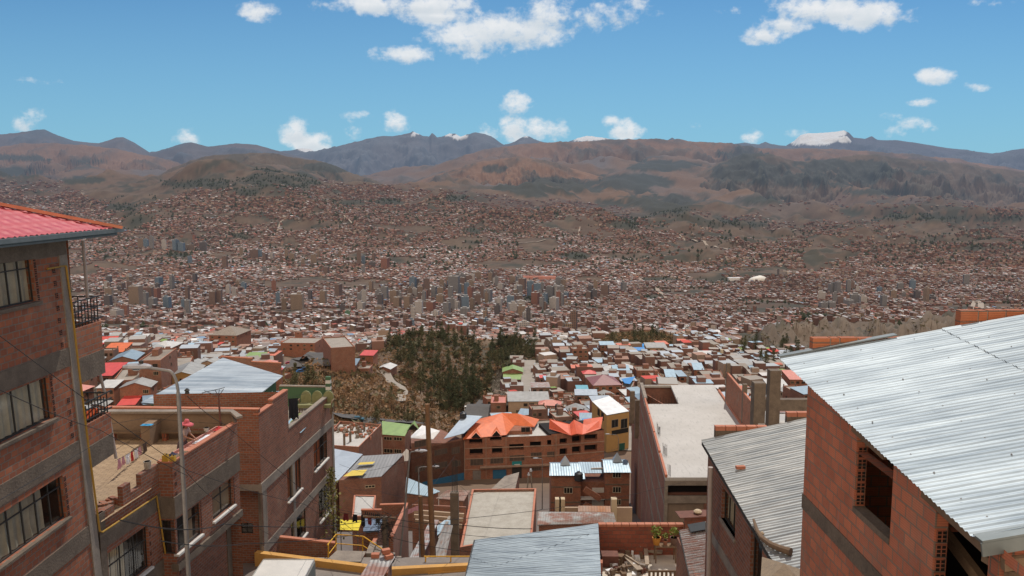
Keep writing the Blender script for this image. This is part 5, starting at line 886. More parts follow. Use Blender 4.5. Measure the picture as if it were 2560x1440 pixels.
# storey below the opening
mb = MB(); prism(mb, [A((23.0, 133)), A((28, 133)), A((28.5, 147)), A((23.4, 147))], -39, -38.6, 0); mb.bar((24.3, 146, -37.5), (27.5, 134, -37.5), .2, 2.0, 1); mb.bar((26.8, 134.5, -37.2), (26.8, 140, -37.2), 1.8, .1, 2); bld(mb, 'lower_floor', [CONW, BR, P_WHT], TW)
TX = thing('brick_annex', (*ext, -70), 'narrow brick annex with open columns behind the long concrete roofed block', 'building')
mb = MB(); fx = Face(ext, BL); holes(mb, fx, 0, fx.len - .1, -80, -45.5, []); mb.poly([(*ext, -80), (ext[0] + 12, ext[1] + 1, -80), (ext[0] + 12, ext[1] + 1, -45.5), (*ext, -45.5)]); mb.poly([fx.P(0, -45.5), fx.P(fx.len, -45.5), (BRt[0], BRt[1], -45.5), (ext[0] + 12, ext[1] + 1, -45.5)]); bld(mb, 'wall', BRD, TX)
mb = MB(); fbox(mb, fx, 0, fx.len - 6, -45.5, -45.3, -.3, 0); bld(mb, 'coping', COPE, TX)
for (px_, y0, y1, Y_) in ((1581, 978, 1035, 160), (1594, 1000, 1050, 150)):
    p = atY(px_, y0, Y_); mb = MB(); mb.box((p[0] - .45, p[1] - .4, -46), (p[0] + .45, p[1] + .4, p[2])); bld(mb, 'column', COND, TX)
# ---- brick wall with columns right of it
RW = thing('brick_wall', (34, 118, -50), 'unfinished sloping-view brick wall with concrete columns right of the long roof', 'wall')
fw = Face((35.7, 134.0), (32.9, 98.0)); mb = MB(); fbox(mb, fw, 0, fw.len, -50, -29.9, -.25, 0); bld(mb, 'wall', BR, RW)
mb = MB(); fbox(mb, fw, 0, fw.len, -29.9, -29.75, -.28, .02); bld(mb, 'coping', COPE, RW)
for (u, zt) in ((-.4, -28.3), (13.2, -28.6), (25.8, -28.9)): mb = MB(); fbox(mb, fw, u, u + .7, -52, zt, -.6, .03); bld(mb, 'column', COND, RW)
# ---- neighbour with big column and ring beam
NB = thing('concrete_frame_building', (40, 105, -55), 'unfinished building with a tall square concrete column and ring beam', 'building')
g0 = atY(1930, 1072, 62); mb = MB(); mb.box((g0[0] - .42, 61.6, -24), (g0[0] + .42, 62.4, -13.6)); mb.box((g0[0] - .5, 61.5, -24), (g0[0] + .5, 62.5, -18.2 )); bld(mb, 'column', COND, NB)
Zr = -17.5
rp = [atZ(x, y, -24.0) for (x, y) in ((1895, 1005), (2060, 1005), (2060, 1085), (1895, 1085))]; mb = MB(); prism(mb, [p[:2] for p in rp], -50, -24.0, 0, 1); bld(mb, 'slab', [BRD, CONW], NB)
b0 = atY(1893, 997, 84); b1 = atY(2040, 996, 84); mb = MB(); mb.box((b0[0], 83.6, b0[2] - 1.2), (b1[0] + 4, 84.4, b0[2])); bld(mb, 'ring_beam', COND, NB); mb = MB(); mb.box((b0[0] - .5, 83.4, -40), (b0[0] + .7, 84.6, b0[2] + 1.8)); bld(mb, 'column', COND, NB)
mb = MB(); a = atZ(1925, 1018, -23.9); b = atZ(2010, 1018, -23.9); c = atZ(2010, 1032, -23.9); d = atZ(1940, 1032, -23.9); mb.poly([a, b, c, d]); bld(mb, 'rusty_sheets', RUST, NB)
# ================================================================ foreground corrugated roof and courtyard
FR = thing('shed', (1, 33, -19), 'low shed with a large grey corrugated roof at the bottom centre', 'shed')
mb = MB(); mb.sheet((-2.05, 29.2, -15.55), (-1.63, 34.7, -15.3), (4.0, 36.5, -15.28), (3.42, 29.2, -15.6), 40, .018); bld(mb, 'roof', mat('bluish_galvanised_sheet', (.21, .255, .29), (.17, .21, .245), metal=.2, rough=.5, ns=.6, fine=.2, streak=(.4, 5.0, 1), hz=False), FR, smooth=True)
mb = MB(); mb.poly([(-1.6, 34.6, -22), (4.0, 36.4, -22), (4.0, 36.4, -15.4), (-1.6, 34.6, -15.4)]); mb.poly([(-1.95, 29.2, -20), (-1.55, 34.6, -22), (-1.55, 34.6, -15.42), (-1.95, 29.2, -15.7)]); mb.poly([(3.4, 29.2, -20), (3.95, 36.4, -22), (3.95, 36.4, -15.42), (3.4, 29.2, -15.7)]); bld(mb, 'wall', BRD, FR)
mb = MB(); mb.bar((-2.06, 29.2, -15.62), (-1.66, 34.75, -15.35), .06, .12); bld(mb, 'eave_beam', IRON, FR)
CY = thing('courtyard_wall', (5.9, 36.6, -19), 'reddish brick courtyard wall with light orange coping bricks', 'wall')
mb = MB(); mb.box((4.02, 36.5, -21), (7.95, 36.68, -15.42)); mb.box((7.97, 36.3, -21), (10, 36.5, -14.75)); bld(mb, 'wall', mat('red_courtyard_brick', (.36, .11, .065), (.27, .085, .055), kind='brick', p=(.36, .2, .014, (.2, .12, .09)), ns=.8, fine=.4), CY)
mb = MB(); x = 4.02
while x < 7.8: mb.box((x, 36.46, -15.42), (x + .335, 36.72, -15.3)); x += .36
bld(mb, 'coping', COPE, CY)
mb = MB(); mb.box((3.98, 29.5, -16.95), (10, 36.5, -16.8)); o = bld(mb, 'courtyard_floor', mat('sandy_concrete', (.62, .56, .47), (.52, .46, .38), ns=1.2, fine=.3, bump=.15)); tag(o, kind='structure')
mb = MB(); mb.obox((8.15, 36.25, -14.74), (1.1, .8, .03), .1, 0); mb.obox((9.2, 36.3, -14.72), (1.3, .8, .03), -.05, 0); tag(bld(mb, 'rusty_plate', RUSTR), 'rusty plates laid on the low brick pillar, held down by a stone', 'metal sheet')
tag(bld(MB().lathe((8.55, 36.3, -14.7), [(.02, 0), (.17, .03), (.2, .1), (.12, .17), (.02, .19)], 9), 'stone', CREAM), 'rounded pale stone on the rusty plates', 'stone')
SB = thing('shed', (8.2, 31, -19), 'narrow shed with a heavily rusted corrugated roof beside the courtyard', 'shed')
mb = MB(); mb.sheet((6.55, 28.4, -14.25), (6.95, 32.6, -13.95), (10.5, 32.6, -13.3), (10.5, 28.4, -13.6), 24, .03); bld(mb, 'roof', RUST, SB); mb = MB(); mb.box((6.8, 28.5, -19), (10.3, 32.4, -14.15)); bld(mb, 'wall', BRD, SB); mb = MB(); mb.bar((6.55, 28.4, -14.32), (6.95, 32.6, -14.02), .05, .08); bld(mb, 'eave_beam', IRON, SB)
mb = MB(); q = [(7.3, 32.75, -13.8), (10.3, 32.75, -13.25), (10.3, 32.1, -13.3), (7.3, 32.1, -13.85)]; mb.poly([(a, b, c + .06) for a, b, c in q]); mb.poly([(a, b, c + .03) for a, b, c in q]); tag(bld(mb, 'dark_sheet', mat('dark_sheet', (.03, .033, .035), rough=.7)), 'black sheet lying over the top of the rusted shed roof', 'sheet')
# plants on the courtyard wall and table
LEAF = mat('leaf_green', (.10, .15, .03), (.22, .24, .04), ns=6, rough=.7)
def leafball(c, r_, n, m, seed, lf=.1, squash=1.0):
    rr = random.Random(seed); mb = MB()
    for k in range(n):
        d = Vector((rr.gauss(0, 1), rr.gauss(0, 1), rr.gauss(0, 1) * squash)).normalized() * r_ * rr.uniform(.35, 1); a = Vector((rr.gauss(0, 1), rr.gauss(0, 1), rr.gauss(0, 1))).normalized() * lf; b = Vector((rr.gauss(0, 1), rr.gauss(0, 1), rr.gauss(0, 1))).normalized() * lf * .6; p = Vector(c) + d; mb.poly([p - a, p + b, p + a, p - b])
    return mb
def potplant(x, y, z, lab, pm, s=1.0, seed=0):
    t = thing('potted_plant', (x, y, z), lab, 'plant'); bld(MB().lathe((x, y, z), [(.1 * s, 0), (.15 * s, .24 * s), (.16 * s, .27 * s), (.13 * s, .27 * s), (.12 * s, .2 * s)], 12), 'pot', pm, t); bld(MB().tube([(x, y, z + .2 * s), (x + .03, y, z + .45 * s)], .015, 5), 'stem', WOOD, t); bld(leafball((x, y, z + .5 * s), .22 * s, 60, LEAF, seed, .07 * s), 'leaves', LEAF, t)
tb = thing('table', (7.05, 35.8, -16.8), 'small rickety table with potted plants against the courtyard wall', 'table'); bld(MB().box((6.5, 35.6, -16.05), (7.5, 36.1, -16.0)), 'tabletop', WOOD, tb)
for (x, y) in ((6.55, 35.65), (7.45, 35.65), (6.55, 36.05), (7.45, 36.05)): bld(MB().box((x - .025, y - .025, -16.8), (x + .025, y + .025, -16.05)), 'leg', WOOD, tb)
potplant(6.6, 35.85, -16.0, 'tall plant in an orange pot on the courtyard table', mat('orange_pot', (.55, .24, .04), rough=.6), 1.3, 3); potplant(7.0, 35.85, -16.0, 'small round green plant in the middle of the courtyard table', mat('clay_pot', (.35, .16, .1), rough=.8), .8, 4); potplant(7.4, 35.85, -16.0, 'yellowish leafy plant in a brown pot on the courtyard table', mat('brown_pot', (.2, .12, .09), rough=.8), 1.25, 5)
tag(bld(MB().lathe((7.95, 34.2, -16.8), [(.28, 0), (.33, .55), (.34, .6), (.3, .6), (.28, .1)], 16), 'barrel', mat('grey_plastic', (.3, .27, .24), ns=3, rough=.6)), 'open grey tub standing beside the rusted shed', 'tub')
# scrap heap (each recognisable piece is a thing)
r = random.Random(12); WD = [('plank', WOOD), ('plank', mat('pale_wood', (.40, .32, .24), (.3, .24, .18), ns=4, fine=.4))]
def crt(px, py, Z_=-16.75): return atZ(px, py, Z_)
PL = [((1590, 1378), (1655, 1388), .28, .1, 1, 'long grey plank lying by the foot of the courtyard wall'), ((1545, 1428), (1625, 1416), .1, .06, 0, 'thin stick lying across the near end of the scrap heap'), ((1565, 1400), (1600, 1436), .3, .04, 1, 'wide board slanting down the middle of the scrap heap'), ((1612, 1365), (1618, 1425), .18, .05, 1, 'upright board at the right end of the scrap heap'), ((1563, 1402), (1597, 1425), .06, .05, 1, 'narrow white lath on the scrap heap'), ((1510, 1350), (1560, 1382), .3, .05, 0, 'brown bent board at the upper left of the scrap heap'), ((1600, 1385), (1620, 1367), .06, .05, 1, 'white stick pointing up to the right from the scrap heap')]
for i, (a, b, w_, h_, mi_, lab) in enumerate(PL): p, q = crt(*a), crt(*b); p[2] += .12 + .04 * i; q[2] += .16 + .03 * i; tag(bld(MB().bar(p, q, w_, h_), 'plank', WD[mi_][1]), lab, 'plank')
BX = [((1524, 1410), (.75, .6, .5), RUSTR, 'rusty_box', 'rust brown metal box in front of the scrap heap'), ((1542, 1352), (.42, .3, .28), COPE, 'brick', 'large orange hollow brick on top of the scrap heap'), ((1530, 1395), (.5, .45, .2), mat('sky_blue_plastic', (.18, .52, .60), rough=.5), 'crate', 'light blue plastic crate in the scrap heap'), ((1562, 1352), (.7, .5, .3), RUSTR, 'metal_sheet', 'dark rusty panel leaning behind the window frame'), ((1548, 1405), (.4, .35, .35), WOOD, 'stump', 'brown wooden block beside the light blue crate'), ((1500, 1430), (.22, .35, .5), COPE, 'brick_pier', 'small orange brick pier at the left edge of the courtyard')]
for (a, sz, m_, n_, lab) in BX: p = crt(*a); tag(bld(MB().obox(p, sz, r.uniform(-.5, .5), 0), n_, m_), lab, n_.replace('_', ' '))
p = crt(1580, 1372); t = thing('window_frame', p, 'discarded blue grey steel window frame on the scrap heap', 'window frame'); mb = MB(); a, b, c, d = [Vector(p) + Vector(v) for v in ((-.35, -.3, .25), (.3, .25, .3), (.45, .0, .95), (-.2, -.5, .9))]
for u, v in ((a, b), (b, c), (c, d), (d, a)): mb.bar(u, v, .09, .1)
bld(mb, 'frame', mat('blue_grey_paint', (.14, .18, .2), (.1, .13, .15), rough=.6), t)
mb = MB()
for k in range(150):
    x, y = r.uniform(1505, 1618), r.uniform(1345, 1436); 
    if r.random() < abs(x - 1555) / 90: continue
    p = crt(x, y); mb.obox((p[0], p[1], -16.8), (r.uniform(.06, .4), r.uniform(.05, .25), r.uniform(.05, .32)), r.uniform(0, 3), r.randrange(5), 0)
tag(bld(mb, 'scrap', [WOOD, CON, RUSTR, P_WHT, DIRT]), 'jumble of small scrap, wood and rubble in the courtyard corner', 'scrap', None, 'stuff')
pf = thing('pallet_fence', (6.1, 30.6, -16.8), 'short fence of upright wooden slats at the near end of the courtyard', 'fence')
p0, p1 = atZ(1620, 1428, -16.1), atZ(1690, 1428, -16.1); mb = MB(); mb.bar(p0, p1, .06, .08); bld(mb, 'rail', WOOD, pf)
for k in range(7): p = p0 + (p1 - p0) * (k + .3) / 6.6; bld(MB().box((p[0] - .05, p[1] - .05, -16.8), (p[0] + .05, p[1] - .02, -16.12)), 'slat', WOOD, pf)
# ================================================================ small flat roof with orange rim
SR = thing('flat_roofed_house', (-1, 76, -38), 'house with a blotchy grey concrete roof rimmed in orange brick', 'house')
sp = [atZ(1150, 1371, -31)[:2], atZ(1331, 1336, -31)[:2], atZ(1341, 1223, -31)[:2], atZ(1180, 1225, -31)[:2]]; mb = MB(); prism(mb, sp, -42, -31.15, 0, 1); bld(mb, 'wall', [BRD, mat('blotchy_concrete', (.46, .43, .37), (.34, .31, .26), ns=.9, fine=.5, bump=.1)], SR); parapet(SR, sp, -31.15, .25, .2)
cp = atY(1137, 1230, 62); mb = MB(); mb.box((cp[0] - .35, 61.7, -34), (cp[0] + .3, 62.3, cp[2])); t = thing('concrete_column', (cp[0], 62, -34), 'bare concrete column with rebar left of the orange rimmed roof', 'column'); bld(mb, 'column', COND, t); mb = MB()
for dx_ in (-.2, -.05, .1, .2): mb.tube([(cp[0] + dx_, 62, cp[2]), (cp[0] + dx_ * .9, 62, cp[2] + 2.6)], .03, 5)
bld(mb, 'rebar', IRON, t)
# rusty roofs right of it
def patchroof(name, lab, P, m, zb, th=.05, seed=0, wallm=BRD, ribs=None):
    t = thing(name, (sum(p[0] for p in P) / 4, sum(p[1] for p in P) / 4, zb), lab, name.replace('_', ' ')); roofpoly(t, [P], m); mb = MB(); I = inset([p[:2] for p in P], .15)
    for i in range(4): a, b = I[i], I[(i + 1) % 4]; za, zb2 = P[i][2] - .1, P[(i + 1) % 4][2] - .1; mb.poly([(*a, zb), (*b, zb), (*b, zb2), (*a, za)])
    bld(mb, 'wall', wallm, t); return t
patchroof('shed', 'long low shed with patchy rusty roof sheets', [atZ(1343, 1312, -31.6), atZ(1541, 1307, -31.6), atZ(1534, 1281, -30.9), atZ(1346, 1279, -30.9)], RUST, -36)
patchroof('shed', 'small shed with orange and grey roof patches behind the long rusty one', [atZ(1445, 1279, -33.2), atZ(1527, 1280, -33.2), atZ(1526, 1265, -32.8), atZ(1446, 1264, -32.8)], mat('patchy_rusty_sheet', (.45, .22, .12), (.42, .41, .39), ns=.35, kind='corr', p=(.3,), rough=.7), -37)
mb = MB(); mb.box((atZ(1385, 1268, -34)[0], 84, -38), (atZ(1575, 1268, -34)[0], 84.3, -33.4)); fwall = thing('yard_wall', (6, 84, -38), 'long pale plaster yard wall behind the rusty sheds', 'wall'); bld(mb, 'wall', TAN, fwall)
for (x, n_) in ((1395, 0), (1535, 1), (1405, 2)): pp_ = atY(x, 1262, 84); mb = MB(); mb.box((pp_[0] - .3, 83.8, -38), (pp_[0] + .3, 84.5, -32.4)); bld(mb, 'pillar', CREAM, fwall)
# ================================================================ double house with zinc roofs
DH = thing('twin_tower_house', (15, 155, -64), 'brick house with two zinc roofed wings and pyramid spires', 'house')
Yd = 150.0; X_ = lambda px: (px - 1280) / F * Yd * 1.0
fd = Face((X_(1383) * .985, Yd), (X_(1575) * .985, Yd + .01)); zt_ = fd.uv(1420, 1186)[1]; zbd = -68
ua, ub, uc, ud = 0, fd.uv(1452, 1200)[0], fd.uv(1513, 1200)[0], fd.len + 1
mb = MB()
for (a, b) in ((ua, ub), (uc, ud)): fbox(mb, fd, a, b, zbd, zt_ - (0 if a == 0 else -.6), -6.5, 0)
fbox(mb, fd, ub, uc, zbd, fd.uv(1480, 1212)[1], -6.5, -1.6); bld(mb, 'wall', BR, DH)
mb = MB()
for v in (zt_ - 2.6, zt_ - 5.6): fbox(mb, fd, ua - .02, ub, v, v + .25, -.1, .05); fbox(mb, fd, uc, ud, v + .5, v + .75, -.1, .05)
bld(mb, 'slab_band', COND, DH)
def shedroof(f, u0, u1, z0, dz, dep, m, nm='roof', root=None):
    P = [f.P(u0 - .35, z0 - .05, .5), f.P(u1 + .2, z0 - .05, .5), f.P(u1 + .1, z0 + dz, -dep), f.P(u0 - .1, z0 + dz, -dep)]; Q = [f.P(u1 + .1, z0 + dz, -dep), f.P(u0 - .1, z0 + dz, -dep), f.P(u0 - .1, z0 + .2, -dep * 1.9), f.P(u1 + .1, z0 + .2, -dep * 1.9)]; return roofpoly(root, [P, Q], m, nm)
ZP = mat('pale_zinc', (.27, .34, .39), (.22, .29, .34), kind='corr', p=(.5,), metal=.35, rough=.45, ns=.3)
shedroof(fd, ua, ub, zt_, 1.0, 3.4, ZP, root=DH); shedroof(fd, uc, ud, zt_ + .6, 1.0, 3.4, ZP, root=DH)
for (px_, dz) in ((1416, 1.0), (1549, 1.6)):
    u = fd.uv(px_, 1150)[0]; c = fd.P(u, zt_ + dz - .15, -3.5); mb = MB(); q = [(c[0] - .95, c[1] - .9, c[2]), (c[0] + .95, c[1] - .9, c[2]), (c[0] + .95, c[1] + .9, c[2]), (c[0] - .95, c[1] + .9, c[2])]
    for i in range(4): mb.poly([q[i], q[(i + 1) % 4], (c[0], c[1], c[2] + 1.75)])
    bld(mb, 'spire', ZINCB, DH)
roofpoly(DH, [[fd.P(ub, zt_ - .9, 0), fd.P(fd.uv(1463, 1190)[0], zt_ - .9, 0), fd.P(fd.uv(1463, 1190)[0], zt_ - .3, -1.6), fd.P(ub, zt_ - .3, -1.6)], [fd.P(ub, zt_ - .3, -1.61), fd.P(uc, zt_ - .3, -1.61), fd.P(uc, zt_ + .4, -6), fd.P(ub, zt_ + .4, -6)]], ZP, 'middle_roof')
for (x0, y0, x1, y1) in ((1410, 1219, 1431, 1233), (1532, 1180, 1552, 1194), (1532, 1217, 1552, 1231), (1536, 1248, 1552, 1262)): swin(DH, fd, fd.rect(x0, y0, x1, y1), 3, CURT)
mb = MB(); fs2 = Face(fd.P(ub, 0, -1.2)[:2], fd.P(uc, 0, -1.2)[:2])
for k in range(3):
    v = zt_ - 2.2 - 2.9 * k; a = fs2.P(.6, v, 1.1); b = fs2.P(fs2.len - .9, v - 2.0, 1.1); mb.bar((a[0], a[1] - 1.1, a[2] - .3), (b[0], b[1] - 1.1, b[2] - .3), .25, 1.1, 0); fbox(mb, fs2, fs2.len - 1.9, fs2.len, v - 2.7, v - 1.5, .9, 1.1, 0); fbox(mb, fs2, 0, fs2.len, v - 2.85, v - 2.65, -.3, 1.1, 1)
bld(mb, 'staircase', [BR, WPL], DH); mb = MB(); fbox(mb, fs2, fs2.len * .5, fs2.len, zbd, zt_ - 3.2, -.39, -.3); bld(mb, 'stair_wall', WPL, DH)
c = fd.P(fd.uv(1446, 1180)[0], zt_ - .6, .8); tank((c[0], c[1], c[2] - .3), 1.5, 'tall black water tank between the zinc roofed wings', stand=.0)
q = fd.P(ub + 2.2, zt_ + .05, -3.2); tag(bld(MB().bar(q, (q[0] + 2.6, q[1], q[2] + .1), .25, .2), 'pipe_bundle', mat('white_pipe', (.6, .55, .5), rough=.5)), 'bundle of white and red pipes on the roof between the two wings', 'pipes')
# ================================================================ orange roofed complex
OC = thing('apartment_complex', (6, 212, -76), 'long curved brick complex with two bright orange roofs and dark open windows', 'building')
ga = atZ(1160, 1096, -64.0); gb = atZ(1378, 1088, -64.0); gc = atZ(1511, 1078, -64.0); g00 = atZ(1028, 1108, -62.5)
fA = Face(ga[:2], gb[:2]); fB = Face(gb[:2], gc[:2]); fL = Face((g00[0], g00[1]), ga[:2])
mb = MB(); H1 = [fA.rect(*q) for q in ((1173, 1098, 1206, 1109), (1225, 1092, 1254, 1102), (1174, 1122, 1207, 1137), (1230, 1116, 1256, 1134), (1273, 1110, 1310, 1125), (1325, 1104, 1353, 1118), (1368, 1100, 1385, 1114))]
H2 = [fB.rect(*q) for q in ((1399, 1096, 1418, 1110), (1430, 1090, 1452, 1106), (1461, 1086, 1493, 1100), (1399, 1121, 1418, 1139), (1430, 1116, 1452, 1133), (1461, 1112, 1493, 1128))]
ztA = -64.0
usA = fA.uv(1268, 1090)[0]
holes(mb, fA, 0, fA.len, -78, ztA - .02, H1, dep=1.5); holes(mb, fB, 0, fB.len, -78, ztA + .3, H2, dep=1.5)
mbi = MB(); prism(mbi, [fA.P(0, 0, -1.6)[:2], fA.P(usA, 0, -1.6)[:2], fA.P(usA, 0, -11)[:2], fA.P(0, 0, -11)[:2]], -78, ztA - .1); prism(mbi, [fB.P(0, 0, -1.6)[:2], fB.P(fB.len, 0, -1.6)[:2], fB.P(fB.len, 0, -12)[:2], fB.P(0, 0, -12)[:2]], -78, ztA - .1); prism(mbi, [fA.P(usA, 0, -1.6)[:2], fA.P(fA.len, 0, -1.6)[:2], fA.P(fA.len, 0, -4)[:2], fA.P(usA, 0, -4)[:2]], -78, -65.05); bld(mbi, 'interior', DARKI, OC)  # rooms made near-black, the shade inside the openings is in the colour
mb.poly([fA.P(0, -78), fA.P(0, -78, -11), fA.P(0, ztA, -11), fA.P(0, ztA)]); mb.poly([fB.P(fB.len, -78), fB.P(fB.len, -78, -12), fB.P(fB.len, ztA + .3, -12), fB.P(fB.len, ztA + .3)])
bb = [fA.P(usA, 0, -5.0)[:2], fA.P(fA.uv(1338, 1090)[0], 0, -5.0)[:2], fA.P(fA.uv(1338, 1090)[0], 0, -14)[:2], fA.P(usA, 0, -14)[:2]]; prism(mb, bb, -78, -63.95)
bld(mb, 'wall', BR, OC)
mb = MB(); mb.poly([fA.P(usA, -65.0, 0), fA.P(fA.len, -65.0, 0), fA.P(fA.len, -65.0, -14), fA.P(usA, -65.0, -14)]); bld(mb, 'terrace', CONW, OC)
mb = MB()
for v in (ztA - 2.9, ztA - 5.7, ztA - 8.6): fbox(mb, fA, 0, fA.len, v, v + .22, -.1, .12); fbox(mb, fB, 0, fB.len, v, v + .22, -.1, .12)
fbox(mb, fA, fA.uv(1200, 1170)[0], fA.len, -72.0, -71.7, -.1, 1.0)
for px_ in (1161, 1215, 1265, 1390): u = fA.uv(px_, 1120)[0]; fbox(mb, fA, u - .08, u + .08, -75, ztA, .0, .1)
bld(mb, 'bands', mat('brown_band', (.33, .22, .16), ns=1), OC)
for q in ((1176, 1146, 1208, 1163), (1226, 1143, 1258, 1158), (1274, 1138, 1311, 1152), (1327, 1131, 1354, 1145), (1368, 1129, 1386, 1142), (1330, 1164, 1352, 1176)): swin(OC, fA, fA.rect(*q), 4, mat('brown_frame', (.2, .14, .1), ns=2), mat('dull_glass', (.10, .07, .055), (.05, .04, .035), ns=.8, rough=.4))
for q in ((1425, 1148, 1452, 1160), ): pass
mb = MB(); u0, u1, v0, v1 = fA.rect(1232, 1174, 1266, 1196); fbox(mb, fA, u0, u1, v0, v1, .02, .1); bld(mb, 'garage_door', BPL, OC)
mb = MB(); u0, u1, v0, v1 = fA.rect(1182, 1176, 1202, 1200); fbox(mb, fA, u0, u1, v0, v1, .02, .1); bld(mb, 'shutter', mat('grey_shutter', (.22, .19, .17), kind='corr', p=(.3, 1)), OC)
mb = MB(); u0, u1, v0, v1 = fA.rect(1280, 1153, 1304, 1165); fbox(mb, fA, u0, u1, v0, v1, .02, .3, 0); fbox(mb, fA, u0, u1, v0 - 5, v0 - .1, .02, .12, 1); fbox(mb, fA, u0 + .6, u1 - .5, v0 + .4, v0 + .6, .3, .33, 2); sg = bld(mb, 'shop_sign', [mat('teal_sign', (.02, .22, .24), rough=.5), IRON, WPL], OC)
zE, zR = -63.9, -61.4
def PZ(x, y, z): return tuple(atZ(x, y, z))
e1, e2, e3, e4, e5 = PZ(1157, 1098, zE), PZ(1266, 1087, zE), PZ(1286, 1063, zE), PZ(1336, 1067, zE), PZ(1348, 1048, zE); r1, r2, r3, r4 = PZ(1184, 1057, zR - .5), PZ(1226, 1057, zR - .5), PZ(1255, 1032, zR), PZ(1295, 1034, zR)
back = PZ(1200, 1047, zE)
roofpoly(OC, [[e1, e2, r2, r1], [e2, e3, r3, r2], [e3, e4, r4, r3], [e4, e5, r4], [e1, r1, back], [r1, r2, r3, back]], P_ORG, 'roof', .15)
def gable(root, x, y, zb, w, h, m, dpt=3.0):
    c = atZ(x, y, zb); mb = MB(); a, b, t_ = (c[0] - w / 2, c[1], c[2]), (c[0] + w / 2, c[1], c[2]), (c[0], c[1], c[2] + h); bk = (c[0], c[1] + dpt, c[2] + h); mb.poly([a, t_, bk, (a[0], a[1] + .1, a[2])]); mb.poly([b, t_, bk, (b[0], b[1] + .1, b[2])]); mb.poly([(a[0] + .3, a[1] + .15, a[2]), (b[0] - .3, b[1] + .15, b[2]), (t_[0], t_[1] + .15, t_[2] - .3)], 1); return bld(mb, 'dormer', [m, DARKI], root)
gable(OC, 1190, 1095, zE + .25, 3.2, 1.7, P_ORG); gable(OC, 1241, 1090, zE + .25, 3.0, 1.7, P_ORG); 
s1, s2, s3 = PZ(1373, 1071, zE + .3), PZ(1428, 1088, zE + .3), PZ(1374, 1047, zR); s4 = PZ(1424, 1060, zR - .9); s5 = PZ(1435, 1049, zR + .3); s6 = PZ(1456, 1086, zE + .3); s7 = PZ(1458, 1060, zR - .9); s8 = PZ(1459, 1048, zR); s9 = PZ(1507, 1042, zR); s10 = PZ(1502, 1071, zE + .5)
roofpoly(OC, [[s1, s2, s4, s3], [s2, s5, s4], [s6, s7, s5], [s2, s6, s5][:0] or [s2, s5, PZ(1442, 1084, zE + .9)], [s6, s5, PZ(1442, 1084, zE + .9)], [s6, s10, s9, s8, s7]], paint('vermilion_sheet', (.72, .125, .045), fine=.1), 'roof', .15)
swin(OC, Face(bb[0], bb[1]), Face(bb[0], bb[1]).rect(1303, 1068, 1325, 1080), 2, BRD)
LB = thing('apartment_block', (-18, 205, -76), 'long dark brick block with blue painted ground floor left of the orange roofs', 'building')
mb = MB(); mb.poly([fL.P(0, -78), fL.P(fL.len - .1, -78), fL.P(fL.len - .1, ztA + .3), fL.P(fL.len * .62, ztA - .2), fL.P(0, -62.5)]); pl = [fL.P(0, 0)[:2], fL.P(fL.len - .1, 0)[:2], fL.P(fL.len - .1, 0, -12)[:2], fL.P(0, 0, -12)[:2]]; prism(mb, [A(p) for p in pl], -78, ztA - .4, 0); bld(mb, 'wall', BRD, LB)
for q in ((1036, 1100, 1072, 1116), (1086, 1123, 1118, 1136), (1129, 1118, 1149, 1134), (1086, 1156, 1118, 1170), (1132, 1152, 1151, 1166), (1038, 1164, 1062, 1178)): swin(LB, fL, fL.rect(*q), 4, mat('brown_frame', (.2, .14, .1)), mat('dull_glass', (.1, .07, .055)))
mb = MB(); fbox(mb, fL, 3.0, fL.len - .15, -76, -73.2, .01, .08); bld(mb, 'painted_ground_floor', BPL, LB)
roofpoly(LB, [[PZ(1109, 1097, -63), PZ(1160, 1083, -62.2), PZ(1206, 1040, -60.2), PZ(1160, 1037, -60.2)]], ZINCB, 'roof'); q = atZ(1158, 1048, -61); tank((q[0], q[1], q[2] - .2), 1.7, 'black water tank beside the long bluish sheet roof', stand=.3)
roofpoly(LB, [[PZ(1022, 1095, -62), PZ(1083, 1098, -62), PZ(1100, 1077, -60.5), PZ(1055, 1063, -60.5)]], P_WHT, 'white_roof')
# ================================================================ yellow building
YB = thing('yellow_building', (30, 245, -74), 'ochre yellow building with a bright white sheet roof beside the parked car', 'building')
yz = -66.5; yp = [atZ(1517, 1039, yz), atZ(1573, 1029, yz), atZ(1524, 991, yz), atZ(1480, 1004, yz)]; mb = MB(); fY1 = Face(yp[0][:2], yp[1][:2]); fY2 = Face(yp[3][:2], yp[0][:2])
prism(mb, [p[:2] for p in yp], -78, yz - .15, 0); bld(mb, 'wall', YPL, YB); roofpoly(YB, [[tuple(p + A((0, 0, .15))) for p in yp]], P_WHT)
for q in ((1529, 1049, 1545, 1068), (1552, 1047, 1568, 1070)): swin(YB, fY1, fY1.rect(*q), 2, mat('grey_frame', (.2, .2, .2)))
for q in ((1494, 1022, 1500, 1040), (1503, 1030, 1510, 1050)): swin(YB, fY2, fY2.rect(*q), 1, YPL)
mb = MB(); u0, u1, v0, v1 = fY1.rect(1529, 1073, 1570, 1084); fbox(mb, fY1, u0, u1, v0, v1, .02, .1); bld(mb, 'shopfront', DARKI, YB)
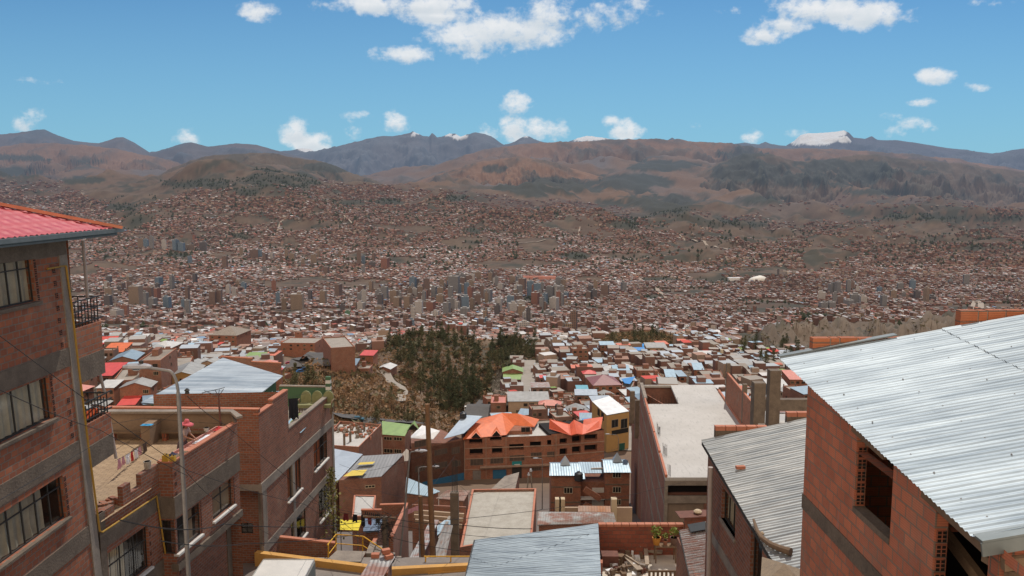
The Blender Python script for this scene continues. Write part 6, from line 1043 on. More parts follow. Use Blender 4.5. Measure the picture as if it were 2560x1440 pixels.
# ================================================================ mono pitch building and neighbours
def block(name, lab, pts, z, zb, wm=BRD, rm=CONW, par=.6, cat='house', wins=(), roofm=None, drop=None, t=.18):
    """flat roofed block from roof-corner pixels at height z (front-left, front-right, back-right, back-left)"""
    P = [atZ(x, y, z) for (x, y) in pts]; c = sum(P) / len(P); root = thing(name, (c[0], c[1], zb + 4), lab, cat); mb = MB(); Q = [p[:2] for p in P]
    if roofm is None:
        prism(mb, Q, zb, z - par, 0, 1); bld(mb, 'wall', [wm, rm], root)
        if par > .05: parapet(root, Q, z - par, par, t, wm)
    else:
        prism(mb, Q, zb, z - .1, 0); bld(mb, 'wall', wm, root); dz = drop or (0, 0, 0, 0); roofpoly(root, [[(p[0], p[1], p[2] + d) for p, d in zip(P, dz)]], roofm)
    if len(wins):
        for (k, q) in wins: f = Face(Q[k], Q[(k + 1) % len(Q)]); swin(root, f, f.rect(*q), 3, CREAM)
    return root
block('warehouse', 'brick warehouse with a grey sheet roof carrying two yellow panels', [(847, 1199), (953, 1191), (1011, 1138), (907, 1141)], -40.5, -52, roofm=mat('grey_sheet', (.27, .27, .27), (.22, .22, .22), kind='corr', p=(.5,), rough=.6, ns=.3), drop=(-.2, 0, .3, .1), cat='warehouse', wins=[(0, (913, 1213, 937, 1219))])
for (q, lab) in (([(858, 1191), (906, 1188), (918, 1174), (880, 1176)], 'nearer yellow translucent panel on the grey warehouse roof'), ([(893, 1162), (931, 1160), (938, 1154), (900, 1156)], 'farther yellow translucent panel on the grey warehouse roof')): mb = MB(); mb.poly([tuple(atZ(x, y, -40.0)) for (x, y) in q]); mb.poly([tuple(atZ(x, y, -40.05)) for (x, y) in q]); tag(bld(mb, 'roof_panel', P_YEL), lab, 'roof panel')
block('brick_house', 'house with a pale blue-grey corrugated roof behind the climbing plant house', [(836, 1205), (847, 1199), (907, 1140), (836, 1126)], -41.0, -52, roofm=ZINC, drop=(0, 0, .3, .3))
block('brick_house', 'flat roofed house with rubble and stub columns on its roof', [(800, 1111), (897, 1117), (953, 1061), (850, 1052)], -55.0, -66, par=.7, wins=[])
mb = MB(); r = random.Random(3)
for k in range(90): q = atZ(r.uniform(835, 935), r.uniform(1062, 1082) if r.random() < .75 else r.uniform(1070, 1105), -55.65); mb.obox(q, (r.uniform(.2, .9), r.uniform(.2, .7), r.uniform(.15, .7)), r.uniform(0, 3), r.randrange(4))
tag(bld(mb, 'rubble', [BRD, CON, COPE, WOOD]), 'rubble and scrap piled along the far edge of a flat roof', 'rubble', None, 'stuff')
for (x, y, h_) in ((861, 1113, 4.2), (876, 1104, 3.8), (896, 1090, 3.6), (911, 1078, 3.4)): q = atZ(x, y, -55.65); tag(bld(MB().box((q[0] - .22, q[1] - .2, q[2]), (q[0] + .22, q[1] + .2, q[2] + h_ * .62)), 'stub_column', COND), 'bare concrete stub column on the rubble strewn roof', 'column', 'stub columns on the rubble strewn roof')
GH = block('green_roofed_house', 'house with a bright green sheet roof and black tank', [(956, 1086), (1012, 1090), (1027, 1071), (955, 1062)], -59.5, -76, roofm=P_GRN, drop=(0, 0, 1.0, 1.0), wins=[(0, (960, 1092, 980, 1100)), (0, (985, 1093, 1005, 1101)), (0, (960, 1122, 982, 1132)), (0, (986, 1123, 1003, 1133))])
roofpoly(GH, [[tuple(atZ(958, 1113, -63.2)), tuple(atZ(1004, 1115, -63.2)), tuple(atZ(1008, 1105, -62.9)), tuple(atZ(957, 1103, -62.9))]], P_GRN, 'lower_roof'); q = atZ(976, 1106, -62.9); tank((q[0], q[1], q[2]), 1.7, 'black water tank in front of the green roofed house', stand=1.4)
gable(GH, 1033, 1075, -58.9, 3.2, 1.6, P_GRN); 
# patch of yard roofs between the warehouse and the kerb
block('shed', 'small shed with a plain white concrete roof behind the yellow railing', [(880, 1291), (933, 1290), (940, 1238), (885, 1237)], -33, -42, par=.12, cat='shed')
patchroof('shed', 'shed with two pale blue sheet roofs right of the warehouse', [atZ(1013, 1232, -44), atZ(1070, 1240, -44), atZ(1100, 1228, -43.6), atZ(1016, 1193, -43)], P_LBL, -52)
patchroof('shed', 'shed with rusty torn roof sheets near the concrete column', [atZ(1090, 1245, -37), atZ(1160, 1252, -37), atZ(1175, 1226, -36.3), atZ(1118, 1225, -36.3)], mat('torn_rusty_sheet', (.30, .13, .095), (.36, .33, .3), ns=.6, kind='corr', p=(.2,)), -42)
block('brick_house', 'grey flat roofed house in front of the orange complex', [(1228, 1222), (1288, 1222), (1298, 1180), (1262, 1190)], -52, -64, par=.02, rm=CON)
# retaining and party walls
def wall(lab, a, b, ha, hb=None, t=.22, m=BRD, coping=True, za=None):
    a, b = A(a, float), A(b, float); f = Face(a[:2], b[:2]); za, zb = a[2], b[2]; ha2 = hb if hb is not None else ha; root = thing('brick_wall', ((a[0] + b[0]) / 2, (a[1] + b[1]) / 2, min(za, zb) - ha), lab, 'wall'); mb = MB()
    mb.hexa([f.P(0, za - ha, 0), f.P(f.len, zb - ha2, 0), f.P(f.len, zb - ha2, -t), f.P(0, za - ha, -t), f.P(0, za, 0), f.P(f.len, zb, 0), f.P(f.len, zb, -t), f.P(0, za, -t)]); bld(mb, 'wall', m, root)
    if coping: mb = MB(); mb.hexa([f.P(-.02, za + .003, .02), f.P(f.len + .02, zb + .003, .02), f.P(f.len + .02, zb + .003, -t - .02), f.P(-.02, za + .003, -t - .02), f.P(-.02, za + .09, .02), f.P(f.len + .02, zb + .09, .02), f.P(f.len + .02, zb + .09, -t - .02), f.P(-.02, za + .09, -t - .02)]); bld(mb, 'coping', COPE, root)
    return root
wall('low brick wall along the lane, left of the yellow railing', atY(690, 1345, 43.2), atY(836, 1361, 43.2), 4)
wall('orange topped party wall running away beside the utility pole', atY(983, 1342, 50), atY(1019, 1263, 66), 7)
wall('short orange topped wall joining the party wall', atY(950, 1264, 66), atY(1019, 1262, 66), 6); wall('orange topped wall behind the hanging laundry', atY(903, 1277, 60), atY(952, 1277, 60), 5)
wall('brown brick wall slanting down behind the yellow stair rail', atY(932, 1375, 46.5), atY(955, 1320, 54), 7); wall('retaining wall left of the orange rimmed roof', atY(1102, 1345, 58), atY(1128, 1290, 66), 6, m=CON, coping=False)
yt = thing('awning', atY(880, 1312, 52), 'bright yellow awning sheet under the hanging laundry', 'awning'); mb = MB(); mb.poly([atY(850, 1299, 53), atY(904, 1301, 53), atY(896, 1326, 50), atY(850, 1324, 50)]); mb.poly([atY(850, 1299.6, 53), atY(904, 1301.6, 53), atY(896, 1326.6, 50), atY(850, 1324.6, 50)]); bld(mb, 'sheet', mat('yellow_awning', (.80, .62, .03), rough=.6), yt)
for (x, y) in ((852, 1325), (894, 1327)): p = atY(x, y, 50.1); bld(MB().tube([p, (p[0], p[1], p[2] - 2.6)], .03, 6), 'post', STEEL, yt)
patchroof('shed', 'small blue grey shed roof right of the yellow awning', [atY(908, 1328, 50), atY(950, 1326, 50), atY(956, 1298, 53), atY(910, 1296, 53)], mat('slate_blue_sheet', (.16, .2, .27), (.13, .17, .23), kind='corr', p=(.3,)), -28)
# street, kerb, railings
def strip(name, pts, m, w=None, z=.02):
    mb = MB(); mb.poly([(x, y, z_) for (x, y, z_) in pts]); return tag(bld(mb, name, m), kind='structure')
strip('road', [(-14.3, 24, -19.0), (-14, 31, -19.0), (-12.5, 36, -19.0), (-12.9, 41.0, -19.0), (-2, 41.0, -19.0), (4, 41, -19.0), (4, 24, -19.0)], mat('street_surface', (.26, .22, .19), (.19, .165, .145), ns=.6, fine=.35, hz=False))
k0, k1, k2 = atZ(636, 1382, -18.65), atZ(968, 1424, -18.65), atZ(1200, 1412, -18.75)
kb = thing('kerb_wall', (-8, 41, -19), 'low ochre yellow wall along the edge of the street', 'kerb wall'); mb = MB()
for (a, b) in ((k0, k1), (k1, k2)): f = Face(a[:2], b[:2]); mb.hexa([f.P(0, -19.6, 0), f.P(f.len, -19.6, 0), f.P(f.len, -19.6, -.32), f.P(0, -19.6, -.32), f.P(0, a[2], 0), f.P(f.len, b[2], 0), f.P(f.len, b[2], -.32), f.P(0, a[2], -.32)])
f = Face(k1[:2], k2[:2]); mb.hexa([f.P(2.0, -19.6, .0), f.P(f.len, -19.6, .0), f.P(f.len, -19.6, .12), f.P(2.0, -19.6, .12), f.P(2.0, -18.95, .0), f.P(f.len, -18.95, .0), f.P(f.len, -18.95, .12), f.P(2.0, -18.95, .12)]); bld(mb, 'wall', YKERB, kb)
def rail(lab, tops, posts, Yb, low=True, r_=.035):
    t = thing('railing', atY(*posts[0][0:2], Yb), lab, 'railing'); mb = MB(); mb.tube([atY(*p) for p in tops[0]], r_, 8); bld(mb, 'top_rail', YRAIL, t)
    for k in tops[1:]: bld(MB().tube([atY(*p) for p in k], r_ * .85, 7), 'lower_rail', YRAIL, t)
    for (x, y0, y1, Y_) in posts: bld(MB().tube([atY(x, y0, Y_), atY(x, y1, Y_)], r_ * 1.05, 7), 'post', YRAIL, t)
rail('yellow tubular railing around the stair landing', [[(819, 1362, 41), (840, 1336, 43.2), (908, 1341, 43.2), (1012, 1410, 41.4)], [(821, 1386, 41), (842, 1359, 43.2), (907, 1364, 43.2), (975, 1408, 41.4)]], [(821, 1362, 1400, 41), (840, 1336, 1378, 43.2), (907, 1341, 1386, 43.2)], 43)
rail('short yellow railing left of the grey corrugated roof', [[(1060, 1391, 40.5), (1185, 1391, 40.5)], [(1048, 1408, 41), (1066, 1394, 41), (1130, 1402, 41)]], [(1064, 1391, 1415, 40.5), (1127, 1391, 1413, 40.5)], 40.5)
mb = MB(); mb.poly([atZ(812, 1404, -18.7), atZ(902, 1404, -18.9), atZ(915, 1378, -18.9), atZ(842, 1376, -18.7)]); mb.poly([atZ(812, 1405, -18.9), atZ(902, 1405, -19.1), atZ(915, 1379, -19.1), atZ(842, 1377, -18.9)]); tag(bld(mb, 'landing', CON), kind='structure')
st = thing('staircase', atZ(930, 1395, -20), 'concrete stair going down behind the yellow kerb', 'stairs'); mb = MB(); c0 = atZ(905, 1392, -19.0)
for k in range(9): mb.box((c0[0] + .1 + .34 * k, 41.6, -24), (c0[0] + .1 + .34 * (k + 1), 43.0, -19.05 - .2 * k))
bld(mb, 'steps', CON, st)
# lorry
TK = thing('lorry', (-10.1, 32, -19), 'white box lorry parked on the street, seen from above', 'lorry')
mb = MB(); mb.box((-11.3, 28.2, -18.3), (-8.98, 35.6, -16.6), 0); bld(mb, 'box_body', mat('white_lorry_paint', (.66, .63, .58), (.56, .54, .5), ns=1.2, rough=.5, fine=.25, hz=False), TK)
mb = MB(); mb.box((-8.975, 28.2, -18.3), (-8.95, 35.6, -16.72)); bld(mb, 'side_panel', mat('lorry_side', (.20, .17, .15), (.12, .16, .15), ns=.7, hz=False), TK)
mb = MB(); 
for (y, h_) in ((34.9, .5), (34.5, .8), (34.0, .5), (33.2, .9), (32.4, .7)): mb.box((-8.948, y - .12, -17.9), (-8.94, y + .12, -17.9 + h_), 0); mb.box((-8.948, y - .3, -17.9), (-8.94, y - .13, -17.72), 1)
bld(mb, 'side_lettering', [mat('red_lettering', (.4, .05, .03), hz=False), mat('orange_lettering', (.55, .22, .04), hz=False)], TK)
mb = MB()
for x in (-11.3, -9.01): mb.box((x, 28.2, -16.6), (x + .035, 35.6, -16.57))
mb.box((-11.3, 35.56, -16.6), (-8.98, 35.6, -16.57)); mb.box((-9.35, 28.2, -16.6), (-9.33, 35.5, -16.585)); bld(mb, 'roof_trim', mat('aluminium_trim', (.55, .54, .5), metal=.5, rough=.4, hz=False), TK)
mb = MB(); mb.box((-11.2, 26.2, -18.6), (-9.1, 28.1, -17.0)); bld(mb, 'cab', P_WHT, TK)
for (x, y) in ((-11.1, 29.3), (-9.2, 29.3), (-11.1, 34.2), (-9.2, 34.2)): bld(MB().tube([(x - .14, y, -18.55), (x + .14, y, -18.55)], .45, 16), 'wheel', IRON, TK)
bp = atY(955, 1402, 29.5); tpl = thing('gate_pillar', (bp[0], 29.5, -19), 'pillar topped with a rusty sheet and loose orange bricks in the foreground', 'pillar'); mb = MB(); mb.box((bp[0] - .35, 28.6, -19.2), (bp[0] + .35, 29.6, bp[2] - .05)); bld(mb, 'pillar', BRD, tpl); mb = MB(); mb.bar((bp[0] - .3, 27.6, bp[2] - .1), (bp[0] + .05, 29.8, bp[2] + .05), .85, .03); bld(mb, 'rusty_sheet', RUST, tpl)
for (dx_, dy_, dz_, lab) in ((-.28, .1, .08, 'left of three orange bricks on the rusty sheet'), (.25, .0, .08, 'right of three orange bricks on the rusty sheet'), (.12, .12, .24, 'topmost of three orange bricks on the rusty sheet')): tag(bld(MB().obox((bp[0] + dx_, 29.6 + dy_, bp[2] + dz_ - .03), (.3, .2, .15), .3 + dx_), 'brick', COPE), lab, 'brick')

# slanting sheets, rails and yard walls in the gap left of the orange rimmed roof
patchroof('shed', 'narrow grey sheet lean-to between the wooden poles and the concrete column', [atZ(1075, 1405, -23), atZ(1112, 1400, -23), atZ(1132, 1312, -23.5), atZ(1110, 1312, -23.5)], mat('grey_lean_to', (.30, .28, .26), (.2, .18, .16), kind='corr', p=(.25,), ns=1, stain=(.22, .12, .08), stainf=.4), -34)
patchroof('shed', 'rusty sheet lean-to right behind the tall wooden pole', [atZ(1020, 1400, -25), atZ(1050, 1402, -25), atZ(1098, 1300, -25.5), atZ(1078, 1297, -25.5)], RUST, -34)
for (x0, y0, x1, y1, Y_, lab) in ((1035, 1278, 1160, 1288, 70, 'upper pale beam across the yard left of the rimmed roof'), (1035, 1290, 1158, 1300, 68, 'middle pale beam across the yard left of the rimmed roof'), (1038, 1302, 1155, 1316, 66, 'lower pale beam across the yard left of the rimmed roof')): tag(bld(MB().bar(atY(x0, y0, Y_), atY(x1, y1, Y_), .22, .3), 'beam', TAN), lab, 'beam')
wall('brown yard wall with stub posts behind the pale beams', atY(1030, 1262, 74), atY(1165, 1268, 74), 5, coping=False)
patchroof('shed', 'blue grey tin shed roof at the foot of the rimmed roof house', [atZ(1062, 1338, -27), atZ(1088, 1342, -27), atZ(1142, 1300, -26.5), atZ(1112, 1300, -26.5)], P_LBL, -34)
# ================================================================ hillside neighbourhood
def hitg(px, py, h=0.0, y0=120.0, y1=6000.0):
    d = ray(px, py); Ys = np.exp(np.linspace(math.log(y0), math.log(y1), 900)); X = Ys * d[0] / d[1]; Zr = Ys * d[2] / d[1]; g = ground(X, Ys) + h; k = np.where(Zr <= g)[0]
    i = k[0] if len(k) else 899
    return A((X[i], Ys[i], Zr[i]))
def inpoly(x, y, P):
    c = False; n = len(P)
    for i in range(n):
        (x1, y1), (x2, y2) = P[i], P[i - 1]
        if (y1 > y) != (y2 > y) and x < (x2 - x1) * (y - y1) / (y2 - y1) + x1: c = not c
    return c
NAT = [(700, 930), (760, 912), (850, 905), (868, 880), (960, 876), (960, 835), (1080, 815), (1200, 845), (1330, 845), (1345, 900), (1250, 925), (1228, 960), (1222, 1015), (1150, 1090), (700, 1090)]
KNOLL = [(1490, 866), (1500, 835), (1560, 815), (1640, 815), (1700, 840), (1690, 866), (1620, 872)]
TAKEN = []
BRK = [BRD, BR, mat('dull_brick', (.235, .105, .075), (.17, .08, .06), kind='brick', p=(.3, .15, .018, (.2, .15, .12)), ns=.3, fine=.4), mat('grey_brick', (.25, .15, .115), (.19, .12, .095), ns=.25, fine=.3)]
_wm = MB(); _wm.box((-.5, -.03, -.5), (.5, .0, .5), 1)
for a, b in ((-.5, -.46), (-.19, -.15), (.15, .19), (.46, .5)): _wm.box((a, -.075, -.5), (b, -.031, .5), 0)
for a, b in ((-.5, -.45), (.45, .5)): _wm.box((-.46, -.07, a), (.46, -.032, b), 0)
_wo = _wm.build('window', [CREAM, DARKI], None, base=(0, 0, 0)); WME = _wo.data; bpy.data.objects.remove(_wo)
WME2 = WME.copy(); WME2.materials[0] = mat('brown_frame', (.2, .14, .1))
def addwin(root, c, ang, u, v, w, h, k=0):
    o = bpy.data.objects.new('window', WME if k else WME2); o.parent = root; o.scale = (w, 1, h); o.rotation_euler = (0, 0, ang); o.location = (c[0] + u * math.cos(ang), c[1] + u * math.sin(ang), v); COL.objects.link(o)
def house(x, y, z, w, d, h, ang, roof, wm, rm, seed=0, foot=7, nm='brick_house', nwin=3, storeys=1, bld_=True):
    """root at the base, parts in local space. roof: flat | shed | gable | hip"""
    r = random.Random(seed); root = thing(nm, (x, y, z), None, 'house'); W2, D2 = w / 2, d / 2; ca, sa = math.cos(ang), math.sin(ang)
    def T(p): return (x + p[0] * ca - p[1] * sa, y + p[0] * sa + p[1] * ca, z + p[2])
    mb = MB(); hb = h if roof != 'flat' else h; cs = [(-W2, -D2), (W2, -D2), (W2, D2), (-W2, D2)]
    rise = {'flat': 0, 'shed': d * .1, 'gable': w * .16, 'hip': 0}[roof]; tops = [h, h, h + rise, h + rise] if roof == 'shed' else [h] * 4
    for i in range(4):
        a, b = cs[i], cs[(i + 1) % 4]
        if roof == 'gable' and i in (0, 2): mb.poly([T((*a, -foot)), T((*b, -foot)), T((*b, h)), T(((a[0] + b[0]) / 2, a[1], h + rise)), T((*a, h))])
        else: mb.poly([T((*a, -foot)), T((*b, -foot)), T((*b, tops[(i + 1) % 4])), T((*a, tops[i]))])
    bld(mb, 'wall', wm, root); mb = MB()
    if roof == 'flat':
        mb.poly([T((*c, h - .45)) for c in cs], 0); t = .22
        I = [(-W2 + t, -D2 + t), (W2 - t, -D2 + t), (W2 - t, D2 - t), (-W2 + t, D2 - t)]
        for i in range(4): a, b, c, e = cs[i], cs[(i + 1) % 4], I[(i + 1) % 4], I[i]; mb.poly([T((*a, h + .004)), T((*b, h + .004)), T((*c, h + .004)), T((*e, h + .004))], 1); mb.poly([T((*e, h)), T((*c, h)), T((*c, h - .45)), T((*e, h - .45))], 2)
        if r.random() < .6: bx_, by_ = r.uniform(-W2 * .5, W2 * .5), r.uniform(-D2 * .3, D2 * .6); q = T((bx_, by_, h - .45)); mb.obox(q, (w * .3, d * .25, 2.2), ang, 2)
        bld(mb, 'roof', [rm, COPE, wm], root)
        if r.random() < .5:
            for (a, b) in cs: mb = MB(); q = T((a * .93, b * .93, h - .4)); mb.obox(q, (.35, .35, r.uniform(.9, 1.8)), ang); bld(mb, 'stub_column', COND, root)
    elif roof == 'shed':
        o = .35; P = [T((-W2 - o, -D2 - o, h - .02)), T((W2 + o, -D2 - o, h - .02)), T((W2 + o, D2 + o, h + rise + .06)), T((-W2 - o, D2 + o, h + rise + .06))]; mb.poly(P); mb.poly([(a, b, c - .1) for a, b, c in P][::-1]); bld(mb, 'roof', rm, root)
    elif roof == 'gable':
        o = .35
        for s in (-1, 1): P = [T((s * (W2 + o), -D2 - o, h - .1)), T((s * (W2 + o), D2 + o, h - .1)), T((0, D2 + o, h + rise + .05)), T((0, -D2 - o, h + rise + .05))]; mb.poly(P)
        bld(mb, 'roof', rm, root)
    else:
        o = .4; e = [T((-W2 - o, -D2 - o, h)), T((W2 + o, -D2 - o, h)), T((W2 + o, D2 + o, h)), T((-W2 - o, D2 + o, h))]; rs = min(w, d) * .24; ln = max(0, (w - d) / 2); a, b = T((-ln - .3, 0, h + rs)), T((ln + .3, 0, h + rs)); mb.poly([e[0], e[1], b, a]); mb.poly([e[2], e[3], a, b]); mb.poly([e[1], e[2], b]); mb.poly([e[3], e[0], a]); bld(mb, 'roof', rm, root)
    # windows on the two faces that look towards the city edge road
    for s in range(storeys):
        n = nwin
        for k in range(n):
            if r.random() < .2: continue
            u = (k + .5) / n * w - W2 + r.uniform(-.2, .2); addwin(root, (D2 * sa, -D2 * ca), ang, u, h - 1.5 - 2.7 * s - (.35 if roof == 'flat' else 0), min(1.7, w / n * .6), 1.25, r.random() < .5)
        if x > 0 or True:
            sgn = -1 if x > 0 else 1
            if r.random() < .5: addwin(root, (sgn * W2 * ca, sgn * W2 * sa), ang + (-math.pi / 2 if sgn < 0 else math.pi / 2), r.uniform(-d * .2, d * .2), h - 1.5 - 2.7 * s, 1.3, 1.1, 0)
    return root
RC = {'zinc': ZINC, 'pale zinc': ZP, 'bluish': P_LBL, 'rusty': RUST, 'red': P_RED, 'orange': P_ORG, 'green': P_GRN, 'blue': P_BLU, 'maroon': P_MAR, 'salmon': P_SAL, 'turquoise': P_TUR, 'white': mat('dusty_white_sheet', (.60, .59, .57), (.48, .47, .45), kind='corr', p=(.4,), rough=.6, ns=.3), 'concrete': mat('dusty_roof_slab', (.36, .32, .275), (.27, .24, .20), ns=.35, fine=.35, stain=(.18, .15, .13), stainf=.35), 'grey concrete': CON, 'dull zinc': mat('aged_zinc', (.34, .335, .32), (.27, .265, .25), kind='corr', p=(.4,), metal=.25, rough=.6, ns=.3, stain=(.2, .12, .08), stainf=.1)}
def lm(lab, x0, x1, yb, yr, h, roof, col, wm=BRD, dep=None, ang=0.0, st=2, nw=3, nm='brick_house', cat='house'):
    """landmark: front wall spans x0..x1 with its eave at row yr and foot at row yb (pixels on the ground surface)"""
    b = hitg((x0 + x1) / 2, yb); w = (x1 - x0) / F * b[1] * .98; hh = h if h else max(3.0, (yb - yr) / F * b[1] / math.cos(.22)); d = dep or w * .9
    x, y = b[0] + math.sin(-ang) * 0, b[1] + d / 2; TAKEN.append((x, y, max(w, d) * .62)); o = house(x, y, b[2], w, d, hh, ang, roof, wm, RC[col], seed=int(x0), nwin=nw, storeys=st, foot=14, nm=nm); tag(o, lab, cat); return o
LMS = [
 ('maroon hip roofed brick house in the middle of the right neighbourhood', 1477, 1550, 992, 962, 0, 'hip', 'maroon', BR, 16, .1, 2, 4),
 ('brick house with a bright red hip roof left of the maroon one', 1457, 1490, 962, 934, 0, 'hip', 'red', BR, None, .05, 2, 2),
 ('small house with a red roof corner beside the concrete lane', 1350, 1374, 965, 944, 0, 'shed', 'red', BRD, None, 0, 1, 2),
 ('yellow walled house under a bright blue sheet roof', 1583, 1614, 888, 876, 0, 'shed', 'blue', YPL, None, 0, 1, 3),
 ('two storey grey house under a long zinc roof, right of the blue roofed one', 1616, 1668, 888, 869, 0, 'shed', 'dull zinc', TAN, None, 0, 2, 5),
 ('brick house with pale blue shed roof at the rim of the plateau', 1500, 1536, 887, 862, 0, 'shed', 'bluish', BRD, None, 0, 2, 3),
 ('tall plain brick block at the rim of the plateau', 1428, 1470, 905, 872, 0, 'flat', 'concrete', BRD, None, .1, 3, 3),
 ('long low brick house with a green gabled roof by the wooded gully', 1256, 1308, 948, 929, 0, 'gable', 'green', BRD, 10, 0, 1, 3),
 ('small house with green sheet roof nearest the concrete lane', 1258, 1306, 962, 950, 0, 'shed', 'green', BRD, 9, 0, 1, 2),
 ('house with a turquoise sheet roof below the maroon roofed one', 1444, 1473, 1000, 985, 0, 'shed', 'turquoise', BRD, 11, 0, 1, 2),
 ('long two storey plastered house with grey ribbed roof above the orange roofs', 1268, 1374, 1036, 1002, 0, 'shed', 'dull zinc', TAN, 11, .02, 2, 6),
 ('plain brick house at the bend of the asphalt road', 1226, 1266, 1040, 1006, 0, 'flat', 'salmon', BRD, 12, 0, 1, 1),
 ('brick house with pale zinc roof and zigzag gables left of the blue tarpaulin', 1513, 1548, 942, 928, 0, 'gable', 'white', BRD, 10, 0, 1, 2),
 ('second house with a folded white roof left of the blue tarpaulin', 1550, 1588, 938, 925, 0, 'gable', 'white', BRD, 10, 0, 1, 2),
 ('bright blue house under a white sheet roof near the tall concrete column', 1928, 1978, 1000, 972, 0, 'shed', 'white', BPL, 14, -.05, 2, 3),
 ('brick house with a coral red roof behind the blue house', 1975, 2030, 985, 948, 0, 'shed', 'salmon', BR, 14, -.05, 2, 4),
 ('cream church like house with arched front near the badlands', 1790, 1822, 905, 886, 0, 'flat', 'bluish', CREAM, 9, 0, 2, 3),
 ('small brick house beside the cream fronted one', 1848, 1886, 936, 912, 0, 'shed', 'dull zinc', BRD, 10, .3, 1, 2),
 ('turquoise walled shed left of the cream fronted house', 1750, 1788, 898, 888, 0, 'shed', 'white', BPL, 8, 0, 1, 2),
 ('flat roofed brick block left of the long brick wall with columns', 1765, 1815, 960, 942, 0, 'flat', 'concrete', BRD, 16, -.15, 1, 2),
 ('narrow grey roofed house right of the blue tarpaulin', 1633, 1660, 962, 948, 0, 'flat', 'concrete', BRD, 16, 0, 1, 2),
 ('brick house with blue grey skillion roof, left of a pair', 1668, 1692, 965, 942, 0, 'shed', 'bluish', BR, 12, -.1, 1, 1),
 ('brick house with pale skillion roof, right of a pair', 1694, 1714, 962, 940, 0, 'shed', 'pale zinc', BR, 9, .1, 1, 1),
 ('brick cube with bluish roof behind the pale skillion house', 1738, 1762, 942, 924, 0, 'shed', 'bluish', BR, 12, -.1, 1, 1),
 ('open concrete framed brick house with a bare slab roof', 1590, 1640, 945, 926, 0, 'flat', 'grey concrete', BRD, 12, 0, 1, 4),
 ('grey roofed brick house with a courtyard behind the yellow building', 1560, 1590, 985, 968, 0, 'flat', 'concrete', BR, 14, -.2, 1, 1),
 ('low brick house with bright red flat sheet roof beside the pale pole', 218, 275, 960, 940, 0, 'shed', 'red', BRD, 15, .1, 1, 2),
 ('tall blank brick block behind the left street lamp', 338, 392, 975, 900, 0, 'flat', 'grey concrete', BRD, 22, .15, 2, 2),
 ('low brick house with an orange sheet roof near the valley rim', 248, 300, 900, 880, 0, 'shed', 'orange', BRD, 14, .15, 1, 2),
 ('large dark brick house with attic storey standing above the left roofs', 526, 600, 885, 838, 0, 'hip', 'grey concrete', BR, 24, -.1, 3, 4),
 ('brick house with a faceted white and yellow roof', 368, 424, 897, 872, 0, 'hip', 'white', BR, 16, 0, 2, 3),
 ('zinc roofed ochre walled workshop behind the street lamp', 408, 478, 965, 940, 0, 'gable', 'dull zinc', YPL, 18, .2, 1, 1),
 ('low house with a green sheet roof beyond the big silver roof', 606, 652, 915, 898, 0, 'shed', 'green', BRD, 12, 0, 1, 2),
 ('flat roofed brick house with a pale concrete roof left of the big silver roof', 390, 455, 935, 915, 0, 'flat', 'concrete', BRD, 18, .3, 1, 2),
 ('long brick yard block with stub columns beside the red roof', 262, 335, 985, 950, 0, 'flat', 'concrete', BRD, 20, .3, 1, 0),
 ('brick house with a folded white metal roof left of the tall blank block', 268, 330, 925, 900, 0, 'gable', 'pale zinc', BRD, 14, .2, 1, 2),
 ('big red brick building with a square tower at the road bend', 702, 792, 895, 857, 0, 'flat', 'concrete', BR, 22, -.05, 2, 5),
 ('square brick stair tower rising from the big red building', 738, 756, 880, 830, 0, 'flat', 'concrete', BR, 5, -.05, 1, 1),
 ('tall blank brick block beside the big red building', 800, 862, 930, 868, 0, 'flat', 'concrete', BRD, 26, .35, 1, 0),
 ('little brick house with bright red roof at the edge of the trees', 902, 936, 910, 888, 0, 'shed', 'red', BR, 8, -.1, 1, 2),
 ('low house with grey zinc roof left of the path', 856, 890, 930, 918, 0, 'shed', 'pale zinc', BRD, 9, 0, 1, 1),
 ('small white roofed house at the top of the winding path', 946, 982, 938, 926, 0, 'gable', 'white', BRD, 9, -.2, 1, 1),
 ('flat brick house below the little red roofed one', 890, 925, 938, 928, 0, 'flat', 'concrete', BRD, 8, 0, 1, 2),
]
for q in LMS: lab, x0, x1, yb, yr, h, rf, cl, wm, dp, an, st, nw = q; lm(lab, x0, x1, yb, yr, h, rf, cl, wm, dp, an, st, nw)
# big silver roof with green house below it
SG = thing('green_house', (-27, 76, -30), 'green and white house under a big silver corrugated roof behind the terrace', 'house')
zz = -17.4; sp = [atZ(352, 1006, zz), atZ(598, 1020, zz), atZ(708, 937, zz), atZ(557, 894, zz)]; mb = MB(); n_ = 60; mb.poly([sp[0], sp[1] + A((0, 0, -.3)), sp[2] + A((0, 0, -.1)), sp[3]]); mb.poly([q - A((0, 0, .12)) for q in sp]); bld(mb, 'roof', mat('silver_sheet', (.50, .55, .58), (.38, .43, .47), kind='corr', p=(.55, 1), metal=.12, rough=.5, ns=.5, fine=.2, streak=(.12, 1.6, 1)), SG)
fg = Face(sp[1][:2] + A((-.6, .6)), sp[2][:2] + A((-.6, -.4))); mb = MB(); gh = [fg.rect(640, 970, 662, 992)]; hv = (gh[0][0], gh[0][1], -21.5, -19.0); holes(mb, fg, 0, fg.len, -32, -17.75, [hv]); mb.poly([(sp[0][0] + .6, sp[0][1] + .5, -32), (*fg.P(0, 0)[:2], -32), (*fg.P(0, 0)[:2], -17.8), (sp[0][0] + .6, sp[0][1] + .5, -17.6)]); bld(mb, 'wall', GPL, SG)
mb = MB(); fbox(mb, fg, hv[1] + .3, hv[1] + 2.2, -20.2, -18.6, -.1, .03); fbox(mb, fg, .3, hv[0] - .4, -21.6, -19.9, -.1, .03); bld(mb, 'white_panel', WPL, SG); window(SG, fg, hv, 3, None, None, rec=.1)
mb = MB(); x0, x1 = atY(548, 892, 88), atY(640, 912, 80); 
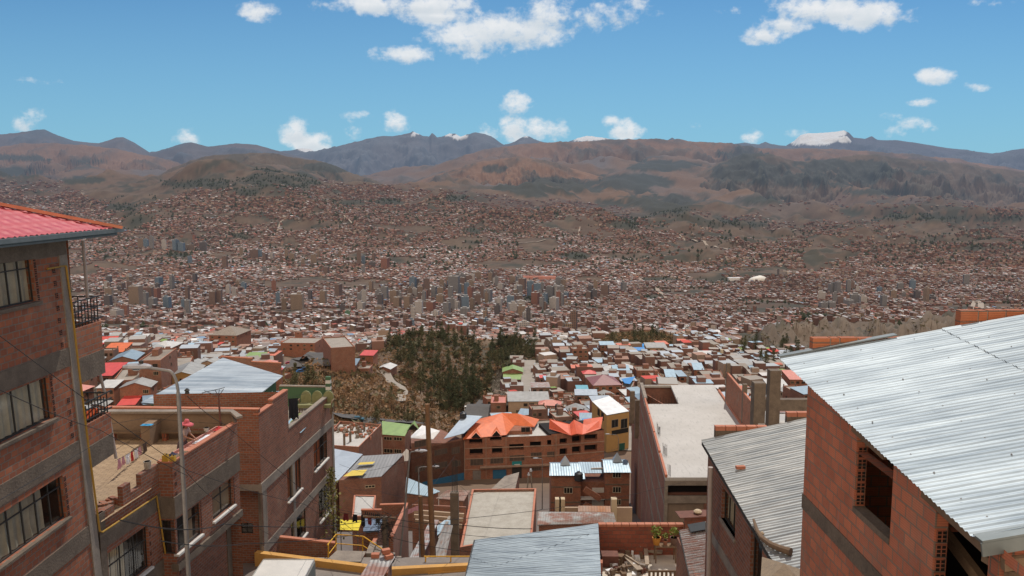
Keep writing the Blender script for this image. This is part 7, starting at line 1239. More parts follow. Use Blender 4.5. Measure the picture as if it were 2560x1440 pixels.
w_ = wall('orange topped parapet wall behind the big silver roof, upper piece', atY(552, 892, 89), atY(630, 897, 89), 3.5); w_ = wall('orange topped parapet wall behind the big silver roof, lower piece', atY(628, 905, 86), atY(702, 909, 86), 3.0)
# ---- the rest of the neighbourhood
def zone(px, py):
    if px < 340: return 'at far left'
    if px < 560: return 'behind left street lamp'
    if px < 870: return 'beyond big silver roof'
    if px < 1230: return 'near the wooded gully'
    if px < 1360: return 'along the concrete lane'
    if px < 1500: return ('on the central rim' if py < 905 else 'left of maroon house')
    if px < 1640: return ('below the dry knoll' if py < 905 else 'around blue tarpaulin')
    if px < 1800: return ('on the right rim' if py < 905 else 'behind long concrete roof')
    return 'beside the badlands'
spots = []
r = random.Random(77); ga_ = .22
for i in range(-95, 95):
    for j in range(0, 85):
        u = i * 9.3 + (i // 4) * 3.0 + r.uniform(-1.2, 1.2); v = 236 + j * 8.6 + (j // 3) * 3.4 + r.uniform(-1.0, 1.0); x = u * math.cos(ga_) - (v - 400) * math.sin(ga_) * .35; y = v + u * math.sin(ga_) * .55
        if y < 236 or y > 760: continue
        spots.append((y, x))
spots.sort(); gx = A([s[1] for s in spots]); gy = A([s[0] for s in spots]); gz = ground(gx, gy); CX, CY_ = pix(gx, gy, gz); kept = []
for x, y, z, cx, cy in zip(gx, gy, gz, CX, CY_):
    if cx < 120 or cx > 2250: continue
    if inpoly(cx, cy, NAT) or inpoly(cx, cy, KNOLL): continue
    if cx > 1010 and cx < 1600 and y < 262: continue
    if cx > 700 and cx < 1230 and y < 420: continue
    if 1500 < cx < 1610 and y < 290: continue
    if 1300 < cx < 1340 and 905 < cy < 985: continue
    if 1160 < cx < 1228 and cy > 985: continue
    if cx > 1820 and y > 560: continue
    if 700 < cx < 815 and 885 < cy < 950: continue
    if any((x - a) ** 2 + (y - b) ** 2 < (c + 3.8) ** 2 for a, b, c in TAKEN): continue
    kept.append((x, y, z, cx, cy))
print('hillside houses', len(kept))
RT = [('flat', 'concrete', 'pale flat concrete roof', 18), ('flat', 'grey concrete', 'grey flat slab roof', 22), ('shed', 'zinc', 'grey zinc roof', 10), ('shed', 'pale zinc', 'pale zinc roof', 7), ('shed', 'bluish', 'bluish sheet roof', 4), ('gable', 'dull zinc', 'weathered gabled roof', 9), ('shed', 'rusty', 'rusty sheet roof', 12), ('gable', 'pale zinc', 'light gabled roof', 5), ('hip', 'salmon', 'salmon hip roof', 2), ('shed', 'red', 'red sheet roof', 2), ('shed', 'green', 'green sheet roof', 1), ('shed', 'white', 'white sheet roof', 3), ('shed', 'blue', 'small blue roof', .6)]
wts = [q[3] for q in RT]; NIND = 245; REC = []; rest = []
for i, (x, y, z, cx, cy) in enumerate(kept):
    q = r.choices(RT, wts)[0]; w, d = r.uniform(4.6, 9.2), r.uniform(5.0, 8.6); st = r.choices([1, 2, 3], [6, 4.5, 1.0])[0]; h = 2.5 * st + .3; an = ga_ * .5 + r.choice([0, 0, math.pi / 2]) * 0 + r.gauss(0, .16)
    if i < NIND:
        o = house(x, y, z, w, d, h, an, q[0], r.choices(BRK + [TAN, CREAM, YPL], [5, 4, 4, 3, .8, .4, .2])[0], RC[q[1]], seed=i, nwin=3, storeys=min(st, 2)); REC.append((zone(cx, cy), q[2], {1: 'low', 2: 'two storey', 3: 'tall'}[st], cx, o))
    else: rest.append((x, y, z, w, d, h, an, q))
ORD = ['first', 'second', 'third', 'fourth', 'fifth', 'sixth', 'seventh', 'eighth', 'ninth', 'tenth', 'eleventh', 'twelfth', 'thirteenth', 'fourteenth', 'fifteenth', 'sixteenth']
from collections import defaultdict
G_ = defaultdict(list)
for z_, rf, sz, cx, o in REC: G_[(z_, rf, sz)].append((cx, o))
for (z_, rf, sz), L_ in G_.items():
    L_.sort(key=lambda t: t[0])
    for k, (cx, o) in enumerate(L_):
        o['label'] = (f'{sz} brick house, {rf}, {z_}' if len(L_) == 1 else f'{sz} brick house, {rf}, {z_}, {ORD[min(k, 15)]} from left'); o['group'] = 'brick houses of the hillside neighbourhood'
if rest:
    colr = {'concrete': (.36, .32, .28), 'grey concrete': (.3, .27, .23), 'zinc': (.38, .41, .43), 'pale zinc': (.42, .47, .52), 'bluish': (.36, .5, .6), 'dull zinc': (.36, .35, .33), 'rusty': (.33, .2, .15), 'salmon': (.6, .2, .14), 'red': (.55, .08, .06), 'green': (.24, .36, .11), 'white': (.6, .59, .57), 'blue': (.05, .26, .6)}
    a_ = [A([q[k] for q in rest]) for k in range(7)]; rcs = A([colr[q[7][1]] for q in rest]); rr = np.random.default_rng(4); wcs = PAL_W[rr.choice(4, len(rest))] * rr.uniform(.7, 1.1, (len(rest), 1)); a_[2] = a_[2] - 3
    a_[5] = a_[5] + 3; k2 = rr.random(len(rest)) < .5; b_ = [v[k2] for v in a_]; b_[0] = b_[0] + rr.uniform(-1.5, 1.5, k2.sum()); b_[1] = b_[1] + rr.uniform(-1.5, 1.5, k2.sum()); b_[3] = b_[3] * .45; b_[4] = b_[4] * .45; b_[5] = b_[5] + rr.uniform(.6, 2.4, k2.sum()); rcs = np.concatenate([rcs, rcs[k2][::-1] * .8]); wcs = np.concatenate([wcs, wcs[k2]]); a_ = [np.concatenate([u_, v_]) for u_, v_ in zip(a_, b_)]
    tag(boxes('plateau_houses', *a_, rcs, wcs, m_city, rr.uniform(-.3, 1.0, len(a_[0]))), 'farther small brick and tin roofed houses packed on the plateau', 'houses', None, 'stuff')
# transition below the rim
rr = np.random.default_rng(31); n = 9000; Ys = rr.uniform(700, 1350, n); c = rr.uniform(60, 2000, n); Xs = Ys * (c - 1280) / F; Zs = ground(Xs, Ys); cx, cy = pix(Xs, Ys, Zs); k = ((c < 1850) & (fbm(Xs / 120, Ys / 120, 3) > .38)) & ~((c > 960) & (c < 1400) & (Ys < 900)); Xs, Ys, Zs = Xs[k], Ys[k], Zs[k]; n = len(Xs)
tag(boxes('rim_houses', Xs, Ys, Zs, rr.uniform(7, 12, n), rr.uniform(7, 12, n), rr.uniform(4, 10, n), rr.normal(.3, .3, n), PAL_R[rr.choice(len(PAL_R), n, p=PW)], PAL_W[rr.choice(5, n)] * rr.uniform(.8, 1.1, (n, 1)), m_city, rr.uniform(-.5, 2, n)), 'small houses spilling down from the plateau rim towards the valley', 'houses', None, 'stuff')
# small clutter : blue tarpaulins, road strips, cars
def quad_on(pts, h, m, name, lab=None, cat=None, kind=None):
    mb = MB(); P = [tuple(hitg(x, y, h)) for x, y in pts]; mb.poly(P); mb.poly([(a, b, c - .05) for a, b, c in P]); o = bld(mb, name, m); return tag(o, lab, cat, None, kind)
quad_on([(1553, 947), (1588, 941), (1575, 960), (1562, 958)], 5.0, P_BLU, 'tarpaulin', 'bright blue tarpaulin stretched beside the folded white roofs', 'tarpaulin'); quad_on([(1351, 1031), (1378, 1029), (1376, 1017), (1354, 1018)], 3.0, P_BLU, 'tarpaulin', 'bright blue tarpaulin hanging on the long plastered house', 'tarpaulin')
def ribbon(name, pts, w, m, h=.25, n=14):
    P = [hitg(x, y, 0) for x, y in pts]; Q = []
    for a, b in zip(P[:-1], P[1:]):
        for k in range(n): Q.append(a + (b - a) * k / n)
    Q.append(P[-1]); mb = MB(); L_, R_ = [], []
    for i, p in enumerate(Q):
        t = Q[min(i + 1, len(Q) - 1)] - Q[max(i - 1, 0)]; t = t[:2] / (np.linalg.norm(t[:2]) + 1e-6); nn = A((t[1], -t[0])) * w / 2; l, rr_ = p[:2] + nn, p[:2] - nn; zz = max(float(ground(p[0], p[1])), float(ground(*l)), float(ground(*rr_))) + h; L_.append((*l, zz)); R_.append((*rr_, zz))
    for i in range(len(Q) - 1): mb.poly([L_[i], L_[i + 1], R_[i + 1], R_[i]])
    return tag(bld(mb, name, m), kind='structure')
LANE = mat('concrete_lane', (.33, .29, .25), (.27, .24, .2), ns=.3, fine=.3)
ribbon('lane', [(1320, 985), (1322, 960), (1322, 905)], 8, LANE, .4); ribbon('path', [(1000, 1012), (1008, 985), (985, 965), (965, 945), (958, 935)], 4.2, LANE, .35); ribbon('road', [(1190, 1062), (1205, 1030), (1232, 1005)], 13, ASPH, .5); ribbon('footpath', [(1045, 975), (1075, 1000), (1095, 1020)], 2.4, DIRT, .3)
ribbon('road', [(838, 1048), (900, 1052), (960, 1064), (1040, 1070)], 9, ASPH, .6); ribbon('road', [(735, 935), (752, 912), (790, 900), (815, 903), (800, 925)], 9, ASPH, .5); ribbon('street', [(1500, 1110), (1580, 1112)], 26, LANE, .3)
mb = MB(); oc0 = fL.P(0, -75.7, .1); mb.poly([fL.P(0, -75.6, 0), fL.P(fL.len, -75.6, 0), fA.P(fA.len, -75.6, 0), fA.P(fA.len, -75.6, 12), fA.P(0, -75.6, 14), fL.P(0, -75.6, 14)]); tag(bld(mb, 'road', ASPH), kind='structure')
def car(px, py, ang, col, lab, L_=4.3, W_=1.8, H_=1.5, nm='parked_car', cat='car', base=None):
    b = hitg(px, py, .3) if base is None else A(base); t = thing(nm, b, lab, cat); ca, sa = math.cos(ang), math.sin(ang)
    def T(x, y, z): return (b[0] + x * ca - y * sa, b[1] + x * sa + y * ca, b[2] + z)
    prof = [(-.5, .3), (-.5, .62), (-.42, .68), (-.26, 1.0), (.14, 1.0), (.3, .7), (.46, .62), (.5, .5), (.5, .3)]; mb = MB()
    for s in (-1, 1): mb.poly([T(p * L_, s * W_ / 2 * (.86 if q > .9 else 1), q * H_) for p, q in prof])
    for (p, q), (p2, q2) in zip(prof, prof[1:] + prof[:1]): f1_, f2_ = (.86 if q > .9 else 1), (.86 if q2 > .9 else 1); mb.poly([T(p * L_, -W_ / 2 * f1_, q * H_), T(p2 * L_, -W_ / 2 * f2_, q2 * H_), T(p2 * L_, W_ / 2 * f2_, q2 * H_), T(p * L_, W_ / 2 * f1_, q * H_)])
    bld(mb, 'body', mat('car_' + col[0], col[1], rough=.35, spec=.6), t)
    mb = MB()
    for s in (-1, 1): mb.poly([T(-.38 * L_, s * (W_ / 2 + .012), .7 * H_), T(.24 * L_, s * (W_ / 2 + .012), .7 * H_), T(.13 * L_, s * (W_ / 2 * .9 + .012), .95 * H_), T(-.25 * L_, s * (W_ / 2 * .9 + .012), .95 * H_)])
    mb.poly([T(.29 * L_, -W_ * .42, .72 * H_ + .03), T(.29 * L_, W_ * .42, .72 * H_ + .03), T(.15 * L_, W_ * .38, .98 * H_ + .03), T(.15 * L_, -W_ * .38, .98 * H_ + .03)]); bld(mb, 'glass', DARKI, t)
    for px_ in (-.3, .3):
        for s in (-1, 1): bld(MB().tube([T(px_ * L_, s * (W_ / 2 - .1), .32), T(px_ * L_, s * (W_ / 2 + .03), .32)], .32, 12), 'wheel', IRON, t)
    return t
car(1552, 1093, .1, ('silver', (.5, .48, .46)), 'silver car parked before the ochre yellow building'); car(1512, 1100, 1.4, ('navy', (.04, .08, .14)), 'dark blue van half hidden behind the orange roofed complex', 5, 2, 2.1); car(934, 1056, 0, ('teal', (.03, .10, .13)), 'dark teal car on the road under the grassy slope', base=hitg(895, 1052, .8)); car(787, 922, .6, ('blue', (.03, .12, .3)), 'blue car parked at the bend by the grassy hill', base=hitg(752, 932, .8)); car(800, 0, .4, ('black', (.02, .02, .022)), 'black car next to the blue one at the bend', base=hitg(766, 926, .8)); car(800, 0, .3, ('red', (.4, .03, .05)), 'red car by the curved brick yard wall', base=hitg(722, 910, 1.5))
LB_ = thing('delivery_truck', hitg(1167, 1030, .5), 'small white fronted truck driving up the asphalt road', 'truck'); q = LB_.location; mb = MB(); mb.box((q[0] - 1.1, q[1], q[2] + .5), (q[0] + 1.1, q[1] + 1.8, q[2] + 2.5)); bld(mb, 'cab', P_WHT, LB_); mb = MB(); mb.box((q[0] - 1.2, q[1] + 1.9, q[2] + .7), (q[0] + 1.2, q[1] + 6.5, q[2] + 2.9)); bld(mb, 'cargo_box', COND, LB_)
for s in (-1, 1):
    for yy_ in (.8, 5.2): bld(MB().tube([(q[0] + s * .95, q[1] + yy_, q[2] + .45), (q[0] + s * 1.15, q[1] + yy_, q[2] + .45)], .45, 12), 'wheel', IRON, LB_)
mb = MB(); mb.box((q[0] - .95, q[1] - .03, q[2] + 1.4), (q[0] + .95, q[1] - .01, q[2] + 2.3)); bld(mb, 'windscreen', DARKI, LB_)
# ================================================================ towers of the city centre
def tmat(n, wc, gc):
    m = bpy.data.materials.new(n); m.use_nodes = True; nt = m.node_tree; N, L, M = mknodes(nt); uv = N('ShaderNodeUVMap'); bt = N('ShaderNodeTexBrick', ins={'Scale': .1, 'Mortar Size': .055, 'Mortar Smooth': .1, 'Brick Width': .36, 'Row Height': .31}); bt.offset = 0; L(uv.outputs[0], bt.inputs['Vector'])
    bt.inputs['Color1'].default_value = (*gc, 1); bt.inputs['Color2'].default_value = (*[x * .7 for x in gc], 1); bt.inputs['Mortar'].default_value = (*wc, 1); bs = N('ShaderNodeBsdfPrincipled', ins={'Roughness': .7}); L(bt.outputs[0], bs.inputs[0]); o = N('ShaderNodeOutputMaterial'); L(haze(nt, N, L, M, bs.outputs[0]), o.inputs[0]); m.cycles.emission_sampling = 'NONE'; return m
TM = {'tan': tmat('tan_tower', (.31, .22, .155), (.09, .07, .06)), 'brown': tmat('brown_tower', (.20, .12, .09), (.09, .07, .065)), 'grey': tmat('grey_tower', (.24, .23, .23), (.08, .085, .10)), 'white': tmat('white_tower', (.48, .44, .40), (.2, .2, .22)), 'blue glass': tmat('blue_tower', (.16, .22, .28), (.05, .09, .14)), 'brick red': tmat('red_tower', (.30, .12, .08), (.1, .06, .05)), 'dark': tmat('dark_tower', (.12, .10, .10), (.05, .05, .06)), 'green': tmat('green_tower', (.10, .25, .12), (.07, .12, .08))}
TROOF = mat('tower_roof', (.36, .33, .30), (.28, .26, .24), ns=.05); TR = []
def tower(px, yt, yb, w, col, lab=None, ang=None, dep=None, rnd=None):
    rnd = rnd or random.Random(int(px * 7 + yb)); b = hitg(px, yb); Y = b[1]; W_ = w / F * Y * .86; H_ = (yb - yt) / F * Y; D_ = dep or W_ * rnd.uniform(.6, 1.1); an = rnd.uniform(-.5, .5) if ang is None else ang; t = thing('apartment_tower', b, lab, 'tower'); mb = MB()
    mb.obox((b[0], b[1] + D_ / 2, b[2] - 15), (W_, D_, H_ + 15), an, [1, 1, 0, 0, 0, 0]); bld(mb, 'tower_block', [TM[col], TROOF], t)
    mb = MB(); mb.obox((b[0] + rnd.uniform(-.2, .2) * W_, b[1] + D_ / 2, b[2] + H_ + .01), (W_ * rnd.uniform(.25, .6), D_ * .5, rnd.uniform(2, 6)), an, [1, 1, 0, 0, 0, 0]); bld(mb, 'rooftop_room', [TM[col], TROOF], t); TR.append((px, yb, col, t)); return t
KEY = [(335, 715, 765, 30, 'tan', 'broad tall tan slab tower at the left of the city centre', 0), (311, 762, 800, 18, 'brick red', 'red brick tower in front of the broad tan slab'), (269, 738, 772, 20, 'dark', 'dark squat tower left of the broad tan slab'), (376, 718, 762, 12, 'brown', 'slim dark brown tower right of the broad tan slab'), (392, 720, 760, 14, 'brick red', 'reddish tower beside the slim dark brown one'), (288, 775, 805, 26, 'white', 'white round topped block with blue roof left of the city centre'),
 (350, 597, 622, 14, 'tan', 'tan tower of the far left tower group'), (364, 598, 620, 12, 'blue glass', 'blue glass tower next to the tan one, far left group'), (378, 590, 625, 10, 'grey', 'slender grey tower of the far left group'), (409, 600, 624, 12, 'white', 'narrow pale tower alone right of the far left group'), (438, 600, 628, 14, 'blue glass', 'teal glass tower, left of the teal pair'), (452, 607, 628, 16, 'blue glass', 'teal glass tower, right of the teal pair'), (472, 612, 630, 16, 'tan', 'low pinkish tower beside the teal pair'), (505, 605, 630, 18, 'dark', 'dark teal tower right of the teal pair'),
 (474, 640, 662, 12, 'blue glass', 'small blue tower in the far left centre'), (562, 640, 675, 14, 'brown', 'tall slim brown tower standing alone'), (632, 624, 648, 22, 'brown', 'long brown tower block of the middle far group'), (648, 625, 647, 12, 'blue glass', 'blue tower at the right end of the long brown block'), (680, 632, 650, 9, 'white', 'thin white tower right of the long brown block'), (730, 633, 655, 14, 'tan', 'tan tower in the far middle'), (784, 636, 662, 16, 'tan', 'tan square tower left of the twin slim ones'), (897, 625, 665, 12, 'brown', 'tallest slim brown tower of the far middle group'), (908, 640, 662, 10, 'blue glass', 'blue tower hugging the tallest slim brown one'),
 (962, 645, 675, 20, 'brick red', 'dark red tower with broad top in the middle'), (930, 655, 672, 18, 'dark', 'dark violet tower left of the dark red one'), (570, 712, 742, 11, 'white', 'left of two thin white twin towers'), (584, 718, 745, 11, 'white', 'right of two thin white twin towers'), (740, 735, 775, 34, 'tan', 'wide cluster slab of tan flats in the centre left'), (709, 745, 775, 14, 'tan', 'narrow tan tower left of the wide tan slab'), (775, 726, 755, 10, 'dark', 'dark thin tower right of the wide tan slab'), (845, 710, 745, 16, 'brown', 'tall brown tower above the wide tan slab'), (909, 725, 770, 14, 'white', 'tall cream tower in the centre'), (985, 726, 765, 22, 'tan', 'rounded yellowish tower right of the cream one'), (950, 735, 772, 14, 'dark', 'dark glass tower between the cream and yellowish towers'),
 (1020, 740, 778, 20, 'tan', 'tan tower with orange roof terrace'), (1066, 695, 745, 16, 'brown', 'tall brown tower at the head of the central group'), (1085, 716, 755, 14, 'grey', 'grey tower right of the tall brown one'), (1135, 690, 740, 30, 'grey', 'large dark grey stepped tower in the central group'), (1155, 685, 720, 18, 'grey', 'grey tower behind the large stepped one'), (1190, 680, 702, 24, 'tan', 'broad pinkish block behind the central group'), (1175, 702, 740, 18, 'tan', 'tan tower right of the large dark grey one'), (1298, 690, 722, 18, 'grey', 'grey tower before the long pink building'), (1326, 702, 745, 18, 'blue glass', 'dark blue glass tower, left of the right central group'), (1343, 708, 752, 20, 'blue glass', 'black glass tower, widest of the right central group'), (1375, 716, 748, 22, 'grey', 'grey glazed tower of the right central group'), (1390, 713, 748, 12, 'white', 'white slim tower at the right of the central group'), (1395, 718, 745, 10, 'blue glass', 'blue edge tower of the right central group'), (1486, 724, 756, 14, 'dark', 'dark tower standing alone right of centre'), (1513, 712, 744, 22, 'brown', 'brown grey square tower right of centre'),
 (1309, 805, 832, 32, 'white', 'white grid fronted block in the lower city'), (1358, 808, 835, 24, 'brick red', 'orange brick block right of the white grid fronted one'), (1420, 808, 832, 22, 'tan', 'orange tan block in the lower city'), (1160, 808, 830, 26, 'white', 'white and brown block in the lower city'), (1162, 770, 800, 26, 'grey', 'grey residential block left of the teal roofed hall'), (2417, 686, 716, 16, 'grey', 'blue grey tower alone on the far right'), (2140, 736, 762, 26, 'grey', 'grey tower cluster on the right, left block'), (2160, 740, 765, 18, 'white', 'grey tower cluster on the right, right block'), (2210, 738, 765, 16, 'grey', 'grey tower right of the tower cluster'), (2235, 726, 752, 16, 'tan', 'pinkish tower on the right'), (2060, 756, 778, 22, 'grey', 'left of two low grey slabs on the right'), (2080, 755, 778, 20, 'grey', 'right of two low grey slabs on the right'), (2378, 700, 716, 10, 'grey', 'small grey tower left of the far right one'), (1946, 672, 690, 5, 'dark', 'thin dark tower beside the domed hall'), (640, 780, 792, 24, 'tan', 'low tan block in the lower left city'), (868, 777, 800, 14, 'green', 'bright green block in the lower city')]
for k in KEY: tower(*k[:5], lab=k[5], ang=(k[6] if len(k) > 6 else None))
rr = random.Random(99); CLU = [((250, 1250), (700, 790), 70), ((900, 1420), (700, 785), 72), ((560, 1000), (640, 690), 22), ((1280, 1560), (725, 760), 14), ((330, 520), (600, 630), 8), ((2040, 2360), (725, 775), 18), ((1000, 1450), (780, 830), 18)]; rec = []
for ci, ((xa, xb), (ya, yb), n) in enumerate(CLU):
    for k in range(n):
        px_, yb_ = rr.uniform(xa, xb), rr.uniform(ya, yb); s = (yb_ - 480) / 260
        if 600 < px_ < 1050 and 690 < yb_ < 722: continue
        hpx = rr.uniform(14, 44) * s * .9; t = tower(px_, yb_ - hpx, yb_, rr.uniform(9, 20) * s, rr.choices(['tan', 'brown', 'grey', 'white', 'blue glass', 'brick red', 'dark'], [6, 5, 5, 3, 2, 2, 2])[0], rnd=rr); rec.append((ci, TR[-1][2], px_, t))
CN = ['in the left city centre', 'in the dense central group', 'above the park strip', 'right of the central group', 'in the far left group', 'beyond the badlands', 'in the lower city']; G2 = defaultdict(list)
for ci, c, px_, t in rec: G2[(ci, c)].append((px_, t))
for (ci, c), L_ in G2.items():
    L_.sort(key=lambda q: q[0])
    for k, (px_, t) in enumerate(L_): t['label'] = f'{c} apartment tower {CN[ci]}' + ('' if len(L_) == 1 else f', {ORD[min(k, 15)]} from left'); t['group'] = 'apartment towers of the city'
# domed hall, white hall, pink complex, viaduct
q = hitg(1895, 706); dm = thing('domed_hall', q, 'large white oval domed hall on the right of the valley', 'hall'); mb = MB(); W_ = 25 / F * q[1]; nn_ = 24
for j in range(7):
    a = math.pi / 2 * j / 6
    for k in range(nn_): t = 2 * math.pi * k / nn_; mb.v.append((q[0] + W_ * 1.0 * math.cos(a) * math.cos(t), q[1] + W_ * .7 * math.cos(a) * math.sin(t), q[2] + W_ * .62 * math.sin(a) ** .9 + W_ * .05 * (1 + math.cos(t))))
for j in range(6):
    for k in range(nn_): mb.f.append((j * nn_ + k, j * nn_ + (k + 1) % nn_, (j + 1) * nn_ + (k + 1) % nn_, (j + 1) * nn_ + k)); mb.mi.append(0)
bld(mb, 'dome', mat('white_dome', (.78, .76, .70), rough=.6), dm)
q = hitg(1838, 702); mb = MB(); s = q[1] / F; mb.obox((q[0], q[1], q[2] - 3), (38 * s, 14 * s, 10 * s), .1); t = thing('white_hall', q, 'white roofed sports hall left of the domed hall', 'hall'); bld(mb, 'hall', P_WHT, t)
q = hitg(1340, 700); s = q[1] / F; t = thing('pink_building', q, 'long low pink building behind the central towers', 'building'); mb = MB(); mb.obox((q[0], q[1], q[2] - 6), (100 * s, 10 * s, 6 + 10 * s), -.05); bld(mb, 'wall', mat('pink_plaster', (.55, .25, .2), (.5, .22, .17), ns=.05), t)

for k, q in enumerate((([(1590, 690), (1640, 715), (1668, 750)], 16), ([(2438, 735), (2452, 760), (2470, 785)], 16), ([(2430, 775), (2440, 740)], 12), ([(690, 590), (700, 560), (712, 548)], 10), ([(1215, 620), (1235, 606), (1225, 592)], 12), ([(1290, 612), (1330, 608), (1365, 600)], 12), ([(1442, 600), (1450, 570)], 10), ([(1700, 590), (1760, 605), (1830, 630)], 16), ([(770, 830), (785, 812), (800, 800)], 9), ([(590, 640), (598, 622), (610, 610)], 10), ([(880, 560), (860, 540)], 10), ([(960, 532), (985, 520), (975, 505)], 10), ([(1880, 560), (1930, 580), (1990, 575)], 14))): ribbon('dirt_road', q[0], q[1], mat('pale_dirt_road', (.34, .28, .22), (.28, .23, .18), ns=.02), 2.5, 10)
rr = random.Random(41)
for k in range(34):
    z_, rf, sz, cx, o = REC[rr.randrange(len(REC))]
    if not rf.endswith(('concrete roof', 'slab roof')) or 'tk' in o: continue
    o['tk'] = 1; L_ = o.location; h_ = {'low': 2.8, 'two storey': 5.3, 'tall': 7.8}[sz]; t = tank((L_[0] + rr.uniform(-2, 2), L_[1] + rr.uniform(-1, 2), L_[2] + h_ - .45), 1.5, 'black water tank on a flat roof of the hillside neighbourhood', stand=.5); t['group'] = 'water tanks of the hillside neighbourhood'
for _, _, _, _, o in REC:
    if 'tk' in o: del o['tk']
# ================================================================ trees and scrub
def tree_proto(kind, seed):
    r = random.Random(seed); tr = MB(); cr = MB(); H = {'tall': 10, 'round': 7, 'dry': 6}[kind]; tr.tube([(0, 0, -1), (r.uniform(-.1, .1), 0, H * .4), (r.uniform(-.3, .3), r.uniform(-.2, .2), H * .85)], [.28, .18, .05], 6)
    for k in range(6): a = r.uniform(0, 6.28); z = H * r.uniform(.25, .65); ln = H * r.uniform(.12, .25); tr.tube([(0, 0, z), (math.cos(a) * ln, math.sin(a) * ln, z + ln * .8)], [.08, .02], 4, cap=False)
    clumps = []
    for k in range(20 if kind != 'dry' else 9):
        f = r.random(); z = H * (.16 + .84 * f); rad = {'tall': (1 - f) ** .6 * H * .27 + .45, 'round': math.sin(math.pi * min(.97, f + .12)) * H * .34, 'dry': math.sin(math.pi * min(.95, f)) * H * .34}[kind]; a = r.uniform(0, 6.28); q = rad * r.uniform(.1, .75); clumps.append((q * math.cos(a), q * math.sin(a), z, max(.5, rad * r.uniform(.45, .75))))
    for (cx, cy, cz, cr_) in clumps:
        for k in range(34 if kind != 'dry' else 16):
            d = Vector((r.gauss(0, 1), r.gauss(0, 1), r.gauss(0, 1.1))).normalized() * cr_ * r.uniform(.4, 1.05); a = Vector((r.gauss(0, 1), r.gauss(0, 1), r.gauss(0, 1))).normalized() * .38; b = Vector((r.gauss(0, 1), r.gauss(0, 1), r.gauss(0, 1))).normalized() * .26; p = Vector((cx, cy, cz)) + d; cr.poly([p - a, p + b, p + a], 0)
    return tr, cr
TL = {'tall': mat('eucalyptus_leaves', (.036, .050, .024), (.085, .092, .042), ns=.5, rough=.9), 'round': mat('shrub_leaves', (.08, .085, .04), (.15, .13, .065), ns=.5, rough=.9), 'dry': mat('dry_leaves', (.19, .12, .065), (.27, .17, .09), ns=.5, rough=.95)}
BARK = mat('bark', (.09, .065, .045), rough=.95); PR = {}
for k in ('tall', 'round', 'dry'):
    for s in range(3):
        a, b = tree_proto(k, s * 7 + len(k)); o1_ = a.build('trunk', BARK, None, base=(0, 0, 0)); o2_ = b.build('crown', TL[k], None, base=(0, 0, 0)); PR[(k, s)] = (o1_.data, o2_.data); bpy.data.objects.remove(o1_); bpy.data.objects.remove(o2_)
def tree(x, y, z, k, s, sc, rz):
    t = thing('tree', (x, y, z), None, 'tree', 'trees of the wooded gully'); t.scale = (sc, sc, sc); t.rotation_euler = (0, 0, rz)
    for nm, me in zip(('trunk', 'crown'), PR[(k, s)]): o = bpy.data.objects.new(nm, me); o.parent = t; COL.objects.link(o)
    return t
rt = random.Random(55); TREES = []
# (polygon in the picture, count, kinds, size range, where)
PATCH = [([(960, 870), (1010, 860), (1100, 880), (1215, 900), (1235, 940), (1215, 1010), (1120, 1040), (1060, 1000), (1000, 940)], 104, ('tall', 'round', 'round', 'dry'), (.6, 1.25), 'on the dense lower slope of the gully'), ([(965, 850), (1040, 830), (1100, 825), (1180, 845), (1200, 890), (1100, 880), (980, 880)], 38, ('tall', 'round', 'round'), (.6, 1.1), 'along the crest of the gully'), ([(1230, 850), (1340, 850), (1340, 900), (1250, 925), (1220, 900)], 40, ('tall', 'round'), (.8, 1.3), 'on the spur beside the plateau houses'),
 ([(1510, 862), (1540, 835), (1640, 818), (1690, 845), (1640, 866)], 22, ('tall', 'round', 'dry'), (.7, 1.1), 'on the dry knoll'), ([(1850, 850), (2000, 860), (1990, 930), (1900, 920), (1840, 890)], 26, ('round', 'tall'), (.8, 1.3), 'at the foot of the badlands'), ([(740, 930), (790, 950), (800, 1000), (735, 990)], 10, ('round', 'dry'), (.9, 1.3), 'left of the grassy hill'),
 ([(850, 1060), (1100, 1072), (1090, 1000), (900, 1010)], 18, ('dry', 'round', 'dry'), (.6, 1.1), 'at the foot of the grassy slope'), ([(1140, 1070), (1180, 1010), (1150, 990), (1100, 1040)], 10, ('tall', 'round'), (.8, 1.2), 'by the bend of the asphalt road')]
for (P, n, ks, (a, b), where) in PATCH:
    xs = [p[0] for p in P]; ys = [p[1] for p in P]; k = 0; L_ = []
    while k < n:
        x, y = rt.uniform(min(xs), max(xs)), rt.uniform(min(ys), max(ys))
        if not inpoly(x, y, P): continue
        k += 1; g = hitg(x, y)
        if g[1] > 900: continue
        kk = rt.choice(ks); t = tree(g[0], g[1], float(ground(g[0], g[1])), kk, rt.randrange(3), rt.uniform(a, b), rt.uniform(0, 6.28)); L_.append((x, kk, t))
    D_ = defaultdict(list)
    for x, kk, t in L_: D_[kk].append((x, t))
    for kk, M_ in D_.items():
        M_.sort(key=lambda q: q[0]); nmk = {'tall': 'tall dark evergreen tree', 'round': 'bushy green tree', 'dry': 'dry brownish tree'}[kk]
        for i, (x, t) in enumerate(M_): t['label'] = f'{nmk} {where}'; t['group'] = f'{nmk}s {where}'
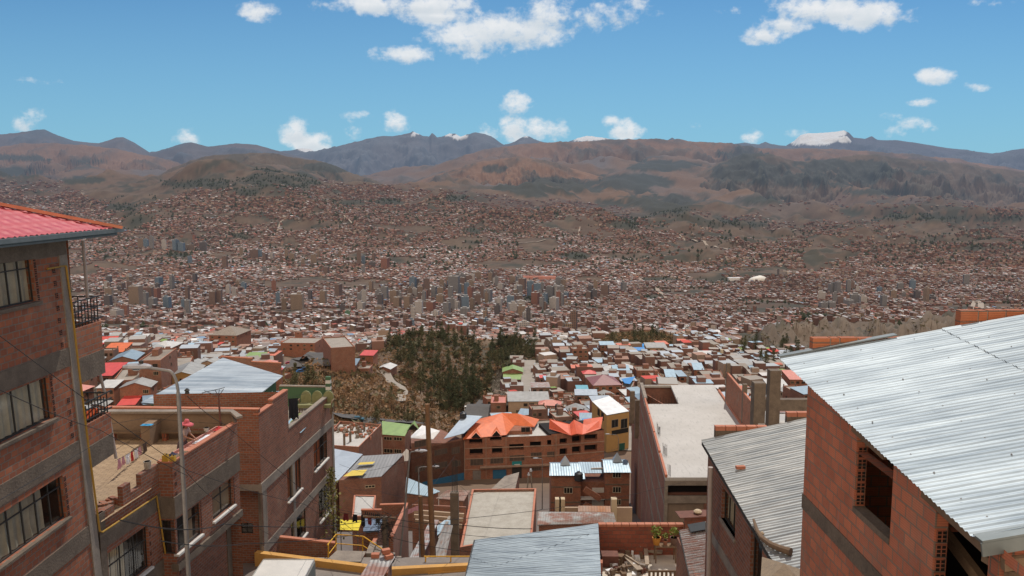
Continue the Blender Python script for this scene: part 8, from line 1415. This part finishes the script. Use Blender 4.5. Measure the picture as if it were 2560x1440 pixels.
# scrub and dry grass
def clumpmesh(name, n, poly_list, size, m, lab, seed, flat=.6, tri=7):
    r = np.random.default_rng(seed); pts = []
    for P in poly_list:
        xs = [p[0] for p in P]; ys = [p[1] for p in P]; k = 0
        for _ in range(n * 6):
            if k >= n: break
            x, y = r.uniform(min(xs), max(xs)), r.uniform(min(ys), max(ys))
            if inpoly(x, y, P): k += 1; pts.append((x, y))
    px_ = A([p[0] for p in pts]); py_ = A([p[1] for p in pts]); Ys = np.exp(np.linspace(math.log(200), math.log(1250), 130)); d0 = px_ - 1280; v = 720 - py_; dy_ = F * CS + v * SN; dz_ = -F * SN + v * CS
    X = d0[:, None] / dy_[:, None] * Ys; Z_ = dz_[:, None] / dy_[:, None] * Ys; g = ground(X, Ys[None, :] + 0 * X); hit = (Z_ <= g).argmax(1); ok = (hit > 2) & (Ys[hit] > 262); hit = hit[ok]; X = X[ok]; pts = [0] * len(hit); ii = np.arange(len(pts)); x = X[ii, hit]; y = Ys[hit] + r.normal(0, 1.5, len(pts)); z = ground(x, y); N_ = len(x); s = r.uniform(*size, N_)
    co = np.zeros((N_, tri, 3, 3)); 
    for k in range(tri):
        c = np.stack([x, y, z + s * .35], 1) + r.normal(0, .38, (N_, 3)) * s[:, None] * A((1, 1, flat)); e1 = r.normal(0, .4, (N_, 3)) * s[:, None]; e2 = r.normal(0, .4, (N_, 3)) * s[:, None]; co[:, k, 0] = c - e1; co[:, k, 1] = c + e2; co[:, k, 2] = c + e1
    me = bpy.data.meshes.new(name); nv_ = N_ * tri * 3; me.from_pydata(co.reshape(-1, 3).tolist(), [], np.arange(nv_).reshape(-1, 3).tolist()); me.materials.append(m); o = bpy.data.objects.new(name, me); COL.objects.link(o); tag(o, lab, name.replace('_', ' '), None, 'stuff')
clumpmesh('dry_grass', 8000, [NAT, KNOLL], (.45, 1.2), mat('dry_grass', (.33, .21, .115), (.24, .15, .085), ns=.12, rough=.95), 'dry brown grass tufts covering the hill beside the wooded gully', 61)
clumpmesh('scrub', 800, [NAT, KNOLL, [(1700, 850), (1800, 800), (2350, 800), (2350, 900), (1990, 930), (1830, 900)]], (.9, 2.2), mat('scrub_leaves', (.08, .075, .04), (.15, .12, .065), ns=.3, rough=.95), 'low dark scrub dotted over the dry slopes', 62)
clumpmesh('ground_litter', 2500, [[(130, 1000), (130, 860), (700, 860), (700, 1000)], [(1230, 1060), (1230, 880), (1820, 860), (1950, 1000), (1600, 1060)]], (.5, 1.3), mat('yard_litter', (.22, .19, .16), (.35, .31, .28), ns=.6), 'scraps, pots and rubble lying in the yards between the houses', 63, flat=.3, tri=4)
clumpmesh('undergrowth', 140, [q[0] for q in PATCH[:3]], (1.2, 3.0), mat('undergrowth_leaves', (.045, .055, .026), (.11, .10, .05), ns=.25, rough=.95), 'dark tangled undergrowth between the trees of the gully', 64, flat=.5, tri=16)
# climbing plant on the corner house
cp_ = f3.P(f3.uv(812, 1300)[0], -20, .5); t = thing('climbing_plant', (cp_[0], cp_[1], -23), 'yellow green climbing plant on the corner of the sofa house', 'plant'); mb = MB(); rr = random.Random(6)
for k in range(420):
    h_ = rr.random(); c = Vector((cp_[0] + rr.gauss(0, .45 * (1.2 - h_)), cp_[1] + rr.gauss(0, .5 * (1.2 - h_)), -22.3 + 4.6 * h_)); a = Vector((rr.gauss(0, 1), rr.gauss(0, 1), rr.gauss(0, 1))).normalized() * .11; b = Vector((rr.gauss(0, 1), rr.gauss(0, 1), rr.gauss(0, 1))).normalized() * .08; mb.poly([c - a, c + b, c + a, c - b])
bld(mb, 'leaves', mat('climber_leaves', (.09, .10, .03), (.26, .22, .07), ns=3, rough=.8), t); bld(MB().tube([(cp_[0], cp_[1], -23), (cp_[0] + .1, cp_[1], -20.5), (cp_[0] - .05, cp_[1], -18.5)], [.05, .03, .015], 6), 'stem', BARK, t)
# ================================================================ lamps, poles, cables
b_ = atY(478, 1440, 19.0); tp = atY(458, 985, 19.6); lp = lamp_post((b_[0], 19.0, -17.5), tp[2] + 17.5, (atY(385, 915, 19.6)[0] - tp[0], 0), 'curved grey street lamp standing before the left brick houses', r=.062, head=.62, rise=.58, tilt=(tp[0] - b_[0] - .12, .6))
ins = atY(468, 985, 19.3); tag(bld(MB().lathe(ins, [(.02, 0), (.06, .02), (.04, .06), (.07, .09), (.02, .14)], 8), 'insulator', IRON), 'black insulator clamp on the left street lamp pole', 'insulator')
b_ = atY(990, 1300, 44); tp = atY(1024, 1142, 44); lamp_post((b_[0] - .3, 44, -25), tp[2] + 25, (atY(1040, 1130, 44)[0] - tp[0], 0), 'silver street lamp with a white head near the tall wooden pole', r=.06, head=.62, rise=.28, tilt=(tp[0] - b_[0] + .3, 0))
b_ = atY(1050, 1430, 50); tp = atY(1051, 1172, 50); lamp_post((b_[0], 50, -27), tp[2] + 27, (.9, 0), 'small street lamp on a wooden post behind the tall pole', r=.05, head=.4, rise=.12)
def pole(lab, px0, py0, px1, py1, Y_, r0, m=WOODP, nm='utility_pole', zb=-27):
    a, b = atY(px0, py0, Y_), atY(px1, py1, Y_); d = (b - a) / (b[2] - a[2]); c = a + d * (zb - a[2]); t = thing(nm, (c[0], c[1], zb), lab, 'pole'); bld(MB().tube([c, a * .5 + c * .5, a], [r0 * 1.15, r0, r0 * .8], 10), 'shaft', m, t); return t, a
t1, pt1 = pole('tall brown wooden utility pole in the centre', 1068, 1010, 1083, 1400, 46, .17); t2, pt2 = pole('shorter brown wooden post left of the tall pole', 1051, 1240, 1058, 1400, 47, .15)
t3, pt3 = pole('grey concrete utility pole wrapped in tangled cables', 962, 1292, 966, 1440, 36, .16, COND, zb=-19.2)
rr = random.Random(15); mb = MB(); top = Vector(pt3)
for k in range(26):
    c = top + Vector((rr.gauss(0, .1), rr.gauss(0, .1), -rr.uniform(-.1, 1.1))); P_ = [c + Vector((rr.gauss(0, .22), rr.gauss(0, .16), rr.gauss(0, .16))) for _ in range(6)]; mb.tube(P_, .011, 4, cap=False)
for k in range(8): mb.tube([top + Vector((-.25 - k * .09, 0, -.02 + .02 * k)), top + Vector((-.25 - k * .09, .02, .1 + .02 * k))], .025, 5)
tag(bld(mb, 'cable_tangle', WIRE, t3), kind='stuff'); mb = MB(); mb.bar(top + Vector((-1.0, 0, .02)), top + Vector((.5, 0, -.05)), .06); bld(mb, 'crossarm', WOOD, t3); mb = MB(); c = top + Vector((.15, -.15, -1.9)); P_ = [c + Vector((.28 * math.cos(w), 0, .3 * math.sin(w))) for w in [6.283 * k / 24 for k in range(25)]]; mb.tube(P_, .03, 5, cap=False); bld(mb, 'cable_coil', WIRE, t3)
# other small posts
for (px0, y0, y1, Y_, lab) in ((1327, 1175, 1222, 150, 'thin grey pole with insulators, left of a close pair in the lane'), (1322, 1185, 1222, 150, 'thin grey pole with insulators, right of a close pair in the lane')): a = atY(px0, y0, Y_); b = atY(px0 + (3 if y0 < 1180 else -4), y1, Y_); t = thing('utility_pole', b, lab, 'pole'); bld(MB().tube([b, a], .13, 7), 'shaft', CON, t); bld(MB().lathe((a[0], a[1], a[2] - .3), [(.05, 0), (.3, .1), (.12, .3), (.22, .45), (.05, .6)], 8), 'insulator', LENS, t)
a = atY(1356, 1150, 160); lamp_post((a[0], 160, -64), a[2] + 64, (-.9, 0), 'thin street lamp on the lane before the orange roofed complex', r=.09, head=1.0, rise=.3); a = atY(1546, 1098, 225); lamp_post((a[0], 225, -78), a[2] + 78, (-2.6, 0), 'street lamp with a green sign beside the parked silver car', r=.1, head=1.2, rise=1.3); q = atY(1554, 1116, 224.8); mb = MB(); mb.hexa([(q[0] - .1 - .6, 224.7, q[2] - 1.2), (q[0] + .9, 224.7, q[2] - .9), (q[0] + .9, 224.8, q[2] - .9), (q[0] - .7, 224.8, q[2] - 1.2), (q[0] - .7, 224.7, q[2] + .8), (q[0] + .9, 224.7, q[2] + 1.1), (q[0] + .9, 224.8, q[2] + 1.1), (q[0] - .7, 224.8, q[2] + .8)]); tag(bld(mb, 'banner', mat('dark_green_sign', (.02, .08, .06))), 'dark green banner hanging on the lamp post by the parked car', 'sign')
a = atY(1196, 1010, 300)
C = lambda *p: tuple(atY(*p)); CG = 'overhead cables'
cab = [([C(-40, 810, 14), C(466, 1175, 19.3), C(760, 1260, 30), C(1000, 1405, 36)], .008, .1, 'thick black cable sagging from the left wall across the lower left houses'),
 ([C(0, 975, 13), C(250, 1075, 20), C(470, 1190, 19)], .008, .1, 'thin dark cable crossing the second storey windows'), ([C(468, 990, 19.3), C(560, 1060, 30), C(900, 1340, 34)], .009, .1, 'cable running down from the lamp clamp past the sofa house'),
 ([tuple(pt3), C(560, 1310, 22), C(300, 1300, 13)], .013, .25, 'black cable leading left from the tangled pole'), ([tuple(top + Vector((0, 0, -.6))), C(600, 1360, 24), C(400, 1352, 16)], .012, .15, 'lower black cable leading left from the tangled pole'),
 ([tuple(pt3), C(1150, 1312, 30), C(1330, 1322, 28)], .013, .2, 'black cable leading right across the orange rimmed roof'), ([tuple(top + Vector((0, 0, -.9))), C(1180, 1380, 33)], .012, .3, 'lower cable drooping right from the tangled pole'), ([C(1120, 1300, 40), C(1440, 1262, 60), C(1710, 1205, 97)], .014, .05, 'thin cable rising to the long concrete roofed block'),
 ([C(1070, 1135, 46), C(1112, 1180, 60), C(1180, 1240, 62)], .01, .1, 'stay wire running right from the tall wooden pole'), ([C(1070, 1135, 46), C(1040, 1200, 47), C(990, 1300, 44)], .01, .1, 'stay wire running left from the tall wooden pole'), ([C(1137, 1140, 60), C(1085, 1210, 50), C(1060, 1240, 47)], .01, .05, 'wire from the rebar column to the wooden post'),
 ([tuple(pt3), C(905, 1245, 50), C(860, 1215, 70)], .01, .1, 'wire from the tangled pole over the white roofed shed'), ([tuple(pt3), C(800, 1262, 45), C(758, 1246, 50)], .01, .1, 'wire from the tangled pole to the sofa house wall'), ([C(1052, 1245, 47), C(940, 1225, 60), C(860, 1218, 70)], .01, .15, 'bundle of wires from the wooden post towards the warehouse'),
 ([C(280, 1130, 31), C(440, 1030, 33), C(600, 1000, 40)], .007, .05, 'thin line above the terrace rising right'), ([C(262, 1062, 30), C(360, 1045, 35), C(590, 1062, 36.5)], .007, .05, 'thin line along the back wall of the terrace'), ([C(0, 1250, 13), C(230, 1115, 25)], .007, .0, 'thin line across the lower left windows')]
cab += [([tuple(top + Vector((0, 0, -.3))), C(1250, 1345, 33), C(1520, 1330, 36)], .01, .2, 'cable from the tangled pole to the courtyard wall'), ([tuple(top + Vector((.1, 0, -.2))), C(1052, 1245, 47)], .009, .1, 'short cable joining the tangled pole and the wooden post'), ([C(1052, 1242, 47), C(1190, 1235, 60), C(1325, 1180, 150)], .012, .1, 'long wire from the wooden post to the pair of grey poles'), ([C(1325, 1178, 150), C(1420, 1165, 155), C(1545, 1120, 225)], .03, .02, 'wire along the lane before the orange roofed complex'), ([C(1070, 1135, 46), C(905, 1180, 60), C(848, 1160, 66)], .009, .1, 'wire from the tall wooden pole over the grey warehouse'), ([tuple(top + Vector((0, 0, -.45))), C(780, 1320, 38), C(690, 1300, 42)], .009, .15, 'slack cable from the tangled pole to the sofa house'), ([C(466, 1180, 19), C(540, 1250, 28), C(700, 1350, 40)], .008, .1, 'slack cable from the curved lamp down to the lane wall')]
for P_, r_, s_, lab in cab: cable(P_, r_, s_, 'overhead_cable', lab, 10, None, CG)
# laundry behind the tangled pole
la, lb = C(850, 1281, 47), C(958, 1285, 44); cable([la, lb], .01, .35, 'washing_line', 'washing line with dark clothes above the yellow awning', 10); dl = Vector(lb) - Vector(la)
for (t_, w, h, ck, lab) in ((.14, .5, .45, 'maroon', 'maroon cloth at the left of the line above the awning'), (.36, .45, .45, 'black', 'black trousers, left pair on the line above the awning'), (.55, .4, .7, 'black', 'longest black garment in the middle of the line'), (.7, .45, .6, 'maroon', 'dark red garment between the black ones'), (.88, .4, .55, 'black', 'black garment nearest the tangled pole')): p = Vector(la).lerp(Vector(lb), t_); p.z -= .35 * 4 * t_ * (1 - t_) * dl.length / 15; garment(p, w, h, CL[ck], lab, dirv=dl)
q = atY(1035, 1268, 60); garment(q, 1.0, .35, CL['pink'], 'pink and white clothes on the yard line beside the wooden post', dirv=(1, 0, .4)); q = atY(1360, 1130, 200)
wp = atY(1033, 1140, 95); mb = MB(); mb.poly([atY(1003, 1137, 96), atY(1016, 1122, 96), atY(1022, 1126, 96), atY(1022, 1152, 96), atY(1011, 1153, 96), atY(1010, 1139, 96)]); tag(bld(mb, 'sheet', P_WHT), 'white sheet standing up at the corner of the grey warehouse roof', 'sheet')
